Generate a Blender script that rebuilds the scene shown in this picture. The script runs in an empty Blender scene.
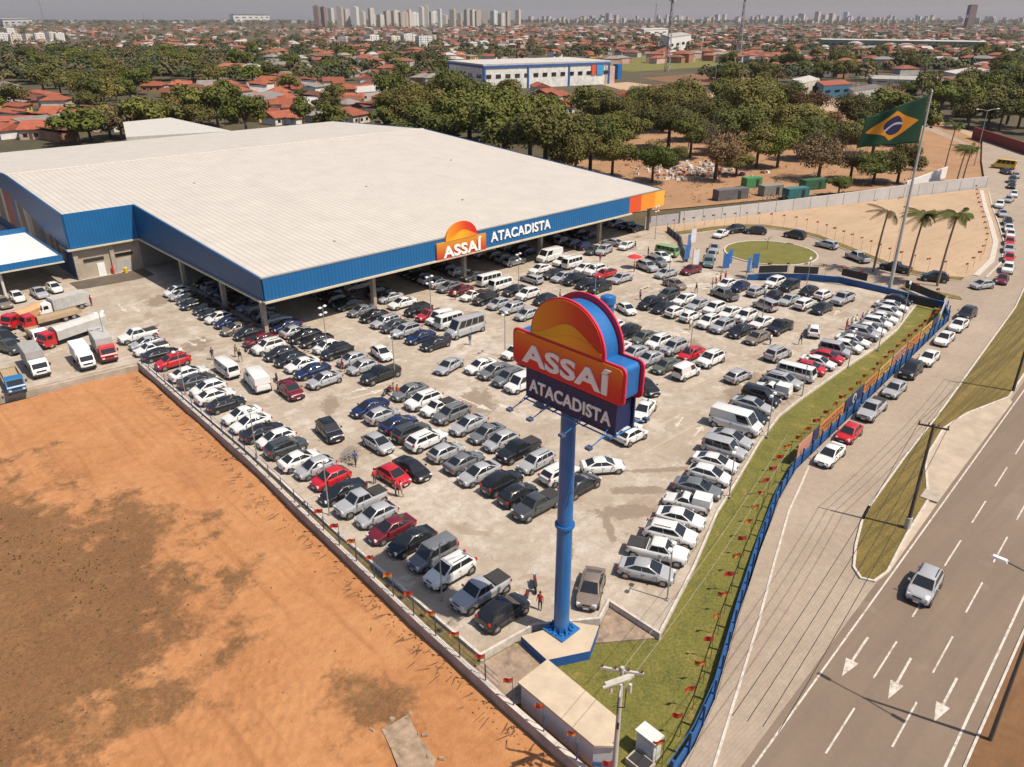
import bpy, bmesh, math, random
from mathutils import Vector, Matrix, noise
random.seed(11)
R = math.radians
sc = bpy.context.scene
COL = sc.collection

# ------------------------------------------------------------------ camera model (used to survey the photograph onto the ground)
FPX, CX, CY, HY, HC = 780.0, 512.0, 383.5, 17.0, 40.0
PITCH = math.atan((CY - HY) / FPX)
YAW = R(43.0)
CS, SN = math.cos(YAW), math.sin(YAW)
WIND = Vector((-CS, SN, 0))

def ray(px, py):
    x = (px - CX) / FPX; y = -(py - CY) / FPX
    fw = math.cos(PITCH) + y * math.sin(PITCH); up = -math.sin(PITCH) + y * math.cos(PITCH)
    return Vector((CS * x + SN * fw, -SN * x + CS * fw, up))

def at(px, py, z=0.0):
    """the place at height z seen at this pixel of the photograph"""
    r = ray(px, py); t = (z - HC) / r.z
    return Vector((r.x * t, r.y * t, z))

def pix(p):
    v = Vector(p) - Vector((0, 0, HC))
    x = CS * v.x - SN * v.y; f = SN * v.x + CS * v.y; z = v.z
    d = f * math.cos(PITCH) - z * math.sin(PITCH)
    u = f * math.sin(PITCH) + z * math.cos(PITCH)
    return (CX + FPX * x / d, CY - FPX * u / d, d)

# ------------------------------------------------------------------ materials
MATS = {}
def nodes_of(name):
    m = bpy.data.materials.new(name); m.use_nodes = True
    nt = m.node_tree; b = nt.nodes['Principled BSDF']
    MATS[name] = m
    return m, nt, b

def ramp(nt, fac, stops):
    r = nt.nodes.new('ShaderNodeValToRGB'); e = r.color_ramp.elements
    while len(e) < len(stops): e.new(0.5)
    for i, (p, c) in enumerate(stops):
        e[i].position = p; e[i].color = (c[0], c[1], c[2], 1)
    nt.links.new(fac, r.inputs[0])
    return r.outputs[0]

def noisef(nt, scale, detail=4, rough=.6, vec=None, dist=0):
    n = nt.nodes.new('ShaderNodeTexNoise'); n.inputs['Scale'].default_value = scale
    n.inputs['Detail'].default_value = detail; n.inputs['Roughness'].default_value = rough; n.inputs['Distortion'].default_value = dist
    nt.links.new(vec if vec is not None else coord(nt), n.inputs['Vector'])
    return n.outputs[0]

def coord(nt, kind='Object'):
    for n in nt.nodes:
        if n.type == 'TEX_COORD': return n.outputs[kind]
    return nt.nodes.new('ShaderNodeTexCoord').outputs[kind]

def stretch(nt, s, vec=None):
    n = nt.nodes.new('ShaderNodeMapping'); n.inputs['Scale'].default_value = s
    nt.links.new(vec if vec is not None else coord(nt), n.inputs['Vector'])
    return n.outputs[0]

def mixc(nt, fac, a, b, mode='MIX'):
    n = nt.nodes.new('ShaderNodeMix'); n.data_type = 'RGBA'; n.blend_type = mode
    for s, v in ((0, fac), (6, a), (7, b)):
        if hasattr(v, 'is_linked') or hasattr(v, 'links'): nt.links.new(v, n.inputs[s])
        elif s == 0: n.inputs[0].default_value = v
        else: n.inputs[s].default_value = (v[0], v[1], v[2], 1)
    return n.outputs[2]

def mth(nt, op, a, b=None, c=None):
    n = nt.nodes.new('ShaderNodeMath'); n.operation = op
    for i, v in enumerate((a, b, c)):
        if v is None: continue
        if hasattr(v, 'links'): nt.links.new(v, n.inputs[i])
        else: n.inputs[i].default_value = v
    return n.outputs[0]

def bump(nt, b, h, strength=.3, dist=.05):
    n = nt.nodes.new('ShaderNodeBump'); n.inputs['Strength'].default_value = strength; n.inputs['Distance'].default_value = dist
    nt.links.new(h, n.inputs['Height']); nt.links.new(n.outputs[0], b.inputs['Normal'])

def M(name, c, rough=.6, metal=0.0, var=0.12, scale=1.5, coat=0.0):
    """plain surface whose colour wanders a little"""
    if name in MATS: return MATS[name]
    m, nt, b = nodes_of(name)
    if var:
        f = noisef(nt, scale, 5)
        lo = [max(0, x * (1 - var)) for x in c]; hi = [min(1, x * (1 + var)) for x in c]
        nt.links.new(ramp(nt, f, [(.3, lo), (.7, hi)]), b.inputs['Base Color'])
    else: b.inputs['Base Color'].default_value = (*c, 1)
    b.inputs['Roughness'].default_value = rough; b.inputs['Metallic'].default_value = metal
    b.inputs['Coat Weight'].default_value = coat
    return m

PAINT = dict(w=(.60, .59, .57), s=(.36, .36, .37), g=(.15, .155, .16), d=(.055, .058, .062), k=(.012, .012, .014), r=(.42, .012, .018),
             m=(.14, .012, .02), b=(.012, .022, .075), z=(.20, .155, .125), o=(.09, .095, .075), e=(.20, .36, .13), t=(.10, .16, .16), y=(.62, .42, .05))
CNAME = dict(w='white', s='silver', g='grey', d='dark grey', k='black', r='red', m='dark red', b='dark blue', z='bronze', o='olive grey', e='lime green', t='grey green', y='yellow')
def paint(k):
    n = 'paint_' + CNAME[k].replace(' ', '_')
    if n in MATS: return MATS[n]
    m, nt, b = nodes_of(n); b.inputs['Base Color'].default_value = (*PAINT[k], 1)
    b.inputs['Roughness'].default_value = .32; b.inputs['Metallic'].default_value = .18 if k in 'sgdztbm' else 0
    b.inputs['Coat Weight'].default_value = .7; b.inputs['Coat Roughness'].default_value = .06
    h = noisef(nt, 3, 3); nt.links.new(ramp(nt, h, [(.35, (.26,) * 3), (.7, (.42,) * 3)]), b.inputs['Roughness'])
    return m

def glassm():
    m, nt, b = nodes_of('car_glass'); b.inputs['Base Color'].default_value = (.016, .018, .02, 1); b.inputs['Roughness'].default_value = .07
    b.inputs['Specular IOR Level'].default_value = .7
    return m
GLASS = glassm()
TYRE = M('tyre_rubber', (.02, .02, .021), .8); RIM = M('rim_metal', (.38, .38, .39), .35, .7, .1, 6); DARK = M('dark_plastic', (.022, .022, .024), .6)
LAMP = M('lamp_glass', (.72, .74, .76), .12, .3, .05, 5); TAIL = M('tail_red', (.38, .01, .012), .2, 0, .1, 5); PLATE = M('plate_grey', (.5, .5, .5), .4)
STEEL = M('galvanised_steel', (.36, .36, .36), .45, .6); SIGNBLUE = M('sign_blue', (.012, .115, .33), .4, 0, .15, .8, .3)

def ground_mats():
    # parking concrete: slabs with joints, stains, tyre wear
    m, nt, b = nodes_of('lot_concrete')
    a = noisef(nt, .09, 6, .62); f2 = noisef(nt, .8, 6, .7); f3 = noisef(nt, 9, 3)
    c = ramp(nt, a, [(.3, (.275, .222, .168)), (.5, (.385, .332, .272)), (.66, (.49, .445, .39))])
    c = mixc(nt, ramp(nt, f2, [(.40, (0, 0, 0)), (.62, (.6,) * 3)]), c, (.26, .195, .13)); c = mixc(nt, ramp(nt, noisef(nt, .33, 8, .72), [(.52, (0, 0, 0)), (.62, (.65,) * 3)]), c, (.52, .475, .42))
    st = noisef(nt, .16, 5, .55, dist=.6)
    c = mixc(nt, ramp(nt, st, [(.60, (0, 0, 0)), (.65, (.6,) * 3), (.8, (.75,) * 3)]), c, (.21, .145, .095))
    oil = noisef(nt, .55, 3, .5)
    c = mixc(nt, ramp(nt, oil, [(.69, (0, 0, 0)), (.75, (.6,) * 3)]), c, (.12, .095, .075))
    tr = noisef(nt, 1.0, 3, .5, stretch(nt, (.05, .9, 1)))
    c = mixc(nt, ramp(nt, tr, [(.58, (0, 0, 0)), (.72, (.5,) * 3)]), c, (.27, .205, .15))
    WETS = ((768, 388, 4.6, 2.6), (742, 396, 3.6, 2.0), (628, 512, 1.2, 3.3), (640, 490, .7, 3.4), (566, 538, 3.4, .45), (478, 403, 3.8, 2.2), (196, 345, 3.0, 1.8), (350, 455, 2.0, 1.0), (160, 300, 3.4, 2.0), (608, 525, 2.6, .45), (660, 470, .45, 4.2), (150, 330, 2.2, 1.0), (700, 350, 4.5, .8), (330, 405, 2.5, 1.0))
    acc = None
    for px, py, rx, ry in WETS:
        p = at(px, py, 0); mp = nt.nodes.new('ShaderNodeMapping'); mp.vector_type = 'TEXTURE'; mp.inputs['Location'].default_value = (p.x, p.y, 0); mp.inputs['Rotation'].default_value = (0, 0, .9); mp.inputs['Scale'].default_value = (rx, ry, 1000)
        nt.links.new(coord(nt), mp.inputs['Vector']); ln = nt.nodes.new('ShaderNodeVectorMath'); ln.operation = 'LENGTH'; nt.links.new(mp.outputs[0], ln.inputs[0])
        acc = ln.outputs['Value'] if acc is None else mth(nt, 'MINIMUM', acc, ln.outputs['Value'])
    acc = mth(nt, 'ADD', acc, mth(nt, 'MULTIPLY', mth(nt, 'SUBTRACT', noisef(nt, .9, 8, .75), .5), 3.2))
    c = mixc(nt, ramp(nt, acc, [(.78, (.85,) * 3), (.98, (.25,) * 3), (1.0, (0, 0, 0))]), c, (.155, .108, .072))
    cr = noisef(nt, .3, 9, .8, dist=1.5); c = mixc(nt, ramp(nt, cr, [(.475, (0, 0, 0)), (.495, (.3,) * 3), (.505, (.3,) * 3), (.525, (0, 0, 0))]), c, (.16, .12, .09))
    br = nt.nodes.new('ShaderNodeTexBrick'); nt.links.new(coord(nt), br.inputs['Vector'])
    br.offset = 0; br.inputs['Scale'].default_value = 1; br.inputs['Brick Width'].default_value = 5.2; br.inputs['Row Height'].default_value = 5.2
    br.inputs['Mortar Size'].default_value = .035; br.inputs['Color1'].default_value = (1, 1, 1, 1); br.inputs['Color2'].default_value = (.93, .93, .92, 1); br.inputs['Mortar'].default_value = (.8, .78, .76, 1)
    c = mixc(nt, 1, c, br.outputs[0], 'MULTIPLY')
    c = mixc(nt, .25, c, ramp(nt, f3, [(.3, (.2, .15, .11)), (.7, (.45, .375, .30))]))
    nt.links.new(c, b.inputs['Base Color']); b.inputs['Roughness'].default_value = .85
    bump(nt, b, f3, .25, .02)
    # paver road
    m, nt, b = nodes_of('paver_road')
    a = noisef(nt, .07, 6, .6); f3 = noisef(nt, 1.6, 5, .75); f4 = noisef(nt, .5, 4, .6, stretch(nt, (.12, 1.2, 1)))
    c = ramp(nt, a, [(.3, (.25, .195, .148)), (.7, (.345, .28, .22))])
    c = mixc(nt, ramp(nt, f4, [(.45, (0, 0, 0)), (.75, (.5,) * 3)]), c, (.235, .175, .125))
    br = nt.nodes.new('ShaderNodeTexBrick'); nt.links.new(coord(nt), br.inputs['Vector'])
    br.inputs['Scale'].default_value = 1; br.inputs['Brick Width'].default_value = .5; br.inputs['Row Height'].default_value = .25; br.inputs['Mortar Size'].default_value = .02
    br.inputs['Color1'].default_value = (1, 1, 1, 1); br.inputs['Color2'].default_value = (.94, .935, .93, 1); br.inputs['Mortar'].default_value = (.8, .78, .76, 1)
    c = mixc(nt, 1, c, br.outputs[0], 'MULTIPLY')
    c = mixc(nt, .22, c, ramp(nt, f3, [(.3, (.16, .12, .088)), (.7, (.45, .355, .27))]))
    nt.links.new(c, b.inputs['Base Color']); b.inputs['Roughness'].default_value = .88
    bump(nt, b, f3, .25, .02)
    # asphalt
    m, nt, b = nodes_of('asphalt')
    a = noisef(nt, .12, 5); f2 = noisef(nt, 2.5, 3, .5, stretch(nt, (.02, .5, 1))); f3 = noisef(nt, 30, 2)
    c = ramp(nt, a, [(.3, (.158, .112, .076)), (.7, (.198, .143, .10))])
    c = mixc(nt, ramp(nt, f2, [(.4, (0, 0, 0)), (.7, (.55,) * 3)]), c, (.125, .09, .065))
    c = mixc(nt, .35, c, ramp(nt, f3, [(.3, (.11, .08, .06)), (.7, (.22, .165, .125))]))
    ck = noisef(nt, .16, 9, .8, dist=2); c = mixc(nt, ramp(nt, ck, [(.485, (0, 0, 0)), (.497, (.16,) * 3), (.503, (.16,) * 3), (.515, (0, 0, 0))]), c, (.06, .045, .035)); pt = noisef(nt, .07, 5, .6); c = mixc(nt, ramp(nt, pt, [(.58, (0, 0, 0)), (.61, (.4,) * 3)]), c, (.215, .165, .125))
    nt.links.new(c, b.inputs['Base Color']); b.inputs['Roughness'].default_value = .9; bump(nt, b, f3, .4, .01)
    # bare orange earth with a dry grass patch, tracks
    m, nt, b = nodes_of('orange_earth')
    pos = coord(nt)
    a = noisef(nt, .12, 7, .62); f2 = noisef(nt, 1.2, 6, .7); f3 = noisef(nt, 6, 4, .7)
    c = ramp(nt, a, [(.3, (.29, .12, .042)), (.5, (.385, .175, .068)), (.72, (.45, .235, .105))])
    c = mixc(nt, .45, c, ramp(nt, f2, [(.3, (.24, .088, .028)), (.7, (.44, .21, .085))]))
    trk = noisef(nt, 1.0, 3, .5, stretch(nt, (1.1, .07, 1)), .5)
    c = mixc(nt, ramp(nt, trk, [(.52, (0, 0, 0)), (.7, (.45,) * 3)]), c, (.24, .09, .03))
    def blob(cx, cy, rx, ry, rot):
        mp = nt.nodes.new('ShaderNodeMapping'); mp.vector_type = 'TEXTURE'
        mp.inputs['Location'].default_value = (cx, cy, 0); mp.inputs['Rotation'].default_value = (0, 0, rot); mp.inputs['Scale'].default_value = (rx, ry, 1000)
        nt.links.new(pos, mp.inputs['Vector'])
        ln = nt.nodes.new('ShaderNodeVectorMath'); ln.operation = 'LENGTH'; nt.links.new(mp.outputs[0], ln.inputs[0])
        return ln.outputs['Value']
    e1 = blob(2, 58.5, 16.8, 19.5, R(-6)); e2 = blob(18.5, 34, 4.6, 4.2, R(-30)); e3 = blob(-12, 72, 25, 24, 0)
    e = mth(nt, 'MINIMUM', mth(nt, 'MINIMUM', e1, mth(nt, 'ADD', mth(nt, 'MULTIPLY', e2, .8), .42)), e3)
    nz = noisef(nt, .22, 9, .72)
    e = mth(nt, 'ADD', e, mth(nt, 'MULTIPLY', mth(nt, 'SUBTRACT', nz, .5), 2.4))
    gr = mixc(nt, noisef(nt, .5, 7, .75), (.10, .042, .014), (.25, .12, .042)); gr = mixc(nt, ramp(nt, noisef(nt, .13, 6, .7), [(.4, (.65,) * 3), (.62, (0, 0, 0))]), gr, (.12, .05, .018))
    gr = mixc(nt, ramp(nt, noisef(nt, 2.6, 6, .85), [(.45, (0, 0, 0)), (.58, (.8,) * 3)]), gr, (.075, .042, .014)); gr = mixc(nt, ramp(nt, noisef(nt, 5.5, 4, .8), [(.5, (0, 0, 0)), (.62, (.6,) * 3)]), gr, (.20, .105, .042))
    gr = mixc(nt, ramp(nt, noisef(nt, .35, 5, .7), [(.55, (0, 0, 0)), (.75, (.5,) * 3)]), gr, (.29, .16, .065))
    c = mixc(nt, ramp(nt, e, [(.74, (.92,) * 3), (1.0, (0, 0, 0))]), c, gr)
    nt.links.new(c, b.inputs['Base Color']); b.inputs['Roughness'].default_value = .95
    wv = nt.nodes.new('ShaderNodeTexWave'); wv.inputs['Scale'].default_value = .42; wv.inputs['Distortion'].default_value = 7; wv.inputs['Detail'].default_value = 3
    mw = nt.nodes.new('ShaderNodeMapping'); mw.inputs['Rotation'].default_value = (0, 0, R(35)); nt.links.new(pos, mw.inputs['Vector']); nt.links.new(mw.outputs[0], wv.inputs['Vector'])
    msk = ramp(nt, mth(nt, 'ADD', blob(13, 38, 9, 8, 0), mth(nt, 'MULTIPLY', mth(nt, 'SUBTRACT', nz, .5), 1.5)), [(.4, (.22,) * 3), (.9, (0, 0, 0))])
    h = mth(nt, 'ADD', mth(nt, 'ADD', mth(nt, 'MULTIPLY', f2, 1.0), mth(nt, 'MULTIPLY', f3, .35)), mth(nt, 'MULTIPLY', wv.outputs['Fac'], msk))
    bump(nt, b, h, .7, .16)
    # grass types
    for nm, cols in (('lawn_grass', ((.072, .080, .012), (.135, .128, .021), (.30, .20, .062))), ('dry_grass', ((.105, .078, .016), (.165, .118, .026), (.25, .155, .05))),
                     ('field_grass', ((.085, .085, .015), (.14, .13, .022), (.18, .15, .04)))):
        m, nt, b = nodes_of(nm)
        a = noisef(nt, .35, 7, .72); f3 = noisef(nt, 5, 5, .8)
        c = ramp(nt, a, [(.36, cols[0]), (.5, cols[1]), (.58, cols[1]), (.64, cols[2])])
        c = mixc(nt, .45, c, ramp(nt, f3, [(.36, [x * .4 for x in cols[0]]), (.52, cols[1]), (.66, cols[2])]))
        if nm == 'dry_grass':
            mw = noisef(nt, 1.0, 3, .6, stretch(nt, (.05, 1.6, 1))); c = mixc(nt, ramp(nt, mw, [(.45, (0, 0, 0)), (.62, (.55,) * 3)]), c, [x * .6 for x in cols[0]])
        nt.links.new(c, b.inputs['Base Color']); b.inputs['Roughness'].default_value = .95; bump(nt, b, f3, .8, .12)
    # sandy clearing
    for nm, cols in (('pale_sand', ((.33, .225, .135), (.43, .305, .20))), ('red_sand', ((.24, .125, .06), (.36, .21, .11))), ('brown_verge', ((.12, .058, .022), (.20, .10, .042)))):
        m, nt, b = nodes_of(nm)
        a = noisef(nt, .1, 7, .65); f2 = noisef(nt, 1.5, 6, .75); tr = noisef(nt, .6, 3, .5, stretch(nt, (.15, 1, 1)), 1.2)
        c = ramp(nt, a, [(.3, cols[0]), (.7, cols[1])])
        c = mixc(nt, .4, c, ramp(nt, f2, [(.3, [x * .75 for x in cols[0]]), (.7, cols[1])]))
        c = mixc(nt, ramp(nt, tr, [(.5, (0, 0, 0)), (.7, (.4,) * 3)]), c, [x * .75 for x in cols[0]])
        nt.links.new(c, b.inputs['Base Color']); b.inputs['Roughness'].default_value = .95; bump(nt, b, f2, .5, .1)
    # wide land: dry green and brown
    m, nt, b = nodes_of('land')
    a = noisef(nt, .006, 8, .6); f2 = noisef(nt, .04, 7, .65); f3 = noisef(nt, .5, 5, .7)
    c = ramp(nt, a, [(.35, (.026, .03, .009)), (.5, (.045, .042, .015)), (.62, (.09, .055, .026)), (.7, (.035, .035, .012))])
    c = mixc(nt, ramp(nt, f2, [(.45, (0, 0, 0)), (.62, (.5,) * 3)]), c, (.12, .07, .035))
    c = mixc(nt, .35, c, ramp(nt, f3, [(.3, (.02, .024, .008)), (.7, (.14, .095, .05))]))
    nt.links.new(c, b.inputs['Base Color']); b.inputs['Roughness'].default_value = .95
    # white road paint, worn
    m, nt, b = nodes_of('road_paint')
    f = noisef(nt, 3, 6, .75)
    nt.links.new(ramp(nt, f, [(.34, (.25, .19, .145)), (.52, (.5, .455, .40))]), b.inputs['Base Color']); b.inputs['Roughness'].default_value = .8
ground_mats()
WHITE_KERB = M('kerb_paint', (.45, .40, .35), .8, 0, .25, 2)
CONC = M('weathered_concrete', (.33, .28, .23), .85, 0, .25, 1.2)
WALLW = M('white_wall_paint', (.52, .5, .48), .8, 0, .12, .6)

# ------------------------------------------------------------------ mesh builder
class MB:
    def __init__(s): s.v = []; s.f = []; s.m = []; s.sm = []
    def add(s, vs, fs, mat=0, smooth=False):
        n = len(s.v); s.v += [tuple(v) for v in vs]
        for f in fs: s.f.append(tuple(i + n for i in f)); s.m.append(mat); s.sm.append(smooth)
        return s
    def box(s, c, d, rz=0, mat=0, taper=1.0):
        x, y, z = [q / 2 for q in d]; C_, S_ = math.cos(rz), math.sin(rz); vs = []
        for k, sg in ((1, -1), (taper, 1)):
            for a, b in ((-x, -y), (x, -y), (x, y), (-x, y)):
                a *= k; b *= k
                vs.append((c[0] + a * C_ - b * S_, c[1] + a * S_ + b * C_, c[2] + sg * z))
        return s.add(vs, [(3, 2, 1, 0), (4, 5, 6, 7), (0, 1, 5, 4), (1, 2, 6, 5), (2, 3, 7, 6), (3, 0, 4, 7)], mat)
    def tube(s, p0, p1, r0, r1=None, n=8, mat=0, cap=True):
        if r1 is None: r1 = r0
        p0 = Vector(p0); p1 = Vector(p1); d = (p1 - p0).normalized()
        u = d.cross(Vector((0, 0, 1)) if abs(d.z) < .95 else Vector((1, 0, 0))).normalized(); w = d.cross(u); vs = []
        for p, r in ((p0, r0), (p1, r1)):
            for i in range(n):
                a = 2 * math.pi * i / n; vs.append(p + u * (r * math.cos(a)) + w * (r * math.sin(a)))
        s.add(vs, [(i, (i + 1) % n, n + (i + 1) % n, n + i) for i in range(n)], mat, n > 6)
        if cap: s.add(vs[:n], [tuple(range(n - 1, -1, -1))], mat); s.add(vs[n:], [tuple(range(n))], mat)
        return s
    def path(s, pts, r, n=6, mat=0):
        for a, b in zip(pts, pts[1:]): s.tube(a, b, r, r, n, mat)
        return s
    def prism(s, poly, z0, z1, mat=0, side=None, zf=None):
        n = len(poly); a = sum(poly[i][0] * poly[(i + 1) % n][1] - poly[(i + 1) % n][0] * poly[i][1] for i in range(n))
        if a < 0: poly = poly[::-1]
        s.add([(p[0], p[1], z1) for p in poly], [tuple(range(n))], mat)
        vs = [(p[0], p[1], z0) for p in poly] + [(p[0], p[1], z1) for p in poly]
        s.add(vs, [(i, (i + 1) % n, n + (i + 1) % n, n + i) for i in range(n)], mat if side is None else side)
        s.add([(p[0], p[1], z0) for p in poly], [tuple(range(n - 1, -1, -1))], mat)
        return s
    def quad(s, a, b, c, d, mat=0): return s.add([a, b, c, d], [(0, 1, 2, 3)], mat)
    def strip(s, pts, w, z0, z1, mat=0):
        """kerb or wall of width w along pts (xy), joined at mitred corners"""
        P = [Vector((p[0], p[1])) for p in pts]; n = len(P); Lf, Rt = [], []
        for i in range(n):
            d0 = (P[i] - P[i - 1]).normalized() if i else (P[1] - P[0]).normalized()
            d1 = (P[i + 1] - P[i]).normalized() if i < n - 1 else d0
            t = (d0 + d1).normalized(); nn = Vector((-t.y, t.x)); k = 1 / max(.4, nn.dot(Vector((-d0.y, d0.x))))
            Lf.append(P[i] + nn * (w / 2 * k)); Rt.append(P[i] - nn * (w / 2 * k))
        h0 = z0 if isinstance(z0, (list, tuple)) else [z0] * n; h1 = z1 if isinstance(z1, (list, tuple)) else [z1] * n
        for i in range(n - 1):
            vs = [(*Rt[i], h0[i]), (*Rt[i + 1], h0[i + 1]), (*Lf[i + 1], h0[i + 1]), (*Lf[i], h0[i]), (*Rt[i], h1[i]), (*Rt[i + 1], h1[i + 1]), (*Lf[i + 1], h1[i + 1]), (*Lf[i], h1[i])]
            s.add(vs, [(4, 5, 6, 7), (0, 1, 5, 4), (2, 3, 7, 6)] + ([(3, 0, 4, 7)] if i == 0 else []) + ([(1, 2, 6, 5)] if i == n - 2 else []), mat)
        return s
    def merge(s, o, mat):
        n = len(s.v); s.v += o.v
        for f, mi, sm in zip(o.f, o.m, o.sm): s.f.append(tuple(i + n for i in f)); s.m.append(mat[mi] if isinstance(mat, (list, tuple)) else mat); s.sm.append(sm)
        return s
    def mesh(s, name, mats, sharp=None):
        me = bpy.data.meshes.new(name); me.from_pydata(s.v, [], s.f)
        if not isinstance(mats, (list, tuple)): mats = [mats]
        for m in mats: me.materials.append(m)
        me.polygons.foreach_set('material_index', s.m); me.polygons.foreach_set('use_smooth', s.sm)
        if sharp:
            bm = bmesh.new(); bm.from_mesh(me); bmesh.ops.remove_doubles(bm, verts=bm.verts, dist=.0005)
            bmesh.ops.recalc_face_normals(bm, faces=bm.faces)
            for e in bm.edges:
                if len(e.link_faces) == 2 and e.calc_face_angle(0) > R(sharp): e.smooth = False
            bm.to_mesh(me); bm.free()
        me.update(); return me
    def build(s, name, mats, parent=None, loc=None, sharp=None):
        return link(name, s.mesh(name, mats, sharp), parent, loc)

def link(name, me, parent=None, loc=None, rz=0):
    o = bpy.data.objects.new(name, me); COL.objects.link(o)
    if parent: o.parent = parent
    if loc is not None: o.location = loc
    if rz: o.rotation_euler = (0, 0, rz)
    return o
def tag(o, label=None, cat=None, group=None, kind=None):
    for k, v in (('label', label), ('category', cat), ('group', group), ('kind', kind)):
        if v: o[k] = v
    return o
def empty(name, loc=(0, 0, 0), rz=0, label=None, cat=None, group=None):
    return tag(link(name, None, None, loc, rz), label, cat, group)
def copy_tree(o, parent=None):
    c = o.copy(); COL.objects.link(c)
    if parent: c.parent = parent
    for ch in list(o.children): copy_tree(ch, c)
    return c
ORD = ['first', 'second', 'third', 'fourth', 'fifth', 'sixth', 'seventh', 'eighth', 'ninth', 'tenth', 'eleventh', 'twelfth', 'thirteenth', 'fourteenth', 'fifteenth', 'sixteenth', 'seventeenth', 'eighteenth', 'nineteenth',
       'twentieth'] + ['twenty ' + x for x in ('first', 'second', 'third', 'fourth', 'fifth', 'sixth', 'seventh', 'eighth', 'ninth')] + ['thirtieth'] + ['thirty ' + x for x in ('first', 'second', 'third', 'fourth', 'fifth', 'sixth', 'seventh', 'eighth', 'ninth')] + ['fortieth'] + ['forty ' + x for x in ('first', 'second', 'third', 'fourth', 'fifth', 'sixth', 'seventh', 'eighth', 'ninth')]

def sheet(name, poly, z, mat, kind='structure', thick=.03, side=None):
    b = MB(); b.prism([(p[0], p[1]) for p in poly], z - thick, z, 0, 0)
    return tag(b.build(name, MATS[mat] if isinstance(mat, str) else mat), kind=kind)
def pts(l, z): return [at(x, y, z) for x, y in l]
# ------------------------------------------------------------------ ground, roads, kerbs
GZ = -.15
def h_of(base, top, zb=0.0):
    """height of something standing at pixel base whose top shows at pixel top"""
    b = at(*base, zb); r = ray(*top); k = math.hypot(b.x, b.y) / math.hypot(r.x, r.y)
    return HC + r.z * k - zb
GR = 12000
b = MB(); b.quad((-GR, -GR, -1), (GR, -GR, -1), (GR, GR, -1), (-GR, GR, -1)); tag(b.build('ground', MATS['land']), kind='structure')

KERB = [(37, 24.2), (45, 26.9), (53, 30), (58.5, 31.6), (67, 34.2), (74, 35.9), (80, 36.4), (91, 37), (101, 37.3), (110, 38.2), (119, 40), (124.3, 41)]
FENCE = [(27.6, 16.6), (31, 17.2), (35, 18.4), (43, 21.7), (51, 24.8), (59, 27.6), (65, 29.2), (80, 30.8), (100, 33), (120, 35), (124.5, 37.2)]
def yon(line, x):
    for a, c in zip(line, line[1:]):
        if x <= c[0]: return a[1] + (c[1] - a[1]) * (x - a[0]) / (c[0] - a[0])
    return line[-1][1]
RINGWALL = [(124.5, 37.2), (125, 47), (124.9, 54), (122.5, 58.5), (119, 62), (114.8, 65.2)]
LOT = [(27.8, 98.6), (27.4, 70), (26.6, 50), (26.3, 31.4), (31, 31), (35, 28.2), (37, 29), (37, 24.2)] + KERB[1:] + [(124.6, 47), (124.4, 54), (122, 58), (114.8, 65), (116, 78), (126.5, 87), (131.5, 94), (131.5, 222), (-30, 222), (-30, 101), (11, 100.3)]
sheet('parking_lot', LOT, 0, 'lot_concrete', thick=.9)
sheet('service_road', [(8, 4), (25.4, 16), (31, 17), (35, 18.2), (43, 21.5), (59, 27.4), (65, 29), (120, 34.8), (124.5, 37), (125, 47), (124.9, 54), (119, 62), (114.9, 65.2), (116, 78), (126.4, 87), (131.6, 94), (131.6, 99.8), (140, 97), (230, 66), (275, 82), (330, 100), (330, 70), (262, 48), (230, 40), (140, 22), (97, 18), (52, 14)], GZ, 'paver_road', thick=.7)
# main road
def ly(x): return 13.9 + (x - 34) * .0845 + max(0, x - 100) ** 2 * .0004
W3 = 8.45
def roadpoly(o0, o1, x0, x1, n=24): return [(x0 + (x1 - x0) * i / n, ly(x0 + (x1 - x0) * i / n) + o0) for i in range(n + 1)] + [(x0 + (x1 - x0) * i / n, ly(x0 + (x1 - x0) * i / n) + o1) for i in range(n, -1, -1)]
sheet('main_road', roadpoly(.55, -W3 - .75, -5, 330), GZ + .004, 'asphalt')
RP = MATS['road_paint']
b = MB()
def ribbon(mb, o, w, x0, x1, z, n=20):
    for i in range(n):
        a = x0 + (x1 - x0) * i / n; c = x0 + (x1 - x0) * (i + 1) / n
        mb.quad((a, ly(a) + o - w / 2, z), (c, ly(c) + o - w / 2, z), (c, ly(c) + o + w / 2, z), (a, ly(a) + o + w / 2, z))
ZM = GZ + .009
ribbon(b, 0, .13, -5, 330, ZM, 40); ribbon(b, -W3, .15, -5, 330, ZM, 40)
for k, ph in ((1, 0), (2, 3.4)):
    x = -3.4 + ph
    while x < 200:
        ribbon(b, -W3 * k / 3, .12, x, x + 4.6, ZM, 1); x += 7.95
def arrow(mb, x, y, ang, L=4.2, z=ZM, w=.16, hw=.42):
    C_, S_ = math.cos(ang), math.sin(ang)
    f = lambda u, v: (x + u * C_ - v * S_, y + u * S_ + v * C_, z)
    mb.add([f(0, -w / 2), f(L * .62, -w / 2), f(L * .62, -hw), f(L, 0), f(L * .62, hw), f(L * .62, w / 2), f(0, w / 2)], [(0, 1, 2, 3, 4, 5, 6)])
for px, py, qx, qy in ((868, 637, 842, 676), (911, 658, 888, 699), (957, 678, 934, 722)):
    p = at(px, py, ZM); q = at(qx, qy, ZM); d = q - p; arrow(b, p.x, p.y, math.atan2(d.y, d.x), d.length)
tag(b.build('road_markings', RP), kind='structure')
# verge right of the road
sheet('roadside_verge', roadpoly(-W3 - .95, -W3 - 30, -10, 330), GZ + .02, 'brown_verge', thick=.5)
b = MB(); b.strip([(x, ly(x) - W3 - .85) for x in range(-8, 331, 8)], .16, GZ - .3, GZ + .08); tag(b.build('road_kerb', WHITE_KERB), kind='structure')
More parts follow.
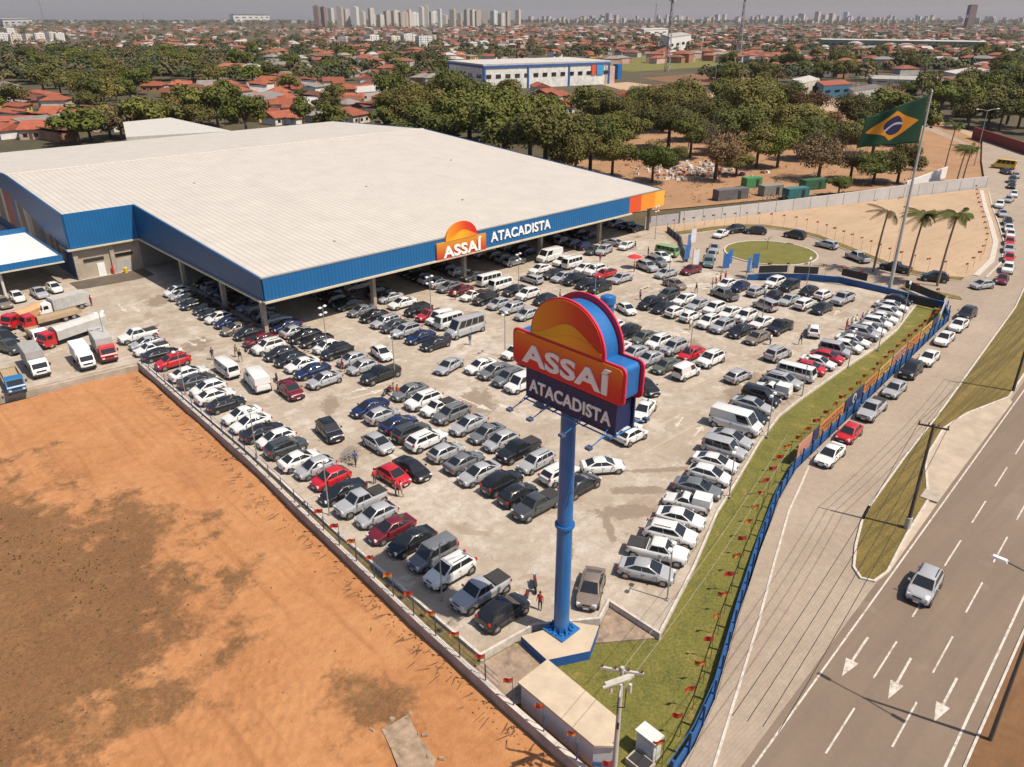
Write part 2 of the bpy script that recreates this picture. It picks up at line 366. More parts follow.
# grass islands between the roads
ISL = [(64, 21.2), (61.5, 20.7), (57.5, 19.4), (54.6, 18.2), (53.7, 17.2), (54.1, 16.3), (56, 16.1), (62, 17.1), (69, 18), (76.5, 21.2), (84.5, 22.4), (90, 22), (98, 20.2), (120, 22.5), (150, 26.5), (200, 37), (200, 43), (165, 36), (133, 30), (103, 26.1), (87, 24), (76, 22.8)]
sheet('grass_island', ISL, GZ + .1, 'dry_grass', thick=.3)
b = MB(); b.strip(ISL + [ISL[0], ISL[1]], .2, GZ - .1, GZ + .14); tag(b.build('island_kerb', WHITE_KERB), kind='structure')
sheet('lay_by', [(56, 16.3), (62, 17.05), (69, 17.9), (76.5, 21.1), (84.5, 22.3), (90, 21.9), (97.8, 20.1), (97, 19.5), (73, 17.6), (56, 16.0)], GZ + .012, M('pale_apron', (.36, .29, .22), .85, 0, .18, .5), thick=.02)
p = at(931, 497, GZ); b = MB(); b.box((p.x, p.y, GZ + .14), (1.7, 1.5, .1), .1); tag(b.build('path_slab', CONC), kind='structure')
# sidewalk along the blue fence
SW = [(20, 11.2), (30, 15.1), (43, 19.9), (50.5, 22.9), (58, 25.8), (62, 27), (66.5, 28.4)]
sheet('sidewalk', [(x, y) for x, y in SW] + [(65, 28.9), (59, 27.3), (51, 24.5), (43, 21.4), (35, 18.1), (31, 16.9), (24, 15)], GZ + .05, 'paver_road', thick=.2)
b = MB(); b.strip(SW, .17, GZ - .1, GZ + .1); tag(b.build('sidewalk_kerb', WHITE_KERB), kind='structure')
# grass bank, lower in the corner by the pylon
b = MB(); xs = [25.75 + i * 1.0 for i in range(100)]; NJ = 10; vs = []
def bankz(x, y): return -.5 + .36 * max(0, min(1, (x - 38) / 14)) + .05 * noise.noise(Vector((x * .4, y * .4, 0)))
for x in xs:
    y0 = yon(FENCE, max(x, 27.6)) + .15; y1 = (34 if x < 36.5 else yon(KERB, x) + .6)
    for j in range(NJ + 1):
        y = y0 + (y1 - y0) * j / NJ; vs.append((x, y, bankz(x, y)))
b.add(vs, [(i * (NJ + 1) + j, (i + 1) * (NJ + 1) + j, (i + 1) * (NJ + 1) + j + 1, i * (NJ + 1) + j + 1) for i in range(len(xs) - 1) for j in range(NJ)], 0, True)
tag(b.build('grass_bank', MATS['lawn_grass']), kind='structure')
sheet('wall_footing_strip', [(25.1, 31), (26.2, 31.4), (26.5, 50), (27.3, 70), (27.7, 98.5), (27.3, 98.5), (26.6, 67), (25.7, 50)], -.12, 'dry_grass')
# kerbs of the lot
b = MB(); b.strip(KERB, .18, -.3, .13); b.strip([(27.75, 98.5), (27.35, 70), (26.55, 50), (26.25, 31.35), (31, 30.95), (35, 28.15), (37, 28.95), (37, 24.1)], .2, -.6, .16)
tag(b.build('lot_kerb', WHITE_KERB), kind='structure')
# gravel patch in the notch + rubble strip by the plinth
sheet('gravel_patch', [(36.8, 28.7), (36.8, 24.4), (33.3, 27.0), (35.0, 28.0)], -.36, M('rubble_gravel', (.24, .175, .125), .95, 0, .4, 1.4), thick=.3)
b = MB()
for i in range(7):
    for j in range(6): pass
sheet('gravel_strip', [(25, 31.1), (26.3, 31.1), (30.8, 30.7), (31.6, 30.2), (29.6, 28.6), (28.2, 27.2), (26.2, 26.6), (25, 27)], -.4, MATS['rubble_gravel'])
# earth lot
b = MB(); NX, NY = 90, 120; X0, X1, Y0, Y1 = -75, 26.9, -6, 99.4; vs = []
for i in range(NX + 1):
    for j in range(NY + 1):
        x = X0 + (X1 - X0) * i / NX; y = Y0 + (Y1 - Y0) * j / NY
        z = -.72 + .16 * noise.fractal(Vector((x * .13, y * .13, 3)), 1.0, 2.0, 4) + (.10 * math.sin((x * .9 + y * .45) * 3.2) * max(0, min(1, 1 - math.hypot(x - 6, y - 30) / 13)))
        vs.append((x, y, max(-.95, z)))
b.add(vs, [(i * (NY + 1) + j, (i + 1) * (NY + 1) + j, (i + 1) * (NY + 1) + j + 1, i * (NY + 1) + j + 1) for i in range(NX) for j in range(NY)], 0, True)
tag(b.build('earth_lot', MATS['orange_earth']), kind='structure')
def yon_w(y): return 24.75 + max(0, y - 28) * .012 + max(0, y - 45) * .024
# loose clods, roots and stones along the earth lot: nobody could count them
b = MB(); rr = random.Random(4)
for i in range(520):
    if i < 400: y = rr.uniform(18, 97); x = yon_w(y) - .35 - abs(rr.gauss(0, .6))
    else: x = rr.uniform(-14, 24); y = rr.uniform(22, 75)
    s = rr.uniform(.04, .11); a = rr.uniform(0, 6.3)
    if i < 400 and rr.random() < .5: b.tube((x, y, -.62), (x - rr.uniform(.2, 1.1), y + rr.uniform(-.5, .5), -.56 + rr.uniform(0, .12)), .025, .012, 4, 1, False)
    else: b.box((x, y, -.66 + s * .3), (s * 1.5, s, s * .8), a, 0, .6)
tag(b.build('stones', [M('clod_earth', (.26, .14, .07), .95, 0, .4, 3), M('dead_root', (.09, .05, .03), .9)]), kind='stuff')
b = MB()
for i in range(1100):
    x = rr.gauss(1, 8); y = rr.gauss(60, 9)
    if x > 15 or (x - 2) ** 2 / 210 + (y - 60) ** 2 / 240 > 1: continue
    h = rr.uniform(.06, .22); a = rr.uniform(0, 6.3); w = .05
    for q in range(3):
        a2 = a + q * 2.1; dx, dy = math.cos(a2) * h * .7, math.sin(a2) * h * .7
        b.add([(x - w * math.sin(a2), y + w * math.cos(a2), -.72), (x + w * math.sin(a2), y - w * math.cos(a2), -.72), (x + dx, y + dy, -.66 + h)], [(0, 1, 2)], i % 2)
tag(b.build('dry_weeds', [M('dead_grass', (.21, .115, .04), .95), M('olive_weed', (.13, .085, .026), .95)]), kind='stuff')
q = pts([(382, 730), (396, 722), (408, 715), (418, 735), (436, 760), (430, 785), (404, 782), (392, 752)], -.7)
b = MB(); b.prism([(v.x, v.y) for v in q], -.9, -.64)
for i in range(16):
    v = q[i % 8]; b.box((v.x + rr.uniform(-.5, .4), v.y + rr.uniform(-.4, .5), -.63), (rr.uniform(.15, .5), rr.uniform(.1, .35), rr.uniform(.06, .16)), rr.uniform(0, 3), 0, .7)
tag(b.build('broken_slab', M('broken_concrete', (.26, .185, .125), .9, 0, .35, 2)), 'broken grey concrete slab with rubble lying on the earth lot', 'slab')
# roundabout and the land beyond
def ell(cx, cy, r, n=40): return [(cx + r * math.cos(2 * math.pi * i / n), cy + r * math.sin(2 * math.pi * i / n)) for i in range(n)]
RC = (133.2, 71.6)
sheet('roundabout_lawn', ell(*RC, 8.3), GZ + .12, 'field_grass', thick=.3)
b = MB(); e = ell(*RC, 8.4); b.strip(e + e[:2], .3, GZ - .1, GZ + .16); tag(b.build('roundabout_kerb', WHITE_KERB), kind='structure')
OUT = [(131.8, 93.5), (136, 92.3), (142, 90.5), (148, 87.8), (151.8, 84), (153.3, 78), (152.3, 72), (149.5, 66), (146.5, 60), (143, 53.5), (141.3, 48), (141.8, 43.5), (143.5, 41)]
INN = [(x - 2.2 * (1 if 5 > i else 1.2), y - (2.2 if i < 5 else .3)) for i, (x, y) in enumerate(OUT)]
sheet('ring_grass', OUT + INN[::-1], GZ + .1, 'dry_grass', thick=.3)
b = MB(); b.strip(INN, .2, GZ - .1, GZ + .14); tag(b.build('ring_kerb', WHITE_KERB), kind='structure')
sheet('sand_clearing', [(132, 99.4)] + OUT + [(150, 40), (175, 45.5), (200, 54.5), (230, 65.5)] + [(229, 65.9), (140, 96.6)], GZ + .05, 'pale_sand', thick=.3)
QK = [(146, 40), (158, 41.4), (172, 45.2), (190, 52), (205, 58), (225, 65.4)]
b = MB(); b.strip(QK, .9, GZ - .1, GZ + .12); b.strip([(x, y - 1.6) for x, y in QK], .25, GZ - .1, GZ + .14); tag(b.build('queue_kerb', WHITE_KERB), kind='structure')
sheet('median_grass', pts([(905, 285), (960, 297), (962, 300), (940, 297), (900, 288)], GZ), GZ + .1, 'dry_grass', thick=.2)
def zone(name, px, mat, z): sheet(name, pts(px, z), z, mat, thick=.04)
zone('site_ground', [(600, 215), (700, 206), (985, 178), (1000, 160), (900, 118), (800, 108), (690, 118), (600, 145), (560, 165)], 'red_sand', -.8)
zone('far_road', [(628, 82), (690, 90), (760, 97), (880, 100), (1024, 150), (1024, 160), (870, 113), (740, 108), (640, 95), (600, 84)], 'pale_sand', -.9)
zone('sand_field', [(875, 118), (920, 114), (1024, 160), (1024, 215), (985, 180), (960, 160)], 'red_sand', -.85)
zone('cross_road', [(905, 122), (960, 148), (1030, 185), (1024, 172), (965, 142), (915, 119)], 'paver_road', -.83)
zone('green_field', [(600, 56), (720, 55), (760, 60), (720, 66), (630, 72), (605, 66)], 'field_grass', -.9)
zone('earth_field', [(640, 78), (720, 72), (770, 64), (800, 70), (760, 84), (690, 86)], 'brown_verge', -.88)
# painted lane arrows on the lot
b = MB()
for (px, py, qx, qy) in ((683, 417, 676, 427), (694, 436, 703, 426), (392, 381, 347, 393), (349, 399, 386, 389), (480, 421, 500, 431), (516, 414, 498, 403), (458, 397, 502, 415), (187, 341, 197, 346), (196, 337, 205, 341), (118, 304, 126, 312), (131, 306, 140, 312),
                         (640, 289, 650, 285), (648, 292, 661, 288), (834, 315, 838, 311), (668, 331, 680, 336), (674, 328, 690, 334), (472, 349, 461, 353), (475, 358, 488, 353)):
    p = at(px, py, .006); q = at(qx, qy, .006); d = q - p; L = max(2.6, d.length); arrow(b, p.x, p.y, math.atan2(d.y, d.x), min(L, 5.5), .006, .22, .5)
for (px, py) in ((402, 462), (323, 460), (690, 285), (700, 285), (708, 286), (715, 287)):
    p = at(px, py, .005); b.box((p.x, p.y, .004), (.45, 5.0, .004), R(0 if px < 500 else 70))
tag(b.build('lot_markings', RP), kind='structure')
# bay lines
b = MB()
for x0, ya, yb in ((30, 34, 98), (44.1, 41, 69), (61.2, 41, 69), (78, 47, 69), (95, 47, 69), (112, 47, 66), (44.4, 77, 96), (61.2, 77, 96), (78, 77, 96), (95, 77, 96)):
    y = ya
    while y <= yb:
        ln = 2.6 if x0 < 31 else 5.1
        b.quad((x0 - ln, y - .05, .005), (x0 + ln, y - .05, .005), (x0 + ln, y + .05, .005), (x0 - ln, y + .05, .005)); y += 2.55
tag(b.build('bay_lines', M('bay_paint', (.42, .35, .25), .85, 0, .35, 3)), kind='structure')

# ------------------------------------------------------------------ the store
def rz_(y): return 8.45 + (y - 95.4) * .0572 if y < 175 else 13.0 - (y - 175) * .043
def ribbed(name, c, axis, period, strength=.6, rough=.45):
    m, nt, bs = nodes_of(name)
    w = nt.nodes.new('ShaderNodeTexWave'); w.bands_direction = axis; w.wave_profile = 'SIN'; w.inputs['Scale'].default_value = 2 * math.pi / 20 / period * 1.0
    nt.links.new(coord(nt), w.inputs['Vector'])
    f = noisef(nt, .25, 6, .65)
    cc = ramp(nt, f, [(.3, [x * .86 for x in c]), (.7, c)])
    cc = mixc(nt, ramp(nt, w.outputs['Fac'], [(.0, (.5,) * 3), (.2, (.3,) * 3), (.36, (0, 0, 0))]), cc, [x * .62 for x in c]); st = noisef(nt, .5, 5, .7, stretch(nt, (1.5, .05, 1))); cc = mixc(nt, ramp(nt, st, [(.55, (0, 0, 0)), (.75, (.3,) * 3)]), cc, [x * .7 for x in c])
    nt.links.new(cc, bs.inputs['Base Color']); bs.inputs['Roughness'].default_value = rough
    bump(nt, bs, w.outputs['Fac'], strength, .06); return m
ROOF = ribbed('roof_sheet', (.505, .46, .405), 'X', 1.0, .5, .55)
BLUEX = ribbed('blue_cladding_front', (.008, .115, .30), 'X', .55); BLUEY = ribbed('blue_cladding_shade_side', (.010, .08, .21), 'Y', .55)  # side copy of the cladding is darker, shade painted into its blue
CREAM = M('cream_trim', (.5, .43, .31), .6); BEIGE = M('beige_render', (.36, .30, .235), .85, 0, .15, .4)
store = empty('store_building', (43.6, 95.4, 0), 0, 'huge low store with pale ribbed roof and blue cladding, cars parked beneath it', 'store')
def part(mb, name, mats, parent=store): 
    o = mb.build(name, mats, None); o.parent = parent; o.matrix_parent_inverse = Matrix.Translation(-Vector(parent.location)); return o
b = MB(); T = .22
def slab(x0, x1, y0, y1):
    b.add([(x0, y0, rz_(y0) - T), (x1, y0, rz_(y0) - T), (x1, y1, rz_(y1) - T), (x0, y1, rz_(y1) - T), (x0, y0, rz_(y0)), (x1, y0, rz_(y0)), (x1, y1, rz_(y1)), (x0, y1, rz_(y1))],
          [(3, 2, 1, 0), (4, 5, 6, 7), (0, 1, 5, 4), (1, 2, 6, 5), (2, 3, 7, 6), (3, 0, 4, 7)])
slab(43.75, 130.8, 95.6, 174.999); slab(32.5, 43.745, 141.6, 174.999)
y0, y1 = 175.0, 221.0; b.add([(32.5, y0, rz_(y0 - .001) - T), (130.8, y0, rz_(y0 - .001) - T), (130.8, y1, rz_(y1) - T), (32.5, y1, rz_(y1) - T), (32.5, y0, rz_(y0)), (130.8, y0, rz_(y0)), (130.8, y1, rz_(y1)), (32.5, y1, rz_(y1))], [(3, 2, 1, 0), (4, 5, 6, 7), (0, 1, 5, 4), (1, 2, 6, 5), (2, 3, 7, 6), (3, 0, 4, 7)])
roof = part(b, 'roof', ROOF)
b = MB(); b.box((81.6, 175, 13.06), (98.4, .9, .12)); part(b, 'ridge_cap', M('ridge_metal', (.54, .5, .45), .5), roof)
for i, (x, y) in enumerate(((60, 104), (58, 150), (83, 130), (92, 112), (112, 140))):
    b = MB(); b.box((x, y, rz_(y) + .1), (.32, .32, .22)); part(b, 'roof_vent', M('vent_grey', (.3, .29, .27), .6), roof)
def side_panel(x, y0, y1, zb, t=.3, mat=None, name='side_fascia', z_off=.1):
    b = MB(); n = 8 if y1 > 176 else 2
    ys = [y0 + (y1 - y0) * i / n for i in range(n + 1)]
    for a, c in zip(ys, ys[1:]):
        za, zc = rz_(a) + z_off, rz_(c) + z_off; zb0 = zb(a) if callable(zb) else zb; zb1 = zb(c) if callable(zb) else zb
        b.add([(x - t / 2, a, zb0), (x + t / 2, a, zb0), (x + t / 2, c, zb1), (x - t / 2, c, zb1), (x - t / 2, a, za), (x + t / 2, a, za), (x + t / 2, c, zc), (x - t / 2, c, zc)], [(3, 2, 1, 0), (4, 5, 6, 7), (0, 1, 5, 4), (1, 2, 6, 5), (2, 3, 7, 6), (3, 0, 4, 7)])
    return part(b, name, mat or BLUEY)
b = MB(); b.box((81.8, 95.4, 6.98), (76.4, .3, 3.16)); part(b, 'front_fascia', BLUEX)
ORA = M('orange_red_panel', (.60, .075, .02), .5, 0, .05, .3); ORB = M('orange_panel', (.72, .24, .025), .5, 0, .05, .3); ORC = M('yellow_panel', (.75, .36, .05), .5, 0, .05, .3)
for x0, x1, m in ((120, 123.6, ORA), (123.6, 127.9, ORB), (127.9, 131.0, ORC)):
    b = MB(); b.box(((x0 + x1) / 2, 95.4, 6.98), (x1 - x0, .3, 3.16)); part(b, 'corner_stripe', m)
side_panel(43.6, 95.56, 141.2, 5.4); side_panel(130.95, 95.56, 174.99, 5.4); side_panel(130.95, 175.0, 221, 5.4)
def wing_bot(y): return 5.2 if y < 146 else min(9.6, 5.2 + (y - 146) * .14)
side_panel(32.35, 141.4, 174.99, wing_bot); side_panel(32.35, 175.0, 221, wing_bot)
b = MB(); b.box((38.05, 141.4, 8.25), (11.1, .3, 5.75)); part(b, 'wing_fascia', BLUEX)
b = MB(); b.box((82, 95.3, 5.27), (77.2, .75, .24)); b.box((43.5, 118.6, 5.27), (.75, 45.4, .24)); b.box((37.6, 141.3, 5.24), (11.4, .75, .24)); b.box((32.3, 144, 5.1), (.6, 4.5, .2)); part(b, 'fascia_trim', CREAM)
b = MB(); b.box((87.2, 95.4, 8.62), (87.6, .42, .1)); part(b, 'parapet_cap', M('cap_metal', (.3, .3, .3), .5, .4))
for x, y in ((44.1, 97.5), (62, 97.5), (80.1, 97.7), (98.6, 98.2), (114.5, 98), (129.8, 97.8), (44.4, 111), (44.6, 126.7), (62, 116), (80, 116), (98.6, 116), (114.5, 116), (129.8, 116), (62, 132), (80, 132), (98.6, 132), (114.5, 132), (129.8, 132)):
    b = MB(); b.box((x, y, rz_(y) / 2 - .15), (.55, .8, rz_(y) - .3)); part(b, 'column', CONC)
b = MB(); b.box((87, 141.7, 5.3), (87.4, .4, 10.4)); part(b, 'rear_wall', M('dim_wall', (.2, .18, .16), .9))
b = MB(); b.box((38, 142.0, 2.6), (10.6, .3, 5.2)); part(b, 'wing_wall', BEIGE)
wd = MB(); wd.box((36.6, 141.8, 1.1), (1.2, .14, 2.2)); part(wd, 'door', M('white_door', (.7, .7, .68), .5))
for x in (35.7, 40.4): b = MB(); b.box((x, 141.8, 3.0), (3.2, .14, .5)); part(b, 'window', GLASS)
b = MB(); b.box((40.2, 141.75, 1.05), (2.6, .14, 2.1)); part(b, 'shutter_door', M('roller_door', (.36, .35, .33), .5))
for x in (33, 38.7, 43.4): b = MB(); b.box((x, 141.8, 2.5), (.7, .55, 5.0)); part(b, 'pilaster', CONC)
b = MB(); b.box((38.2, 141.4, .75), (.25, .25, 1.5)); tag(b.build('fire_extinguisher', M('extinguisher_red', (.5, .02, .02), .4)), 'red extinguisher post standing against the beige wall beside the white door', 'extinguisher')
b = MB(); b.tube((40, 140.6, 0), (40, 140.6, .85), .32, .36, 12); b.tube((40, 140.6, .85), (40, 140.6, .95), .39, .34, 12); tag(b.build('waste_bin', M('bin_yellow', (.6, .42, .03), .5)), 'yellow waste bin on the dark apron before the beige store wall', 'bin')
# picture wall under the wing fascia
b = MB(); b.box((33, 181.5, 5.3), (.4, 79, 10.6)); part(b, 'side_wall', M('side_wall_blue', (.02, .05, .13), .7))
mc = [(.33, .02, .03), (.30, .26, .2), (.12, .09, .07), (.05, .1, .2), (.24, .12, .07), (.36, .33, .28), (.09, .1, .06)]
mm = [M('mural_%s' % n, c, .6, 0, .25, .5) for n, c in zip(('red', 'sand', 'brown', 'blue', 'rust', 'cream', 'olive'), mc)]
y = 146; k = 0; rr = random.Random(3)
b = MB()
while y < 219:
    w = rr.uniform(1.1, 2.4); zt = wing_bot(y) - .25; k = rr.choice([1, 2, 3, 4, 5, 6, 2, 1]) if not 178 < y < 182 else 0
    b.box((32.75, y + w / 2, (2.2 + zt) / 2), (.12, w - .02, zt - 2.2), 0, k); y += w
part(b, 'picture_panel', mm)
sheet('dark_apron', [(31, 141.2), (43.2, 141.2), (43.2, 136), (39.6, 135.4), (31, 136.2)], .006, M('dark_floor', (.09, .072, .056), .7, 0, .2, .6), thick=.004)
# white entrance canopy at the far left
can = empty('entrance_canopy', (25, 150, 0), 0, 'low white flat canopy with blue fascia against the shaded side of the store', 'canopy')
b = MB(); b.box((19.5, 151, 4.75), (22, 21, .2)); part(b, 'canopy_roof', M('canopy_white', (.62, .61, .60), .5), can)
b = MB(); b.box((19.6, 140.4, 4.5), (22.4, .3, 1.05)); b.box((19.6, 161.6, 5.0), (22.4, .3, 1.4)); part(b, 'canopy_fascia', BLUEX, can)
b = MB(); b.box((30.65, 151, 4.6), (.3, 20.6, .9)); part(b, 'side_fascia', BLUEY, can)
b = MB(); b.box((19.6, 140.3, 3.9), (22.6, .6, .18)); part(b, 'fascia_trim', CREAM, can)
for x, y in ((21.7, 141), (10, 141), (21.7, 160), (10, 160), (30, 160)): b = MB(); b.tube((x, y, 0), (x, y, 4.7), .22, .22, 10); part(b, 'column', WALLW, can)
# small white shed roof beyond the ridge
b = MB(); q = [at(*c, 9) for c in ((123, 122), (170, 117.5), (232, 131), (126, 137))]; b.prism([(v.x, v.y) for v in q], 0, 9.0); tag(b.build('annex_building', M('annex_white', (.45, .42, .38), .6)), 'low white flat roofed annex showing behind the store ridge', 'building')

# ------------------------------------------------------------------ lettering
def gradmat(name, stops, axis='Z', rough=.45):
    m, nt, bs = nodes_of(name)
    s = nt.nodes.new('ShaderNodeSeparateXYZ'); nt.links.new(coord(nt, 'Generated'), s.inputs[0])
    nt.links.new(ramp(nt, s.outputs[axis], stops), bs.inputs['Base Color']); bs.inputs['Roughness'].default_value = rough; bs.inputs['Coat Weight'].default_value = .25; return m
LETTER = M('letter_white', (.80, .77, .74), .5, 0, .04, 2)
def text_mesh(txt, size, depth, bold=.0, spacing=1.0):
    c = bpy.data.curves.new('lettering', 'FONT'); c.body = txt; c.size = size; c.extrude = depth / 2; c.offset = bold; c.space_character = spacing; c.align_x = 'CENTER'; c.align_y = 'CENTER'; c.resolution_u = 4
    o = bpy.data.objects.new('lettering', c); COL.objects.link(o); bpy.context.view_layer.update()
    me = bpy.data.meshes.new_from_object(o.evaluated_get(bpy.context.evaluated_depsgraph_get())); bpy.data.objects.remove(o); return me
def sign_text(txt, width, height, centre, rot, parent, depth=.12, bold=.02, spacing=1.04):
    me = text_mesh(txt, 1, depth, bold, spacing); xs = [v.co.x for v in me.vertices]; ys = [v.co.y for v in me.vertices]
    sx = width / (max(xs) - min(xs)); sy = height / (max(ys) - min(ys)); ox = (max(xs) + min(xs)) / 2; oy = (max(ys) + min(ys)) / 2
    for v in me.vertices: v.co = Vector(((v.co.x - ox) * sx, (v.co.y - oy) * sy, v.co.z))
    me.materials.append(LETTER); o = link('lettering', me); o.location = centre; o.rotation_euler = rot; return o
def keep(o, parent): o.parent = parent; o.matrix_parent_inverse = Matrix.Translation(-Vector(parent.location)); return o
PANELR = gradmat('sign_red_orange', [(0, (.60, .006, .016)), (.4, (.66, .035, .012)), (1, (.70, .19, .016))]); PANELF = gradmat('fascia_red_orange', [(0, (.42, .012, .012)), (.5, (.52, .10, .012)), (1, (.56, .25, .03))])
DOMER = gradmat('dome_orange_red', [(0, (.70, .29, .012)), (.3, (.70, .18, .012)), (.65, (.60, .04, .011)), (1, (.50, .012, .011))], 'X')
DOMEY = gradmat('dome_yellow', [(0, (.66, .32, .012)), (.5, (.74, .37, .012)), (1, (.66, .14, .012))], 'X'); DOMEZ = gradmat('dome_amber', [(0, (.70, .39, .012)), (.5, (.78, .36, .016)), (1, (.68, .13, .012))], 'X')
PINK = M('sign_pink_edge', (.60, .016, .05), .4, 0, .05, 1, .3); NAVY = M('sign_navy', (.012, .022, .085), .45, 0, .1, 1)
def dome_layers(w, h, t):
    """half-sun with yellow hills, in local x (width), y (depth), z (height); returns list of (name, MB, mat)"""
    n = 28; arc = [(-w * math.cos(math.pi * i / n), h * math.sin(math.pi * i / n) ** .92) for i in range(n + 1)]
    def extr(poly, y0, y1):
        b = MB(); k = len(poly); vs = [(x, y0, z) for x, z in poly] + [(x, y1, z) for x, z in poly]
        b.add(vs, [tuple(range(k)), tuple(range(2 * k - 1, k - 1, -1))] + [(i, i + k, (i + 1) % k + k, (i + 1) % k) for i in range(k)]); return b
    top = lambda x: h * max(0, 1 - (x / w) ** 2) ** .47
    out = [('dome', extr(arc, 0, t), DOMER)]
    hill = lambda pk, c, s: [(x, min(top(x) * .985, max(0, pk * math.exp(-((x - c) / s) ** 2) + pk * .05))) for x in [-w * .985 + 1.97 * w * i / 30 for i in range(31)]]
    for nm, pk, c, s, m, d in (('sun_wave', .47 * h, w * .10, w * .66, DOMEY, .03), ('sun_wave', .27 * h, w * .30, w * .62, DOMEZ, .05)):
        p = hill(pk, c, s); out.append((nm, extr([(p[0][0], .004)] + p + [(p[-1][0], .004)], -d, t * .5), m))
    return out
# fascia sign
fs = empty('store_sign', (77.7, 95.2, 5.2), 0, 'red and orange sign with half sun on the blue store fascia, white letters beside', 'sign')
b = MB(); b.box((77.62, 95.1, 6.55), (10.2, .3, 2.95)); part(b, 'panel', PANELF, fs)
for nm, mb, m in dome_layers(3.25, 2.75, .3):
    o = mb.build(nm, m); o.location = (77.6, 94.95, 8.06); keep(o, fs)
keep(sign_text('ASSAÍ', 8.0, 2.25, (77.7, 94.9, 6.62), (R(90), 0, 0), fs, .16, .03), fs)
keep(sign_text('ATACADISTA', 14.1, 1.65, (91.0, 95.18, 7.03), (R(90), 0, 0), fs, .14, .022), fs)

# pylon sign
PX, PY = 31.95, 29.1
py_ = empty('pylon_sign', (PX, PY, .3), 0, 'tall blue pole carrying a red orange and navy sign with half sun above the lot', 'sign')
b = MB(); b.tube((PX, PY, .3), (PX, PY, 9.4), .56, .53, 24); b.tube((PX, PY, 9.45), (PX, PY, 20), .53, .47, 24); part(b, 'pole', SIGNBLUE, py_)
b = MB(); b.tube((PX, PY, 9.3), (PX, PY, 9.48), .68, .68, 24); 
for i in range(16): a = i * math.pi / 8; b.tube((PX + .62 * math.cos(a), PY + .62 * math.sin(a), 9.24), (PX + .62 * math.cos(a), PY + .62 * math.sin(a), 9.54), .035, .035, 6)
part(b, 'flange', SIGNBLUE, py_)
b = MB(); b.box((PX, PY, .37), (1.9, 1.9, .14), R(2))
for i in range(16):
    a = i * math.pi / 8; b.tube((PX + .84 * math.cos(a), PY + .84 * math.sin(a), .42), (PX + .84 * math.cos(a), PY + .84 * math.sin(a), .62), .05, .05, 6)
part(b, 'base_plate', SIGNBLUE, py_)
for i in range(10):
    a = i * math.pi / 5; b = MB(); b.add([(PX + .5 * math.cos(a), PY + .5 * math.sin(a), .44), (PX + .86 * math.cos(a), PY + .86 * math.sin(a), .44), (PX + .5 * math.cos(a), PY + .5 * math.sin(a), 1.0)] , [(0, 1, 2)]); 
    b2 = MB(); t = Vector((-math.sin(a), math.cos(a), 0)) * .02; v = [Vector(q) for q in b.v]; b2.add([q - t for q in v] + [q + t for q in v], [(0, 1, 2), (5, 4, 3), (0, 3, 4, 1), (1, 4, 5, 2), (2, 5, 3, 0)]); part(b2, 'gusset', SIGNBLUE, py_)
def rrect(y0, y1, z0, z1, r, n=6):
    p = []
    for cy, cz, a0 in ((y1 - r, z1 - r, 0), (y0 + r, z1 - r, 90), (y0 + r, z0 + r, 180), (y1 - r, z0 + r, 270)):
        for i in range(n + 1): a = R(a0 + 90 * i / n); p.append((cy + r * math.cos(a), cz + r * math.sin(a)))
    return p
def yz(poly, x0, x1, mats, name, parent=py_):
    b = MB(); k = len(poly); vs = [(x0, y, z) for y, z in poly] + [(x1, y, z) for y, z in poly]
    b.add(vs, [tuple(range(k)), tuple(range(2 * k - 1, k - 1, -1))] + [(i, i + k, (i + 1) % k + k, (i + 1) % k) for i in range(k)])
    return part(b, name, mats, parent)
YC = 28.8
for sgn, xf in ((-1, 31.2), (1, 32.9)):      # front and back faces
    d = .12 * -sgn
    fr = yz(rrect(24.25, 33.35, 20.12, 22.52, .42), xf, xf + d, PINK, 'face_frame')
    yz(rrect(24.43, 33.17, 20.28, 22.38, .32), xf - d * .5, xf, PANELR, 'face_panel', py_)
    w, h = 3.0, 2.9
    arc = [(YC - w * math.cos(math.pi * i / 30), 22.53 + h * math.sin(math.pi * i / 30)) for i in range(31)]
    yz(arc, xf, xf + d, PINK, 'dome_frame')
    for nm, mb, m in dome_layers(w - .16, h - .18, .06):
        o = mb.build(nm, m); o.location = (xf - d * .5 + (0 if sgn < 0 else 0), YC, 22.6); o.rotation_euler = (0, 0, R(-90) if sgn < 0 else R(90)); keep(o, py_)
    keep(sign_text('ASSAÍ', 7.2, 1.62, (xf - d * .75, YC, 21.3), (R(90), 0, R(-90) if sgn < 0 else R(90)), py_, .1, .03), py_)
    yz(rrect(24.75, 32.15, 18.1, 20.08, .05), xf, xf + d, NAVY, 'lower_panel')
    keep(sign_text('ATACADISTA', 6.7, .86, (xf - d * .3, 28.45, 19.05), (R(90), 0, R(-90) if sgn < 0 else R(90)), py_, .08, .022), py_)
yz(rrect(24.5, 33.1, 20.3, 22.4, .3), 31.4, 32.7, SIGNBLUE, 'sign_body')
yz([(YC - 2.7 * math.cos(math.pi * i / 30), 22.41 + 2.65 * math.sin(math.pi * i / 30)) for i in range(31)], 31.4, 32.7, SIGNBLUE, 'dome_body')
yz(rrect(24.9, 32.0, 18.25, 20.05, .05), 31.4, 32.7, NAVY, 'lower_body')
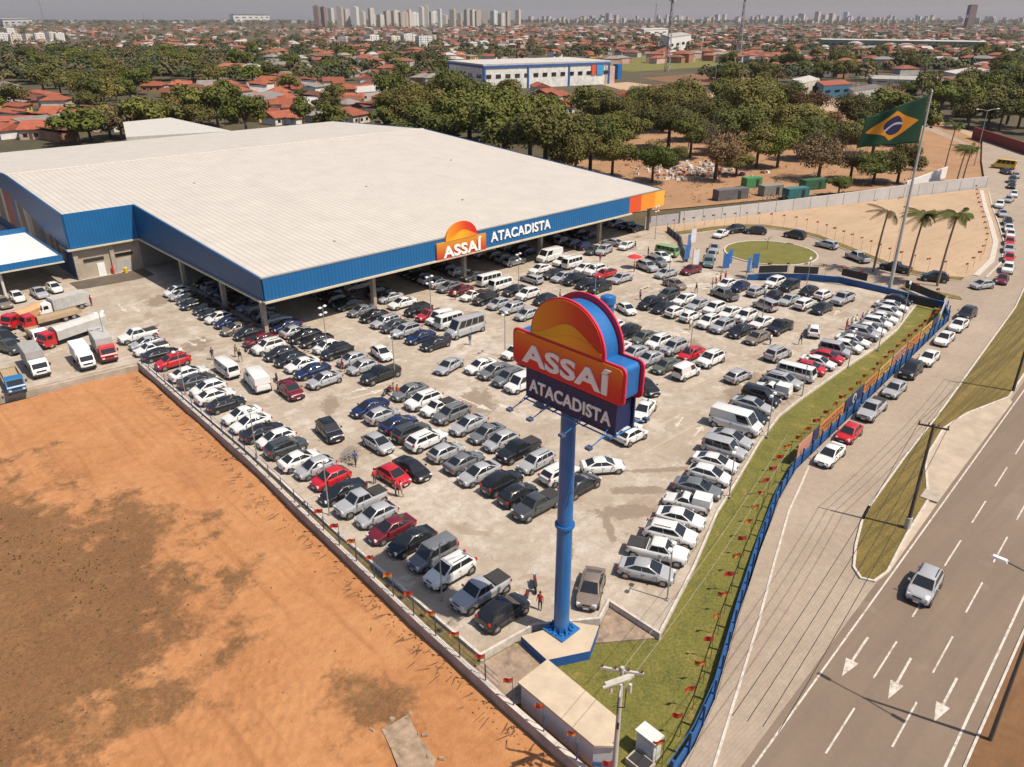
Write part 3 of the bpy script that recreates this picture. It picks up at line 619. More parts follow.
for y in (25.2, 27.3, 30.0, 31.8):
    for sg, x in ((-1, 31.2), (1, 32.9)):
        b = MB(); b.tube((x, y, 18.2), (x + sg * 1.7, y, 17.8), .035, .035, 6); b.tube((x, y, 18.55), (x + sg * 1.0, y, 17.98), .022, .022, 6); f = part(b, 'lamp_arm', SIGNBLUE, py_)
        b = MB(); b.box((x + sg * 1.75, y, 17.84), (.3, .36, .16), 0); b.box((x + sg * 1.62, y, 17.9), (.04, .3, .14)); part(b, 'floodlight', M('floodlight_grey', (.1, .14, .24), .4, .4), f)
b = MB()
for x in (31.0, 33.0): b.path([(x, 24.8, 18.02), (x, 32.1, 18.02)], .05, 6)
for y in (24.9, 27, 29.5, 32): b.path([(30.9, y, 18.02), (33.1, y, 18.02)], .05, 6)
part(b, 'frame', SIGNBLUE, py_)
# plinth with blue sides
q = pts([(521, 636), (547, 660), (590, 651), (599, 626), (573, 622)], .3)
b = MB(); b.prism([(v.x, v.y) for v in q], -.75, .3, 0, 1); tag(b.build('sign_plinth', [M('plinth_top', (.43, .345, .25), .8, 0, .1, .8), M('plinth_blue', (.012, .075, .25), .6)]), 'pale concrete plinth with blue sides under the pylon sign', 'plinth')
# pump house by the wall
ph = empty('pump_house', (26, 23, -.5), 0, 'small flat roofed block with pale lilac walls between the wall and the lawn', 'hut')
b = MB(); b.prism([(25.75, 26.75), (28.25, 26.85), (28.0, 20.75), (26.5, 19.6), (25.7, 20.5)], -1.0, 1.25); part(b, 'wall', M('lilac_wall', (.50, .47, .48), .8, 0, .1, 1), ph)
b = MB(); b.prism([(25.6, 26.9), (28.4, 27.0), (28.12, 20.6), (26.5, 19.4), (25.55, 20.35)], 1.25, 1.4); part(b, 'roof', M('screed_roof', (.43, .345, .25), .8, 0, .12, 1.2), ph)
b = MB(); b.box((26.6, 19.5, .6), (.08, .08, 2.4)); part(b, 'corner_post', SIGNBLUE, ph); b = MB(); b.strip([(28.27, 26.8), (28.03, 20.74), (26.5, 19.56), (25.68, 20.46)], .05, -.9, -.15); part(b, 'blue_skirting', SIGNBLUE, ph)
# electrical cabinet
cb = empty('meter_cabinet', (28.9, 18.7, -.5), 0, 'white electrical cabinet beside the utility pole at the lawn corner', 'cabinet')
b = MB(); b.box((28.75, 18.75, .35), (.75, 1.3, 1.7)); part(b, 'body', WALLW, cb); b = MB(); b.box((28.75, 18.75, 1.24), (.95, 1.5, .1)); part(b, 'roof', WALLW, cb)
b = MB(); b.box((28.36, 18.75, .35), (.05, 1.0, 1.3)); part(b, 'door', M('cabinet_door', (.45, .45, .46), .5), cb)
b = MB(); b.box((27.7, 18.5, -.25), (1.0, 1.5, .5)); b.box((27.7, 18.5, .03), (.8, 1.2, .06), 0, 1); tag(b.build('hatch_box', [CONC, DARK]), 'low concrete hatch box with dark lid at the foot of the pole', 'hatch')
# ------------------------------------------------------------------ vehicles
def spec(L, W, zb, prof, gh, roof, belt, nwin=2, cargo=False, bed=None, wr=.31, fx=None, rx=None, zl=.66, zt=.8, rack=False, roofw=.70):
    return dict(L=L, W=W, zb=zb, prof=prof, gh=gh, roof=roof, belt=belt, nwin=nwin, cargo=cargo, bed=bed, wr=wr, fx=fx or L / 2 - .78, rx=rx or -L / 2 + .72, zl=zl, zt=zt, rack=rack, roofw=roofw)
SPEC = {
 'ha': spec(3.95, 1.70, .2, [(1.97, .5), (1.93, .66), (1.78, .77), (1.4, .88), (.95, .96), (-.5, .99), (-1.7, 1.0), (-1.9, .92), (-1.975, .55)], (1.2, .22, -1.15, -1.82), 1.5, (.97, 1.0), roofw=.68, wr=.32),
 'se': spec(4.45, 1.75, .2, [(2.22, .5), (2.17, .65), (2.0, .75), (1.5, .87), (1.0, .94), (-.6, .97), (-1.5, 1.01), (-2.08, 1.0), (-2.19, .87), (-2.225, .52)], (1.22, .2, -.85, -1.78), 1.47, (.95, 1.0), roofw=.67, wr=.32),
 'su': spec(4.4, 1.82, .24, [(2.2, .6), (2.15, .8), (1.98, .93), (1.5, 1.02), (1.0, 1.08), (-.8, 1.1), (-1.95, 1.12), (-2.13, 1.02), (-2.2, .6)], (1.22, .36, -1.5, -2.04), 1.68, (1.09, 1.12), wr=.36, zl=.8, zt=.95, rack=True, roofw=.74),
 'wa': spec(4.3, 1.7, .2, [(2.15, .52), (2.07, .68), (1.88, .77), (1.0, .93), (-.5, .96), (-1.95, .98), (-2.1, .9), (-2.15, .55)], (1.06, .34, -1.75, -2.06), 1.48, (.94, .97), nwin=3, rack=True),
 'pi': spec(5.15, 1.84, .3, [(2.57, .66), (2.5, .9), (2.25, 1.0), (1.25, 1.1), (0, 1.12), (-.72, 1.12), (-2.5, 1.12), (-2.55, 1.05), (-2.575, .62)], (1.3, .62, -.5, -.78), 1.76, (1.1, 1.12), bed=(-.88, -2.5), wr=.38, zl=.86, zt=.9, roofw=.74),
 'sp': spec(4.45, 1.67, .22, [(2.22, .55), (2.15, .7), (1.95, .78), (1.1, .94), (.2, .97), (-.5, .98), (-2.12, .98), (-2.2, .92), (-2.225, .55)], (1.15, .45, -.12, -.38), 1.5, (.95, .98), nwin=1, bed=(-.48, -2.15), zl=.7),
 'sc': spec(4.45, 1.67, .22, [(2.22, .55), (2.15, .7), (1.95, .78), (1.1, .94), (.2, .97), (-.5, .98), (-2.12, .98), (-2.2, .92), (-2.225, .55)], (1.15, .45, -.12, -.38), 1.5, (.95, .98), nwin=1, bed=(-.5, -2.15), zl=.7),
 'va': spec(4.2, 1.74, .22, [(2.1, .56), (2.03, .76), (1.85, .86), (1.15, 1.0), (-.5, 1.02), (-1.95, 1.04), (-2.07, 1.0), (-2.1, .55)], (1.22, .55, -1.93, -2.04), 1.84, (1.01, 1.04), nwin=3, zl=.74, zt=1.0, roofw=.82),
 'cv': spec(4.2, 1.74, .22, [(2.1, .56), (2.03, .76), (1.85, .86), (1.15, 1.0), (-.5, 1.02), (-1.95, 1.04), (-2.07, 1.0), (-2.1, .55)], (1.22, .55, -1.98, -2.05), 1.88, (1.01, 1.04), nwin=3, cargo=True, zl=.74, zt=1.0, roofw=.86),
 'ko': spec(4.5, 1.74, .26, [(2.25, .6), (2.24, .95), (2.18, 1.12), (1.6, 1.16), (-1.0, 1.16), (-2.15, 1.16), (-2.23, 1.0), (-2.25, .6)], (2.2, 1.92, -2.05, -2.18), 1.98, (1.14, 1.15), nwin=4, zl=.8, zt=.85, fx=1.4, rx=-1.2, roofw=.8),
 'bv': spec(5.4, 1.98, .28, [(2.7, .62), (2.62, .95), (2.45, 1.1), (2.0, 1.3), (-1.0, 1.32), (-2.6, 1.34), (-2.68, 1.2), (-2.7, .6)], (2.05, 1.35, -2.55, -2.66), 2.3, (1.28, 1.34), nwin=3, cargo=True, wr=.35, zl=.9, zt=1.2, roofw=.86),
 'sr': spec(6.2, 2.0, .28, [(3.1, .62), (3.02, .95), (2.85, 1.1), (2.35, 1.32), (-1.0, 1.34), (-3.0, 1.36), (-3.08, 1.2), (-3.1, .6)], (2.4, 1.6, -2.95, -3.06), 2.65, (1.3, 1.36), nwin=4, wr=.36, zl=.9, zt=1.2, roofw=.86),
}
KIND = dict(ha=('hatchback_car', 'hatchback', 'car'), se=('sedan_car', 'sedan', 'car'), su=('crossover_car', 'tall car', 'car'), wa=('estate_car', 'estate car', 'car'), pi=('pickup_truck', 'pickup', 'pickup'), sp=('small_pickup', 'small pickup', 'pickup'),
            sc=('canopy_pickup', 'small pickup with load box', 'pickup'), va=('passenger_van', 'passenger van', 'van'), cv=('panel_van', 'panel van', 'van'), ko=('minibus', 'minibus', 'minibus'), bv=('delivery_van', 'delivery van', 'van'), sr=('large_minibus', 'large minibus', 'minibus'))
def lerp(a, b, t): return a + (b - a) * t
def bil(a, b, c, d, u, v):     # a-b bottom, d-c top
    return a.lerp(b, u).lerp(d.lerp(c, u), v)
def pane(mb, a, b, c, d, u0, u1, v0, v1, off=.012):
    n = (b - a).cross(d - a).normalized() * off
    q = [bil(a, b, c, d, u, v) + n for u, v in ((u0, v0), (u1, v0), (u1, v1), (u0, v1))]
    q2 = [p - n * 1.6 for p in q]
    mb.add(q + q2, [(0, 1, 2, 3), (0, 4, 5, 1), (1, 5, 6, 2), (2, 6, 7, 3), (3, 7, 4, 0)])
def car_parts(t):
    S = SPEC[t]; L, W, zb = S['L'], S['W'], S['zb']; hw = W / 2; out = []
    body = MB(); pr = S['prof']; st = []
    for (x0, z0), (x1, z1) in zip(pr, pr[1:]):
        n = max(1, int(abs(x1 - x0) / .45))
        for i in range(n): st.append((lerp(x0, x1, i / n), lerp(z0, z1, i / n)))
    st.append(pr[-1]); rings = []
    for x, zt in st:
        e = max(0, (abs(x) - (L / 2 - .8)) / .8); wf = (1 - .22 * e ** 2.6) * hw; zl = zb + .14 * max(0, (abs(x) - (L / 2 - .3)) / .3); zt = max(zt, zl + .2)
        half = [(.78 * wf, zl), (.965 * wf, zl + .09), (1.0 * wf, lerp(zl, zt, .55)), (.975 * wf, zt - .09), (.90 * wf, zt - .01), (.45 * wf, zt + .012)]
        rings.append([(x, y, z) for y, z in half] + [(x, 0, zt + .016)] + [(x, -y, z) for y, z in half[::-1]])
    k = len(rings[0]); vs = [p for r in rings for p in r]; fs = []
    for i in range(len(rings) - 1):
        for j in range(k): fs.append((i * k + j, i * k + (j + 1) % k, (i + 1) * k + (j + 1) % k, (i + 1) * k + j))
    body.add(vs, fs + [tuple(range(k - 1, -1, -1)), tuple((len(rings) - 1) * k + j for j in range(k))], 0, True)
    g = S['gh']; bf, br = S['belt']; rf = S['roof']; wb, wt, wr_ = .885 * hw, S['roofw'] * hw, (S['roofw'] - .1) * hw
    V = Vector
    B = [V((g[0], wb, bf - .02)), V((g[0], -wb, bf - .02)), V((g[3], -wb, br - .02)), V((g[3], wb, br - .02))]
    E = [V((g[1], wt, rf - .06)), V((g[1], -wt, rf - .06)), V((g[2], -wt, rf - .06)), V((g[2], wt, rf - .06))]
    T = [V((g[1] - .14, wr_, rf - .005)), V((g[1] - .14, -wr_, rf - .005)), V((g[2] + .1, -wr_, rf - .005)), V((g[2] + .1, wr_, rf - .005))]
    C0, C1 = V((g[1] - .3, 0, rf + .03)), V((g[2] + .25, 0, rf + .005))
    for q in (E[2], E[3], T[2], T[3]): q.z -= .05
    gv = B + E + T + [C0, C1]; gf = []
    for i in range(4):
        j = (i + 1) % 4; gf += [(i, i + 4, j + 4, j), (i + 4, i + 8, j + 8, j + 4)]
    gf += [(8, 12, 9), (9, 12, 13, 10), (10, 13, 11), (11, 13, 12, 8)]
    body.add(gv, gf, 0, True)
    for x in (S['fx'], S['rx']):        # dark wheel arches
        for sy in (1, -1): body.tube((x, sy * (hw * .80), S['wr']), (x, sy * (hw * 1.004), S['wr'] + .02), S['wr'] + .075, S['wr'] + .075, 14, 1)
    body.box((0, 0, zb + .02), (L * .9, W * .84, .1), 0, 1)
    for sy in (1, -1):
        body.box((0, sy * hw * .985, zb + .1), (L * .46, .05, .12), 0, 1)
        xs_ = [g[0] - .25, (g[0] + g[3]) / 2 + .05] + ([g[3] + .42] if not S['bed'] else [])
        for x_ in xs_: body.box((x_, sy * hw * .992, (zb + bf) / 2 + .06), (.018, .03, (bf - zb) * .72), 0, 1)
        for x_ in xs_[1:]: body.box((x_ + .14, sy * hw * 1.0, bf - .16), (.16, .03, .035), 0, 1)
    if not S['bed']: body.box((-L / 2 + .02, 0, zb + .22), (.1, W * .7, .16), 0, 1)
    out.append(('body', body, 'paint', 42))
    m = MB(); pane(m, B[1], B[0], E[0], E[1], .05, .95, .08, .93)
    out.append(('windscreen', m, GLASS, 0))
    if not (S['cargo'] and t != 'cv'):
        m = MB(); pane(m, B[3], B[2], E[2], E[3], .08, .92, .2 if S['cargo'] else .1, .88); out.append(('rear_window', m, GLASS, 0))
    n = S['nwin']
    for sy in (0, 1):
        m = MB()
        a, b, c, d = (B[0], B[3], E[3], E[0]) if sy == 0 else (B[2], B[1], E[1], E[2])
        for i in range(n):
            u0, u1 = lerp(.06, .95, i / n) + .012, lerp(.06, .95, (i + 1) / n) - .012
            if S['cargo'] and (i > 0 if sy == 0 else i < n - 1): continue
            pane(m, b if 0 else a, b, c, d, u0, u1, .14, .9)
        out.append(('side_window', m, GLASS, 0))
    for x in (S['fx'], S['rx']):
        for sy in (1, -1):
            m = MB(); r = S['wr']; y0 = sy * (hw * .78); y1 = sy * (hw * 1.012)
            m.tube((x, y0, r), (x, y1, r), r, r * .97, 16, 0); m.tube((x, y1, r), (x, y1 + sy * .008, r), r * .64, r * .58, 10, 1)
            for q in range(5):
                a = q * 2 * math.pi / 5; m.box((x + .36 * r * math.cos(a), y1 + sy * .011, r + .36 * r * math.sin(a)), (.05, .01, .05), 0, 0)
            out.append(('wheel', m, [TYRE, RIM], 0))
    for sy in (1, -1):
        m = MB(); m.box((L / 2 - .17, sy * hw * .68, S['zl']), (.26, hw * .36, .15), -sy * .22, 0, .8); out.append(('headlight', m, LAMP, 0))
        m = MB(); m.box((-L / 2 + .10, sy * hw * .78, S['zt'] + (.12 if t in ('va', 'cv', 'su') else 0)), (.16, hw * .24, .2 if t not in ('va', 'cv') else .34), sy * .15, 0, .85); out.append(('tail_light', m, TAIL, 0))
        m = MB(); m.box((g[0] - .32 if t not in ('ko',) else 2.1, sy * (hw + .09), bf + .1), (.12, .2, .15), 0, 0, .8); out.append(('side_mirror', m, 'paint' if sy else DARK, 0))
    m = MB(); m.box((L / 2 - .03, 0, zb + .2), (.12, W * .62, .16), 0, 0); m.box((L / 2 - .08, 0, S['zl'] - .02), (.12, W * .36, .1), 0, 0); out.append(('grille', m, DARK, 0))
    for sx in (1, -1): m = MB(); m.box((sx * (L / 2 + .035), 0, zb + (.2 if sx > 0 else .36)), (.02, .42, .13)); out.append(('number_plate', m, PLATE, 0))
    if S['rack']:
        for sy in (1, -1): m = MB(); m.box(((g[1] + g[2]) / 2, sy * wr_ * .98, rf + .05), ((g[1] - g[2]) * .75, .04, .05)); out.append(('roof_rail', m, DARK, 0))
    if S['bed']:
        x0, x1 = S['bed']; z = S['prof'][-3][1]
        if t == 'sc': m = MB(); m.box(((x0 + x1) / 2, 0, z + .33), (x0 - x1, W * .9, .72), 0, 0, .95); out.append(('load_box', m, 'paint', 0))
        else: m = MB(); m.box(((x0 + x1) / 2, 0, z + .03), (x0 - x1, W * .80, .05)); m.box((x0 - .08, 0, z + .1), (.07, W * .8, .1)); out.append(('bed_cover', m, M('bed_cover_vinyl', (.03, .028, .027), .7), 0))
    return out
MESH = {}
def car_mesh(t, c):
    k = (t, c)
    if k not in MESH:
        full = []
        for nm, mb, mat, sh in car_parts(t):
            mats = paint(c) if mat == 'paint' else mat
            if nm == 'body': mats = [paint(c), DARK]
            key = (t, nm, len([1 for f in full if f[0] == nm]), c if mat == 'paint' else 0)
            if key not in MESH: MESH[key] = mb.mesh(nm, mats, sh or None)
            full.append((nm, MESH[key]))
        MESH[k] = full
    return MESH[k]
def car_lod(t, c):
    k = (t, c, 'far')
    if k not in MESH:
        b = MB(); slots = [paint(c), DARK, GLASS, TYRE, RIM, LAMP, TAIL, PLATE]
        for nm, mb, mat, sh in car_parts(t):
            if nm in ('grille', 'number_plate', 'roof_rail'): continue
            idx = {'body': [0, 1], 'wheel': [3, 4], 'load_box': 0, 'side_mirror': 0, 'headlight': 5, 'tail_light': 6, 'bed_cover': 1}.get(nm, 2)
            b.merge(mb, idx)
        MESH[k] = b.mesh(KIND[t][0], slots, 34)
    return MESH[k]
PROTO = {}
NCAR = 0
rs_ = random.Random(404)
def put_car(x, y, head, c, t, label, group=None, z=0.0):
    global NCAR
    NCAR += 1
    nm, _, cat = KIND[t]; d = math.hypot(x, y)
    if d > 112:
        o = link(nm, car_lod(t, c), None, (x, y, z), head); o.scale = (rs_.uniform(.95, 1.05), rs_.uniform(.97, 1.03), rs_.uniform(.95, 1.06))
        return tag(o, label, cat, group)
    if (t, c) not in PROTO:
        o = empty(nm, (x, y, z), head)
        for pn, me in car_mesh(t, c): link(pn, me, o)
        PROTO[(t, c)] = o
    else:
        o = copy_tree(PROTO[(t, c)]); o.location = (x, y, z); o.rotation_euler = (0, 0, head)
        for k in ('label', 'category', 'group'):
            if k in o: del o[k]
    o.scale = (rs_.uniform(.95, 1.05), rs_.uniform(.97, 1.03), rs_.uniform(.95, 1.06))
    return tag(o, label, cat, group)
rc = random.Random(21)
def row(X, toks, where, group, head_f=None, minsp=2.28):
    """toks: (px, py, 'colour', 'type', heading)"""
    P = []
    for px, py, c, t, h in toks:
        p = at(px, py, .75); P.append([p.x, p.y, c, t, h])
    if X is not None:
        for i in range(1, len(P)):
            if P[i][1] - P[i - 1][1] < minsp: P[i][1] = P[i - 1][1] + minsp
    for i, (x, y, c, t, h) in enumerate(P):
        if X is not None: x = X + rc.uniform(-.22, .22); a = R(h + rc.uniform(-1.6, 1.6))
        else: a = head_f(x) + R(h + rc.uniform(-1.5, 1.5))
        put_car(x, y, a, c, t, f'{CNAME[c]} {KIND[t][1]}, {ORD[i]} from {where}', group)
    return P
F, B_ = 180, 0
def toks(s):
    r = []
    for w in s.split():
        a = w.split(','); r.append((float(a[0]), float(a[1]), a[2][0], a[2][1:3], 0 if a[2].endswith('0') else 180))
    return r
def extend(X, y, y1, where, group, n0, seed, heads=(0, 180), miss=.12):
    q = random.Random(seed); i = n0
    while y < y1:
        if q.random() > miss:
            c = q.choice('kkdgswskwdbs'); t = q.choice(['ha', 'se', 'ha', 'su', 'se', 'ha', 'wa'])
            put_car(X + q.uniform(-.25, .25), y, R(q.choice(heads) + q.uniform(-2, 2)), c, t, f'{CNAME[c]} {KIND[t][1]}, {ORD[i]} from {where}', group); i += 1
        y += 2.62
G_A = 'cars along the low wall beside the earth lot'
row(30.1, toks('508,607,ksu0 480,591,spi 452,569,wsu 431,555,gva 409,541,kse 394,526,mse 375,514,sha 363,500,spi 342,490,kse 326,479,rha 310,468.5,sha 300,458.5,wse0 285,446.6,dsu0 273,438,wha 260,431,kse0 252,421,wse 239,414.7,wse 227,402,kse0 214.5,395,wse0 206.6,387.4,wha 195.7,379.6,dse0 186,373,wse0 173,361,rsu 167,351,kse0 153,347,wsp 145,342,sse 142,334,wpi'),
    'the pylon end of the low wall', G_A)
row(41.4, toks('538,503,dpi 516,494,kha0 496,484.5,ksu0 477.5,472.7,sse 460,462.6,gse0 440,453,sha0 426,439,wsu0 409,432,dsu0 398.6,422.4,bse0 381,414.6,sha0 370,406,bse'), 'the pylon, nearest inner row', 'cars in the nearest inner row')
row(46.8, toks('584,481,kse0 557,473.5,wsu0 534.6,461,swa 519.8,448.5,kpi 498.6,441,sha 480,434.4,gse 465,425,sse 450.5,413,gsu 437,407.5,wsp 423,399.7,wsu 414,388.8,gse'), 'the pylon, second inner row', 'cars in the second inner row')
row(41.6, toks('323,379.4,sse 310,370.5,bse 301,364,wse 288,359,kha 279,352.7,kse 270,346,wsu 262,338,mse 246,333,kha 238,327,zse 229,321,bha 222,316,wha 209,313,kse 201,309,kha 193,303,kse 186,299,dha 179,295,sha 174,291,wha'), 'the open end of the roof corner row', 'cars in the row under the roof corner')
row(47.1, toks('393,369.7,kpi 362,366,sha 349,359.5,sha 337,351,ksu 327,346,wha 315,339.5,kse 305,335,kse 295,330.5,sse0 287,324.6,bse'), 'the black pickup behind the corner row', 'cars in the second row by the roof corner')
extend(47.1, 100.2, 126, 'the light in the second corner row', 'cars in the second row by the roof corner', 9, 5)
G3, G4, G5, G6, G7, G8 = ('cars in the third roof edge row', 'cars in the fourth roof edge row', 'cars in the row before the sign panel', 'cars behind the sign panel row', 'cars in the row before the white letters', 'cars in the row of white vans')
row(58.2, toks('430.8,344,kse 421,335.7,bse 406,330,ssu 394.6,325.4,dha 387.7,320,swa 376,314.5,kse 360,310,gse 347,304,dse'), 'the lot, row left of grey minibus', G3)
extend(58.2, 101.6, 127, 'lot, shaded row left of minibus', G3, 8, 6)
row(64.6, toks('468.6,328,ssr 453,321,wko 444,317.5,wcv 426.7,315,rsp 416.5,309.7,ksu 400,303,wse 394,295.5,sse'), 'the front of the grey minibus row', G4)
extend(64.6, 100.4, 127, 'the front in the grey minibus row', G4, 7, 7)
row(75, toks('520.6,315.5,sha 510,308,swa 499,303,sha 487,297.7,ksu 471,295,wsp 462.4,289,mse 453.5,285,gse'), 'the lot, row before store sign', G5)
extend(75, 97.6, 127, 'the lot, shaded beneath store sign', G5, 7, 8)
row(81.4, toks('537.7,301,kha 526.7,294,wsu 514,290,kse 503.5,284,wko 489.8,280,wko 474.7,275,dse'), 'the front, two white minibus row', G6)
extend(81.4, 100.4, 127, 'front, shaded behind two white minibuses', G6, 6, 9)
row(92.2, toks('600,286.6,ksu 588,282.5,kse 575,279,ksu 560.5,277,sse 551,274,kse 540.4,268.3,wse'), 'the front, three black car row', G7)
extend(92.2, 98.4, 127, 'front, shaded behind three black cars', G7, 6, 10)
row(98.6, toks('614,279.8,sse 605,273,rsp 598.8,270,wsu 583.8,268.8,wha 572.8,263.4,wko 559,263.4,wsu 553.7,255.8,wbv'), 'the front, white delivery van row', G8)
extend(98.6, 101.4, 127, 'front, shaded behind white delivery van', G8, 7, 12)
extend(109.2, 97, 127, 'the light below the orange stripe', 'cars under the striped roof corner', 0, 13)
extend(115.4, 99, 127, 'the light below the yellow stripe', 'cars under the yellow roof corner', 0, 14)
extend(127.2, 99, 127, 'the light at the right roof edge', 'cars at the right roof edge', 0, 15)
# blocks right of the pylon sign
row(57.9, toks('586,449,wse0 557,420,mha 540,402,kha 520,383.5,wcv 509,377,gsu 492,371,gse 483,364,wse'), 'the lane, row behind pylon sign', 'cars in the row behind the pylon sign')
row(64.3, toks('632,437,wha0 628,420,mse 644,409.7,wse 580,380,kse 560,372,sha 545,365,kse 525,360,sha 507.6,354,wsp')[3:], 'the lane, second row behind sign', 'cars in the second row behind the pylon sign')
G9, G10, G11, G12 = ('cars in the white panel van row', 'cars in the red sedan row', 'cars in the bronze sedan row', 'cars in the black pickup row')
row(74.9, toks('683,372.7,wcv0 662.6,365.7,ose 647.7,358.6,sse 631,353,sse 620,346,wse 611,342,kha 601,337,sse 590,331,gha'), 'the right end, panel van row', G9)
row(80.3, toks('708.7,359.4,wsu 691.5,352.4,rse 672.7,347.7,ssu 658,342,wsu 641.4,337.5,ose 627.4,331.3,ksu 617,324,wha 604,318,kse'), 'the right end, red sedan row', G10)
row(91.9, toks('753,338,zse 739,330.5,kse 723.6,325,ssu 708,322,wsu 691,315,wha0 675.8,311,wha0 661.5,307,kse 647.8,303.6,ksu'), 'the right end, bronze sedan row', G11)
row(97.3, toks('779.6,326.6,kpi 760,322,wse 745,316.4,wsu 729.6,311.7,wse 714.8,307.7,wsu 697,303.6,sse 686,298,wse 667.6,294.7,dsu'), 'the right end, black pickup row', G12)
row(109, toks('820.7,307.7,kse 804,303.6,wsu0 789,298.8,sse 774,294.7,kha 753,292,sha0 738,286.6,bha 731,282.5,wha'), 'the flagpole, nearer blue wall row', 'cars in the first row by the blue wall')
row(115.3, toks('840,299.5,spi 822,294.7,wha0 809,290,kha 790.6,284.5,ksu 775.6,281.7,wsu'), 'the flagpole, farther blue wall row', 'cars in the second row by the blue wall')
# right kerb row
def kh(x): return R(-64 - max(0, min(1, (x - 44) / 26)) * 17)
G_K = 'cars along the kerb of the grass bank'
ks = toks('646.6,569,sse0 657.6,549.7,wpi0 670.3,532.7,wsu0 680.5,516.6,wse0 687.3,501.4,wsc 699,487,gse0 711,474.5,wha0 716,462,wse0 724.5,448.6,sva0 732.3,438.5,sse0 738,424,wbv0 748,414,kse0 749.5,405.6,sse0 760.4,397,kva0 772.6,388,wsc 782,379.8,ssu0 796,372.7,wko0 810,367,rha0 819.5,363.3,wse0 825.7,357,rha0 835,350,sva0 847.6,345.4,wha0 853,340,wse0 868,334.5,ssu0 874,329.5,wse0 880,323.5,wsu0 885,317.5,wse0 889,311.5,wha0 894,305.5,wse0 899,300,kha0')
KY = []
for i, (px, py, c, t, h) in enumerate(ks):
    p = at(px, py, .75); x, y = p.x, p.y
    if KY and x - KY[-1] < 2.45: x = KY[-1] + 2.45
    KY.append(x); y = min(max(y, yon(KERB, x) + SPEC[t]['L'] / 2 + .45), yon(KERB, x) + SPEC[t]['L'] / 2 + 1.1)
    put_car(x, y, kh(x) + R(h + rc.uniform(-2, 2)), c, t, f'{CNAME[c]} {KIND[t][1]}, {ORD[i]} from the pylon along the grass kerb', G_K)
def loose(px, py, dx, dy, c, t, label, z=0.0, group=None):
    p = at(px, py, z + .75); q = at(px + dx, py + dy, z + .75); d = q - p
    return put_car(p.x, p.y, math.atan2(d.y, d.x), c, t, label, group, z)
for a in ((393, 474, 20, 12, 'r', 'ha', 'red hatchback stopped across the bays beside two people'), (412, 467, 18, 11, 'k', 'se', 'black sedan parked across the lane beside the red hatchback'),
          (378, 442, 18, 11, 's', 'ha', 'silver hatchback driving past the end of the inner rows'), (329.6, 430, 10, 10, 'k', 'su', 'black tall car driving alone down the lane by the low wall'),
          (290.5, 389.6, 9, 7, 'm', 'su', 'dark brown tall car driving behind the white delivery van'), (257, 380.5, -10, -12, 'w', 'bv', 'white delivery van stopped in the lane, rear doors toward the drone'),
          (227, 368.6, -11, -8, 'w', 'ko', 'white minibus stopped in the lane ahead of the delivery van'), (381.6, 352, 14, 11, 'w', 'ha', 'white hatchback driving in the lane near the roof shade'),
          (448.7, 364.5, -16, 9, 's', 'se', 'silver sedan driving alone in the open cross lane'), (591, 586, -10, 38, 'z', 'se', 'bronze sedan parked close to the blue pylon pole'),
          (531.5, 278, -16, -5, 's', 'wa', 'silver estate car waiting before the row of white minibuses'), (604, 249.7, -14, 8, 's', 'su', 'silver tall car by the column under the white letters'), (592, 249.7, -14, 8, 'd', 'ha', 'dark grey hatchback by the column under the white letters'),
          (612.5, 241.5, -16, -3, 's', 'se', 'silver sedan nearest the striped roof corner column'), (626, 245, -14, 6, 'w', 'ha', 'white hatchback in the sun before the striped roof corner'),
          (667, 251.7, 14, 3, 'e', 'ko', 'lime green and white minibus parked beside the small lawn'), (662, 256, 14, 6, 'w', 'se', 'white sedan parked in front of the lime green minibus'), (656, 261, 14, 5, 'g', 'su', 'grey tall car behind the silver one near the gate'),
          (647, 266, 16, 6, 's', 'su', 'silver tall car nearest the red umbrella'), (666, 272.5, -18, 5, 's', 'se', 'silver sedan waiting in the lane before the gate'), (691, 269, -14, 4, 'm', 'se', 'dark red sedan passing the blue gate banners'),
          (675, 283, 16, 6, 'z', 'se', 'bronze sedan parked across the painted crossing'), (724.4, 293.5, -18, -7, 'g', 'pi', 'grey pickup parked across the end of the bays by the gate'), (765.4, 304.6, -16, -6, 's', 'va', 'silver grey passenger van parked across the bay ends'),
          (708.5, 261, -3, 14, 't', 'su', 'grey green tall car entering at the gate'), (626.6, 307.8, 13, 8, 'w', 'ha', 'white hatchback turning beside the blue water tower'), (646, 385, 16, 12, 'k', 'se', 'black sedan in the lane right of the pylon sign'),
          (644, 409, -14, 18, 'w', 'se', 'white sedan beside a person, right of the pylon sign'), (632, 434, 18, -9, 'w', 'ha', 'white hatchback with dark roof bars by the navy sign panel'),
          (738.5, 374.3, 18, -8, 's', 'ha', 'silver hatchback driving over the dark wet patch'), (778, 353, 18, -8, 's', 'su', 'silver tall car driving ahead of the silver hatchback'), (814, 329.5, 1, -12, 'w', 'ha', 'white hatchback driving away down the lane by the kerb row')):
    loose(*a)
put_car(50.8, 41.6, R(-35), 'w', 'se', 'white sedan parked just right of the blue pylon pole')
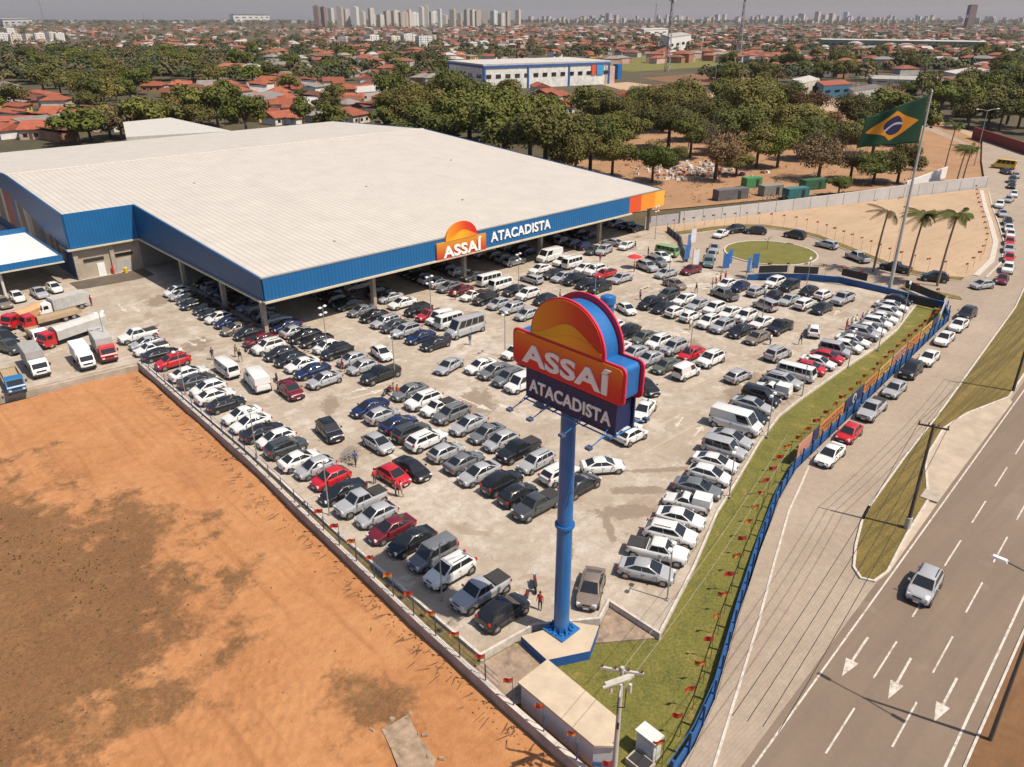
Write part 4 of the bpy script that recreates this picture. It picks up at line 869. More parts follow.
# service road queue, ring road and approach
qs = [(830.4, 453, 'wse'), (849.5, 431.2, 'rha'), (872.2, 408.3, 'spi'), (894.9, 387.4, 'sse'), (911.3, 369, 'ksu'), (929, 356.6, 'wse'), (944.7, 337.3, 'wse'), (959, 324, 'wse'), (967, 313, 'ksu')]
for i, (px, py, k) in enumerate(qs):
    loose(px, py, -18, 17 if i < 7 else 14, k[0], k[1:], f'{CNAME[k[0]]} {KIND[k[1:]][1]}, {ORD[i]} in the queue beside the banner fence', GZ, 'cars queuing beside the banner fence')
loose(925, 584, -10, 17.6, 's', 'su', 'silver tall car driving alone on the main road', GZ)
rs = [(714, 247.5, -1, 12, 'sse'), (711.5, 254, -1, 12, 'sha'), (721, 233.3, -14, 6, 'wse'), (735.3, 229, -16, 2, 'ksu'), (755.8, 230.3, -16, -1, 'ksu'), (795, 234.4, -16, -3, 'ksu'), (827, 244, -17, -4, 'ssu'), (857.8, 256.4, -18, -7, 'spi'), (895.7, 266.8, -18, -4, 'kpi'), (934.8, 276.8, -18, -2, 'ksu'), (982.5, 283.8, -18, 2, 'sha')]
for i, (px, py, dx, dy, k) in enumerate(rs): loose(px, py, dx, dy, k[0], k[1:], f'{CNAME[k[0]]} {KIND[k[1:]][1]}, {ORD[i]} counted from the gate round the ring road', GZ, 'cars queuing round the ring road')
us = [(1002.6, 278, 'mse'), (1008, 267.4, 'wsu'), (1009, 257, 'rha'), (1009, 247.8, 'sse'), (1009.7, 240.5, 'rha'), (1010.5, 233.5, 'wha'), (1009, 227.3, 'wse'), (1007.8, 221, 'kha'), (1002.6, 212.6, 'sse'), (999.5, 204, 'wsu'), (1009, 198.8, 'sha'), (1014, 193.6, 'wha'), (1011.8, 185, 'kse'), (1012.5, 179.5, 'dsu'), (1016, 175, 'sha'), (1006, 171, 'kse')]
for i, (px, py, k) in enumerate(us):
    a = us[max(0, i - 1)]; c = us[min(len(us) - 1, i + 1)]
    loose(px, py, (a[0] - c[0]) * .5, (a[1] - c[1]) * .5, k[0], k[1:], f'{CNAME[k[0]]} {KIND[k[1:]][1]}, {ORD[i]} in the queue beside the sand clearing', GZ, 'cars queuing beside the sand clearing')
loose(1003.5, 166, -10, -1, 'y', 'sr', 'yellow bus at the crossing beyond the queue', GZ)
loose(885, 117.5, 10, 1, 's', 'ha', 'pale car on the far road beyond the flag', -.8)
loose(989, 137, 10, 2, 'w', 'ha', 'white car on the far road beneath the red wall', -.8)
for i, (px, py, k, d) in enumerate(((54, 287, 'wha', (10, 6)), (39, 292, 'sse', (10, 7)), (17, 296, 'wha', (9, 8)), (3, 302, 'zse', (9, 8)))):
    loose(px, py, d[0], d[1], k[0], k[1:], f'{CNAME[k[0]]} {KIND[k[1:]][1]}, {ORD[i]} from the store in the canopy row', 0, 'cars in front of the entrance canopy')
loose(5, 337, 14, 6, 'k', 'su', 'black tall car at the left edge among the lorries'); loose(8, 346, 14, 4, 'd', 'pi', 'dark grey pickup behind the blue lorry at the left edge')

# ------------------------------------------------------------------ lorries
def lorry(px, py, dx, dy, cab, cargo, L, label, hcargo=2.3, style='box', W=2.2):
    p = at(px, py, 1.4); q = at(px + dx, py + dy, 1.4); d = q - p
    t = empty('box_truck' if style == 'box' else 'flatbed_truck' if style == 'flat' else 'tarpaulin_truck', (p.x, p.y, 0), math.atan2(d.y, d.x), label, 'truck'); t.scale = (.95, .9, .86)
    xf = L / 2; cm = M('cab_' + cab[0], cab[1], .35, 0, .08, 2, .5); gm = M('cargo_' + cargo[0], cargo[1], .6, 0, .14, 1)
    b = MB(); b.box((0, 0, .72), (L - .5, .9, .22)); b.build('chassis', DARK, t)
    b = MB(); cl = 1.75; x0 = xf - cl
    sec = [(xf, .5), (xf, 1.35), (xf - .12, 1.5), (xf - .5, 2.32), (xf - .7, 2.42), (x0, 2.42), (x0, .5)]; k = len(sec)
    for a, c in zip(sec, sec[1:] + sec[:1]): b.add([(a[0], W / 2 - .05, a[1]), (a[0], -W / 2 + .05, a[1]), (c[0], -W / 2 + .05, c[1]), (c[0], W / 2 - .05, c[1])], [(0, 3, 2, 1)])
    b.add([(x, W / 2 - .05, z) for x, z in sec], [tuple(range(k - 1, -1, -1))]); b.add([(x, -W / 2 + .05, z) for x, z in sec], [tuple(range(k))])
    b.build('cab', cm, t)
    V = Vector; e = W / 2 - .05; b = MB(); pane(b, V((xf - .12, -e, 1.5)), V((xf - .12, e, 1.5)), V((xf - .5, e, 2.32)), V((xf - .5, -e, 2.32)), .07, .93, .08, .9); b.build('windscreen', GLASS, t)
    for s in (1, -1):
        b = MB(); b.box((xf - .92, s * e, 1.85), (.75, .03, .6), 0, 0, .86); b.build('side_window', GLASS, t)
        b = MB(); b.box((xf + .02, s * .78, .95), (.06, .32, .2)); b.build('headlight', LAMP, t)
        b = MB(); b.box((xf - .25, s * (W / 2 + .14), 1.9), (.1, .2, .4)); b.build('side_mirror', DARK, t)
    b = MB(); b.box((xf + .01, 0, .62), (.14, W - .1, .28)); b.box((xf + .02, 0, 1.2), (.05, 1.2, .2)); b.build('bumper', DARK, t)
    for x in ([xf - .95, -xf + 1.3] + ([-xf + 2.5] if L > 7.5 else [])):
        for s in (1, -1): b = MB(); b.tube((x, s * .68, .48), (x, s * 1.04, .48), .48, .48, 16, 0); b.tube((x, s * 1.04, .48), (x, s * 1.05, .48), .27, .25, 10, 1); b.build('wheel', [TYRE, RIM], t)
    gl = L - cl - .25; gc = -xf + gl / 2
    b = MB()
    if style == 'box':
        b.box((gc, 0, .95 + hcargo / 2), (gl, W, hcargo)); b.box((gc, 0, .95 + hcargo + .03), (gl - .1, W - .1, .05), 0, 1)
        for i in range(int(gl / .6)): b.box((-xf + .3 + i * .6, 0, .95 + hcargo / 2), (.05, W + .05, hcargo - .05), 0, 0)
    elif style == 'tarp':
        n = 7; pr = [(-W / 2, .95), (-W / 2, .95 + hcargo * .7)] + [(-W / 2 + W * i / n, .95 + hcargo * (.7 + .3 * math.sin(math.pi * i / n))) for i in range(1, n)] + [(W / 2, .95 + hcargo * .7), (W / 2, .95)]
        m = 10; vs = []
        for i in range(m + 1):
            x = -xf + gl * i / m; s_ = -.04 if i % 2 else 0
            vs += [(x, y, z + (s_ if z > 1 else 0)) for y, z in pr]
        k = len(pr); b.add(vs, [(i * k + j, (i + 1) * k + j, (i + 1) * k + (j + 1) % k, i * k + (j + 1) % k) for i in range(m) for j in range(k)] + [tuple(range(k)), tuple(m * k + j for j in range(k - 1, -1, -1))], 0)
    else:
        b.box((gc, 0, .95), (gl, W, .16)); 
        for s in (1, -1): b.box((gc, s * (W / 2 - .03), 1.28), (gl, .05, .5))
        b.box((-xf + .03, 0, 1.28), (.05, W - .12, .5)); b.box((-xf + gl - .03, 0, 1.5), (.05, W - .12, .95)); b.box((gc, 0, 1.25), (gl - .4, W - .5, .42), 0, 1)
    b.build('cargo_box' if style == 'box' else 'cargo_cover' if style == 'tarp' else 'flat_bed', [gm, M('cargo_top_' + cargo[0], [x * .92 for x in cargo[1]], .7)], t)
    return t
RED = ('red', (.44, .012, .015)); WH = ('white', (.72, .71, .69)); BL = ('blue', (.02, .13, .28)); GR_ = ('grey', (.30, .29, .28)); SI = ('silver', (.40, .39, .37)); OR_ = ('orange', (.48, .26, .13)); TN = ('tan', (.36, .26, .16))
lorry(24, 313.5, -22, 9, RED, OR_, 7.2, 'red cab lorry with orange load, farthest back in the yard', 1.6, 'tarp')
lorry(62, 303, -24, 6, WH, SI, 7.4, 'long lorry with pale grey load box behind the red lorries', 1.9, 'box')
lorry(50, 314, -24, 6, RED, TN, 8.4, 'red cab flatbed lorry with tan timber load', 1.0, 'flat')
lorry(72, 329, -24, 8, RED, SI, 9.6, 'red cab lorry with long silver tarpaulin in the yard', 2.1, 'tarp')
lorry(36, 331, 12, 12, WH, TN, 5.6, 'small white cab flatbed between the red lorries', .8, 'flat', 2.0)
lorry(34.5, 360, 12, 16, WH, GR_, 7.0, 'white cab lorry with tall pale grey box by the earth edge', 2.4, 'box')
lorry(82, 354, 11, 14, WH, WH, 6.0, 'smaller all white box lorry by the earth edge', 1.9, 'box', 2.0)
lorry(103, 345, 11, 16, RED, SI, 7.4, 'red cab lorry with silver box at the yard corner', 2.3, 'box')
lorry(11, 376, 9, 17, BL, TN, 7.0, 'blue cab flatbed lorry at the left edge of the yard', .8, 'flat')

# ------------------------------------------------------------------ people and motorbikes
SKIN = M('skin', (.28, .15, .09), .6, 0, .05, 5); HAIR = M('dark_hair', (.015, .011, .009), .7)
def cloth(nm, c): return M('cloth_' + nm, c, .85, 0, .1, 4)
CL = dict(orange=cloth('orange', (.62, .13, .05)), red=cloth('red', (.45, .02, .03)), white=cloth('white', (.65, .63, .6)), black=cloth('black', (.02, .02, .022)), blue=cloth('blue', (.03, .07, .2)), jeans=cloth('jeans', (.05, .075, .13)), pink=cloth('pink', (.55, .22, .24)), khaki=cloth('khaki', (.25, .2, .13)))
PM = {}
def person_mesh(pose, hgt=1.72):
    k = pose
    if k in PM: return PM[k]
    me = bpy.data.meshes.new('person')
    ar = [(.21, 0, 1.16), (.27, .02, .88)] if pose != 'point' else [(.26, .22, 1.24), (.22, .46, 1.22)]
    st = .12 if pose == 'walk' else 0.0
    J = [(0, 0, .94, .145), (0, 0, 1.12, .14), (0, 0, 1.36, .15), (0, .01, 1.48, .06), (0, .015, 1.55, .075), (0, .02, 1.64, .098), (0, .015, 1.71, .07),
         (.09, st, .88, .1), (.10, st * 1.6, .5, .068), (.10, st * 1.2, .1, .045), (.10, st * 1.2 + .13, .04, .04),
         (-.09, -st, .88, .1), (-.10, -st * .6, .5, .068), (-.10, -st * 2, .1, .045), (-.10, -st * 2 + .13, .04, .04),
         (.185, 0, 1.40, .062), (*ar[0], .045), (*ar[1], .036), (ar[1][0], ar[1][1] + .03, ar[1][2] - .09, .034),
         (-.185, 0, 1.40, .062), (-.22, -.01, 1.14, .045), (-.25, .05, .88, .036), (-.25, .08, .79, .034)]
    E = [(0, 1), (1, 2), (2, 3), (3, 4), (4, 5), (5, 6), (0, 7), (7, 8), (8, 9), (9, 10), (0, 11), (11, 12), (12, 13), (13, 14), (2, 15), (15, 16), (16, 17), (17, 18), (2, 19), (19, 20), (20, 21), (21, 22)]
    me.from_pydata([j[:3] for j in J], E, []); o = bpy.data.objects.new('person', me); COL.objects.link(o)
    m = o.modifiers.new('skin', 'SKIN'); s = o.modifiers.new('sub', 'SUBSURF'); s.levels = s.render_levels = 1
    for i, j in enumerate(J): me.skin_vertices[0].data[i].radius = (j[3], j[3] * .85); 
    me.skin_vertices[0].data[0].use_root = True
    bpy.context.view_layer.update(); r = bpy.data.meshes.new_from_object(o.evaluated_get(bpy.context.evaluated_depsgraph_get())); bpy.data.objects.remove(o)
    PM[k] = r; return r
def person(px, py, top, leg, label, pose='stand', face=0, z=0.0, group=None):
    p = at(px, py, z); me = person_mesh(pose).copy(); me.materials.clear()
    for m in (CL[top], CL[leg], SKIN, HAIR, DARK): me.materials.append(m)
    for f in me.polygons:
        c = f.center; a = abs(c.x)
        f.material_index = 4 if c.z < .09 else 1 if c.z < .93 and a < .2 else (3 if c.z > 1.66 or (c.z > 1.58 and c.y < -.02) else 2) if c.z > 1.47 else (2 if a > .2 and c.z < 1.2 or (c.y > .25) else 0); f.use_smooth = True
    o = link('person', me, None, (p.x, p.y, z), face); b = MB(); b.tube((0, 0, 1.66), (0, -.01, 1.765), .098, .055, 10); h = b.build('hair', HAIR, o)
    b = MB(); b.tube((0, .115, 1.62), (0, .14, 1.60), .014, .012, 6); b.build('nose', SKIN, o)
    return tag(o, label, 'person', group)
for a in ((394, 396, 'orange', 'jeans', 'person in orange top beside the dark motorbike', 'point', 1), (398, 398, 'orange', 'black', 'second person in orange standing by the lamp post', 'stand', 2), (375, 484, 'red', 'jeans', 'person in red shirt left of the stopped red hatchback', 'stand', 0), (401, 497, 'pink', 'khaki', 'person in pink shirt between the silver pickup and red hatchback', 'walk', 1.2), (396, 496, 'red', 'black', 'person in dark red behind the silver pickup bed', 'stand', 4),
          (356, 466, 'blue', 'black', 'person in blue beside the shopping trolleys', 'walk', 3), (213, 360, 'black', 'jeans', 'person in black left of the white minibus', 'stand', 0), (241, 362, 'black', 'khaki', 'person in black walking right of the white minibus', 'walk', 2), (237, 357, 'khaki', 'black', 'person in khaki walking beside the white minibus', 'walk', 2),
          (696, 293, 'black', 'jeans', 'person in black crossing the painted stripes', 'walk', 1), (720, 283, 'red', 'black', 'person in red top standing right at the gate', 'stand', 0), (716, 284, 'white', 'red', 'person in white top waiting at the gate', 'stand', 0), (725, 281, 'red', 'jeans', 'person in red shirt by the blue gate panel', 'stand', 3),
          (846, 330, 'pink', 'red', 'nearest of the five people beside the kerb row', 'stand', 1), (851, 328, 'white', 'red', 'second of the five people beside the kerb row', 'stand', 2), (855, 326, 'white', 'black', 'middle one of the five people beside the kerb row', 'stand', 3), (861, 324, 'pink', 'black', 'fourth of the five people beside the kerb row', 'stand', 4), (866, 322, 'white', 'red', 'farthest of the five people beside the kerb row', 'stand', 5),
          (49, 309, 'orange', 'blue', 'person in orange beside the long pale lorry', 'stand', 2), (92, 306, 'red', 'jeans', 'person in red top behind the lorries', 'stand', 2), (599, 252, 'white', 'red', 'person in white by the column below the letters', 'walk', 3), (635, 250, 'black', 'jeans', 'person in black crossing toward the striped corner', 'walk', 1), (648, 256, 'black', 'black', 'person in black near the green minibus', 'stand', 1), (634, 272, 'red', 'black', 'person under the red umbrella', 'stand', 1),
          (540, 610, 'red', 'black', 'person in red sitting area beside the pole base', 'stand', 2), (647, 413, 'pink', 'black', 'person in pink beside the white sedan', 'walk', 2), (696, 258, 'white', 'blue', 'person in white by the blue tents', 'stand', 2), (690, 250, 'red', 'jeans', 'person in red at the fence of the ring road', 'stand', 4)):
    person(*a)
for i, (px, py) in enumerate(((262, 352), (258, 347), (343, 372), (470, 345), (560, 300), (640, 300), (690, 330), (770, 345), (800, 345), (600, 262), (575, 250), (712, 288), (158, 345), (455, 300))):
    person(px, py, ['white', 'black', 'red', 'blue', 'khaki', 'pink', 'white'][i % 7], ['jeans', 'black', 'khaki', 'jeans'][i % 4], ['shopper by the motorbikes at the roof corner', 'second shopper by the motorbikes at the roof corner', 'shopper behind the silver sedan near the lane arrows', 'shopper walking behind the grey minibus', 'shopper at the open end of the black car row', 'shopper left of the dark tall cars by the crossing', 'shopper between the white hatchbacks and red sedan', 'shopper in the lane above the silver tall car', 'shopper below the white car driving away', 'shopper near the two cars by the column', 'shopper in the shade edge under the letters', 'shopper arriving at the crossing from the gate', 'shopper at the lorry end of the low wall', 'shopper by the white panel van at the store sign'][i], ['walk', 'stand'][i % 2], i * .9)
def motorbike(px, py, ang, label):
    p = at(px, py, 0); t = empty('motorbike', (p.x, p.y, 0), ang, label, 'motorbike', 'motorbikes standing in the lot')
    for x in (.62, -.62):
        b = MB(); n = 16
        for i in range(n):
            a, c = 2 * math.pi * i / n, 2 * math.pi * (i + 1) / n; b.tube((x + .27 * math.cos(a), 0, .31 + .27 * math.sin(a)), (x + .27 * math.cos(c), 0, .31 + .27 * math.sin(c)), .05, .05, 6, 0, False)
        b.tube((x, -.02, .31), (x, .02, .31), .2, .2, 10, 1); b.build('wheel', [TYRE, RIM], t)
    b = MB(); b.tube((.62, .07, .31), (.42, .07, .95), .03); b.tube((.62, -.07, .31), (.42, -.07, .95), .03); b.tube((.42, 0, .85), (-.2, 0, .55), .04); b.tube((-.62, .09, .31), (-.1, .09, .4), .035); b.box((.02, 0, .42), (.42, .26, .32)); b.build('frame', DARK, t)
    b = MB(); b.box((.2, 0, .76), (.46, .26, .2), 0, 0, .75); b.build('fuel_tank', M('bike_paint', (.16, .015, .02), .3), t)
    b = MB(); b.box((-.32, 0, .76), (.72, .24, .1), 0, 0, .85); b.build('seat', DARK, t)
    b = MB(); b.tube((.4, -.34, 1.02), (.4, .34, 1.02), .02); b.build('handlebar', STEEL, t); b = MB(); b.tube((.5, 0, .88), (.58, 0, .88), .09, .09, 10); b.build('headlight', LAMP, t)
for a in ((526, 603, .6, 'dark motorbike nearest the pylon foot on the lot'), (535, 588, .9, 'dark motorbike standing left of the blue pole'), (388, 394, .3, 'dark motorbike beside the people in orange'), (277, 381, 1.2, 'dark motorbike standing right of the white delivery van'), (254, 352, .4, 'dark motorbike among others by the roof corner'), (248, 350, .9, 'dark motorbike at the outer end by the roof corner')): motorbike(*a)
# red umbrella
p = at(634, 268, 0); u = empty('umbrella', (p.x, p.y, 0), 0, 'red market umbrella before the silver tall car', 'umbrella')
b = MB(); b.tube((0, 0, 0), (0, 0, 2.4), .03); b.build('pole', STEEL, u); b = MB(); b.tube((0, 0, 2.0), (0, 0, 2.5), 1.35, .05, 8); b.build('canopy', CL['red'], u)
# shopping trolleys
for i in range(3):
    p = at(345 + i * 4, 461 - i * 2, 0); t = empty('shopping_trolley', (p.x, p.y, 0), .5, 'grey wire shopping trolley in the group beside the lane arrow', 'trolley', 'shopping trolleys by the lane arrow')
    b = MB()
    for z, s in ((.55, .8), (.95, 1.0)): b.path([(-.4 * s, -.27, z), (.4 * s, -.27, z), (.4 * s, .27, z), (-.4 * s, .27, z), (-.4 * s, -.27, z)], .02, 4)
    for k in range(6):
        for s in (-.27, .27): b.tube((-.32 + k * .128, s, .55), (-.4 + k * .16, s, .95), .008, .008, 4)
    b.build('basket', STEEL, t); b = MB(); b.path([(-.42, -.25, .97), (-.3, -.25, .15), (.35, -.25, .15)], .02, 4); b.path([(-.42, .25, .97), (-.3, .25, .15), (.35, .25, .15)], .02, 4); b.build('frame', STEEL, t)
    for x in (-.3, .35):
        for y in (-.25, .25): b = MB(); b.tube((x, y - .02, .07), (x, y + .02, .07), .07, .07, 8); b.build('wheel', TYRE, t)
# ------------------------------------------------------------------ lamp posts, poles, wires
def lamp_post(px, py, h, label, heads=4, z=0.0):
    p = at(px, py, z); t = empty('lamp_post', (p.x, p.y, z), rc.uniform(0, .4), label, 'lamp post', 'slim lamp posts of the lot')
    b = MB(); b.tube((0, 0, 0), (0, 0, h), .065, .045, 8); b.box((0, 0, .05), (.3, .3, .1)); b.build('pole', STEEL, t)
    for k, zz in enumerate((h - .1, h - 1.0)[:max(1, heads // 2)]):
        b = MB(); b.tube((-.45, 0, zz), (.45, 0, zz), .03); arm = b.build('arm', STEEL, t)
        for s in (-.45, .45): b = MB(); b.box((s, .05, zz + .05), (.42, .3, .16), 0, 0, .8); b.build('lamp_head', M('lamp_white', (.72, .71, .68), .4), arm)
    return t
for a in ((328, 357.6, 7, 'lamp post with four heads before the store roof corner', 4), (431.5, 323, 7, 'lamp post with four heads by the roof edge, left of the store sign', 4), (395, 378, 5.6, 'slim lamp post by the black pickup and white hatchback', 2), (518.5, 297, 7, 'lamp post with four heads before the white letters', 4), (505, 357, 6, 'slim lamp post rising left of the pylon sign', 2),
          (689, 361, 6, 'slim lamp post beside the red sedan', 2), (594.7, 303, 6, 'slim lamp post behind the pylon sign dome', 2), (655, 239, 6.5, 'lamp post with pale heads at the striped roof corner', 4), (761, 327, 6, 'slim lamp post in the white cars near the lawn', 2), (667.6, 291, 6, 'slim lamp post beside the black cars near the crossing', 2), (805, 294.7, 6, 'slim lamp post by the blue wall cars', 2),
          (257.5, 460, 5.6, 'slim lamp post at the low wall by the white sedans', 2), (329.5, 515, 5.4, 'slim lamp post at the low wall by the red hatchback', 2), (185.5, 394.5, 5.6, 'slim lamp post at the low wall by the red tall car', 2), (442, 600, 5.2, 'slim lamp post at the low wall by the grey van', 2), (667, 600, 5, 'slim lamp post by the nearest silver sedan at the bank', 2), (729, 497, 5, 'slim lamp post at the bank by the grey sedan', 2), (767, 437, 5, 'slim lamp post at the bank by the white delivery van', 2),
          (802, 396, 5, 'slim lamp post at the bank by the white load box pickup', 2), (848, 367, 5, 'slim lamp post at the bank by the red hatchback', 2), (108, 352, 5.6, 'slim lamp post at the yard corner by the lorries', 2), (878, 350, 5, 'slim lamp post at the bank by the group of people', 2), (902, 322, 6, 'slim lamp post at the far end of the bank', 2)):
    lamp_post(*a)
TARRED = M('tarred_pole', (.07, .055, .045), .85, 0, .3, 3); CPOLE = M('concrete_pole', (.40, .37, .33), .8, 0, .12, 2); WIRE = M('cable_black', (.02, .02, .02), .6)
def util(px, py, h, z, label, mat, rot, base=None, lean=0):
    p = base or at(px, py, z); t = empty('utility_pole', (p[0], p[1], z), rot, label, 'utility pole')
    b = MB(); b.tube((0, 0, 0), (lean, 0, h), .17, .11, 10); b.build('pole', mat, t)
    b = MB(); b.box((lean, 0, h - .25), (.12, 2.3, .13)); c = b.build('crossarm', mat, t)
    for y in (-1.05, -.35, .35, 1.05): b = MB(); b.tube((lean, y, h - .18), (lean, y, h + .05), .045, .07, 8); b.build('insulator', M('insulator_brown', (.16, .07, .04), .3), c)
    b = MB(); b.box((lean * .6, 0, h * .55), (.3, .14, .5)); b.path([(lean * .5, .1, h * .7), (lean * .5, .35, h * .68)], .02, 4); b.build('bracket', DARK, t)
    return t
u1 = util(907, 528, 10.2, GZ + .1, 'dark utility pole with one crossarm on the grass island by the road', TARRED, R(20))
b = MB(); b.tube((0, 0, 0), (0, 0, 1.1), .27, .25, 10); b.build('base_sleeve', CPOLE, u1)
u2 = util(1013, 391, 10.2, GZ + .1, 'dark utility pole at the right edge beside the dirt bay', TARRED, R(8))
u3 = util(0, 0, 9.3, -.5, 'pale concrete pole with equipment beside the pump house', CPOLE, R(35), (25.45, 18.7))
b = MB(); b.box((-.5, .1, 8.9), (.22, 1.7, .16), R(35)); b.box((-.75, .2, 8.9), (.12, 1.7, .1), R(35)); b.path([(-.2, 0, 8.3), (-1.3, 0, 8.5)], .05, 6); b.build('crossarm', CPOLE, u3)
for k in range(3):
    b = MB(); b.tube((-.55 - .1 * k, -.5 + .5 * k, 8.2), (-.55 - .1 * k, -.5 + .5 * k, 8.75), .1, .09, 10); b.build('fuse_switch', M('fuse_grey', (.45, .44, .42), .4), u3)
b = MB(); b.path([(-.4, -.3, 8.2), (-.9, -.3, 7.4), (-.5, .1, 6.9), (-.1, .1, 7.2), (-.1, .1, 6)], .03, 5); b.build('cable_loop', WIRE, u3)
def wire(a, c, sag, label, name='overhead_cable', r=.02, mat=None):
    b = MB(); n = 14; P = []
    for i in range(n + 1): t = i / n; q = Vector(a).lerp(Vector(c), t); q.z -= sag * 4 * t * (1 - t); P.append(q)
    b.path(P, r, 4); tag(b.build(name, mat or WIRE), label, 'cable', 'overhead cables between poles')
P1, P2, P3 = u1.location, u2.location, u3.location
for k, y in enumerate((-1.05, -.35, .35, 1.05)):
    o1 = Vector((-y * math.sin(R(20)), y * math.cos(R(20)), 10.25)); o2 = Vector((-y * math.sin(R(8)), y * math.cos(R(8)), 10.25))
    nmk = ('outermost', 'second', 'third', 'innermost')[k]
    wire(P1 + o1, P2 + o2, .9, f'{nmk} cable between the two dark utility poles')
    wire(P1 + o1, P1 + o1 + (P1 - P2) * 1.0 + Vector((0, -3.2, 0)), .9, f'{nmk} cable from island pole toward the near road')
wire(P3 + Vector((0, .2, 8.7)), (62, 29, 5), .8, 'pale cable from pump house pole along the lawn, upper one', r=.015, mat=M('cable_pale', (.3, .26, .2), .6)); wire(P3 + Vector((.2, 0, 7.6)), (62, 28.5, 4), .9, 'pale cable from pump house pole along the lawn, lower one', r=.015, mat=MATS['cable_pale'])
# double arm street lamps
def street_lamp(px, py, h, label, z=GZ, rot=0, dark=True, arm=2.1, base=None):
    p = base or at(px, py, z); t = empty('street_lamp', (p[0], p[1], z), rot, label, 'street lamp')
    m = M('lamp_pole_dark', (.10, .085, .075), .6) if dark else STEEL
    b = MB(); b.tube((0, 0, 0), (0, 0, h), .14, .08, 10); b.build('pole', m, t)
    for s in (1, -1):
        b = MB(); b.path([(0, 0, h - .1), (0, s * arm * .5, h + .25), (0, s * arm, h + .4)], .05, 6); a = b.build('arm', m, t)
        b = MB(); b.box((0, s * (arm + .35), h + .42), (.3, .9, .14), 0, 0, .75); b.build('lamp_head', M('lamp_white', (.72, .71, .68), .4), a)
street_lamp(990, 740, 12.0, 'tall double arm street lamp at the bottom right road edge', rot=R(2))
for k, (px, py, h) in enumerate(((862, 108, 14), (893, 104, 14), (974, 166, 16), (639, 96, 26), (677, 84, 26), (604, 108, 24), (714, 92, 26), (735, 112, 22), (918, 108, 14), (850, 118, 14))):
    street_lamp(px, py, h, ['pale double arm street lamp left of the flag', 'pale double arm street lamp just above the flag corner', 'tall pale double arm lamp on the sand field at right', 'pale double arm lamp nearest the distant blue store', 'pale double arm lamp in the middle of the green field', 'pale double arm lamp before the distant blue store', 'pale double arm lamp over the earth field', 'pale double arm lamp among trees left of the sheds', 'pale double arm street lamp right behind the flagpole top', 'pale double arm lamp beside the sheds, low at left'][k], -.9, R(40 + 10 * k), False, 3.2)
# floodlight / radio masts in the far background
def mast(px, py, top, label):
    p = at(px, py, -1); h = h_of((px, py), (px, top), -1); w = h * .035
    t = empty('lattice_mast', (p.x, p.y, -1), .3, label, 'mast')
    b = MB(); m = 10
    for i in range(m):
        z0, z1 = h * i / m, h * (i + 1) / m; k0, k1 = 1 - .7 * i / m, 1 - .7 * (i + 1) / m; c = [(-w, -w), (w, -w), (w, w), (-w, w)]
        for j in range(4):
            a, d = c[j], c[(j + 1) % 4]; b.tube((a[0] * k0, a[1] * k0, z0), (a[0] * k1, a[1] * k1, z1), h * .004, h * .004, 4); b.tube((a[0] * k0, a[1] * k0, z0), (d[0] * k1, d[1] * k1, z1), h * .0025, h * .0025, 4)
    b.build('lattice', M('mast_grey', (.30, .28, .27), .6, .3), t)
    b = MB(); b.box((0, 0, h), (w * 2.2, w * 2.2, h * .03)); b.build('head', M('mast_head', (.4, .38, .36), .6), t)
mast(667, 72, 0, 'pale lattice mast left of the distant white hall'); mast(738, 62, -2, 'dark lattice mast over the red roofs in the middle'); mast(44, 22, 1, 'thin mast at far left above the long pale hall'); mast(145, 25, 12, 'thin distant mast above the trees at left'); mast(655, 26, 4, 'thin mast on the skyline left of the lattice mast')

# flagpole and flag
fp = at(889, 291, 0); FH = 30.2
t = empty('flagpole', (fp.x, fp.y, 0), 0, 'very tall pale flagpole rising from the end of the grass bank', 'flagpole')
b = MB(); b.tube((0, 0, 0), (0, 0, FH), .3, .12, 14); b.box((0, 0, .15), (1.4, 1.4, .3)); b.build('pole', M('flagpole_grey', (.46, .44, .41), .45, .3), t)
b = MB(); b.tube((0, 0, FH), (0, 0, FH + .35), .2, .05, 10); b.build('finial', STEEL, t); b = MB(); b.tube((-.32, .3, 1.5), (-.32, .3, FH - .2), .02, .02, 5); b.build('halyard', WIRE, t)
m, nt, bs = nodes_of('flag_cloth')
uv = nt.nodes.new('ShaderNodeUVMap'); s = nt.nodes.new('ShaderNodeSeparateXYZ'); nt.links.new(uv.outputs[0], s.inputs[0])
ux = mth(nt, 'SUBTRACT', s.outputs[0], .5); uy = mth(nt, 'SUBTRACT', s.outputs[1], .5)
rh = mth(nt, 'LESS_THAN', mth(nt, 'ADD', mth(nt, 'DIVIDE', mth(nt, 'ABSOLUTE', ux), .415), mth(nt, 'DIVIDE', mth(nt, 'ABSOLUTE', uy), .38)), 1.0)
dx = mth(nt, 'MULTIPLY', ux, 1.43); rad = mth(nt, 'SQRT', mth(nt, 'ADD', mth(nt, 'POWER', dx, 2), mth(nt, 'POWER', uy, 2)))
disc = mth(nt, 'LESS_THAN', rad, .245)
bd = mth(nt, 'SQRT', mth(nt, 'ADD', mth(nt, 'POWER', mth(nt, 'ADD', dx, .12), 2), mth(nt, 'POWER', mth(nt, 'ADD', uy, .42), 2)))
band = mth(nt, 'MULTIPLY', disc, mth(nt, 'LESS_THAN', mth(nt, 'ABSOLUTE', mth(nt, 'SUBTRACT', bd, .46)), .026))
c = mixc(nt, rh, (.001, .036, .013), (.55, .21, .008)); c = mixc(nt, disc, c, (.008, .009, .05)); c = mixc(nt, band, c, (.36, .36, .44))
nt.links.new(c, bs.inputs['Base Color']); bs.inputs['Roughness'].default_value = .8
FW, FHh = 9.0, 6.8; NX, NY = 44, 28; vs = []; uvs = []
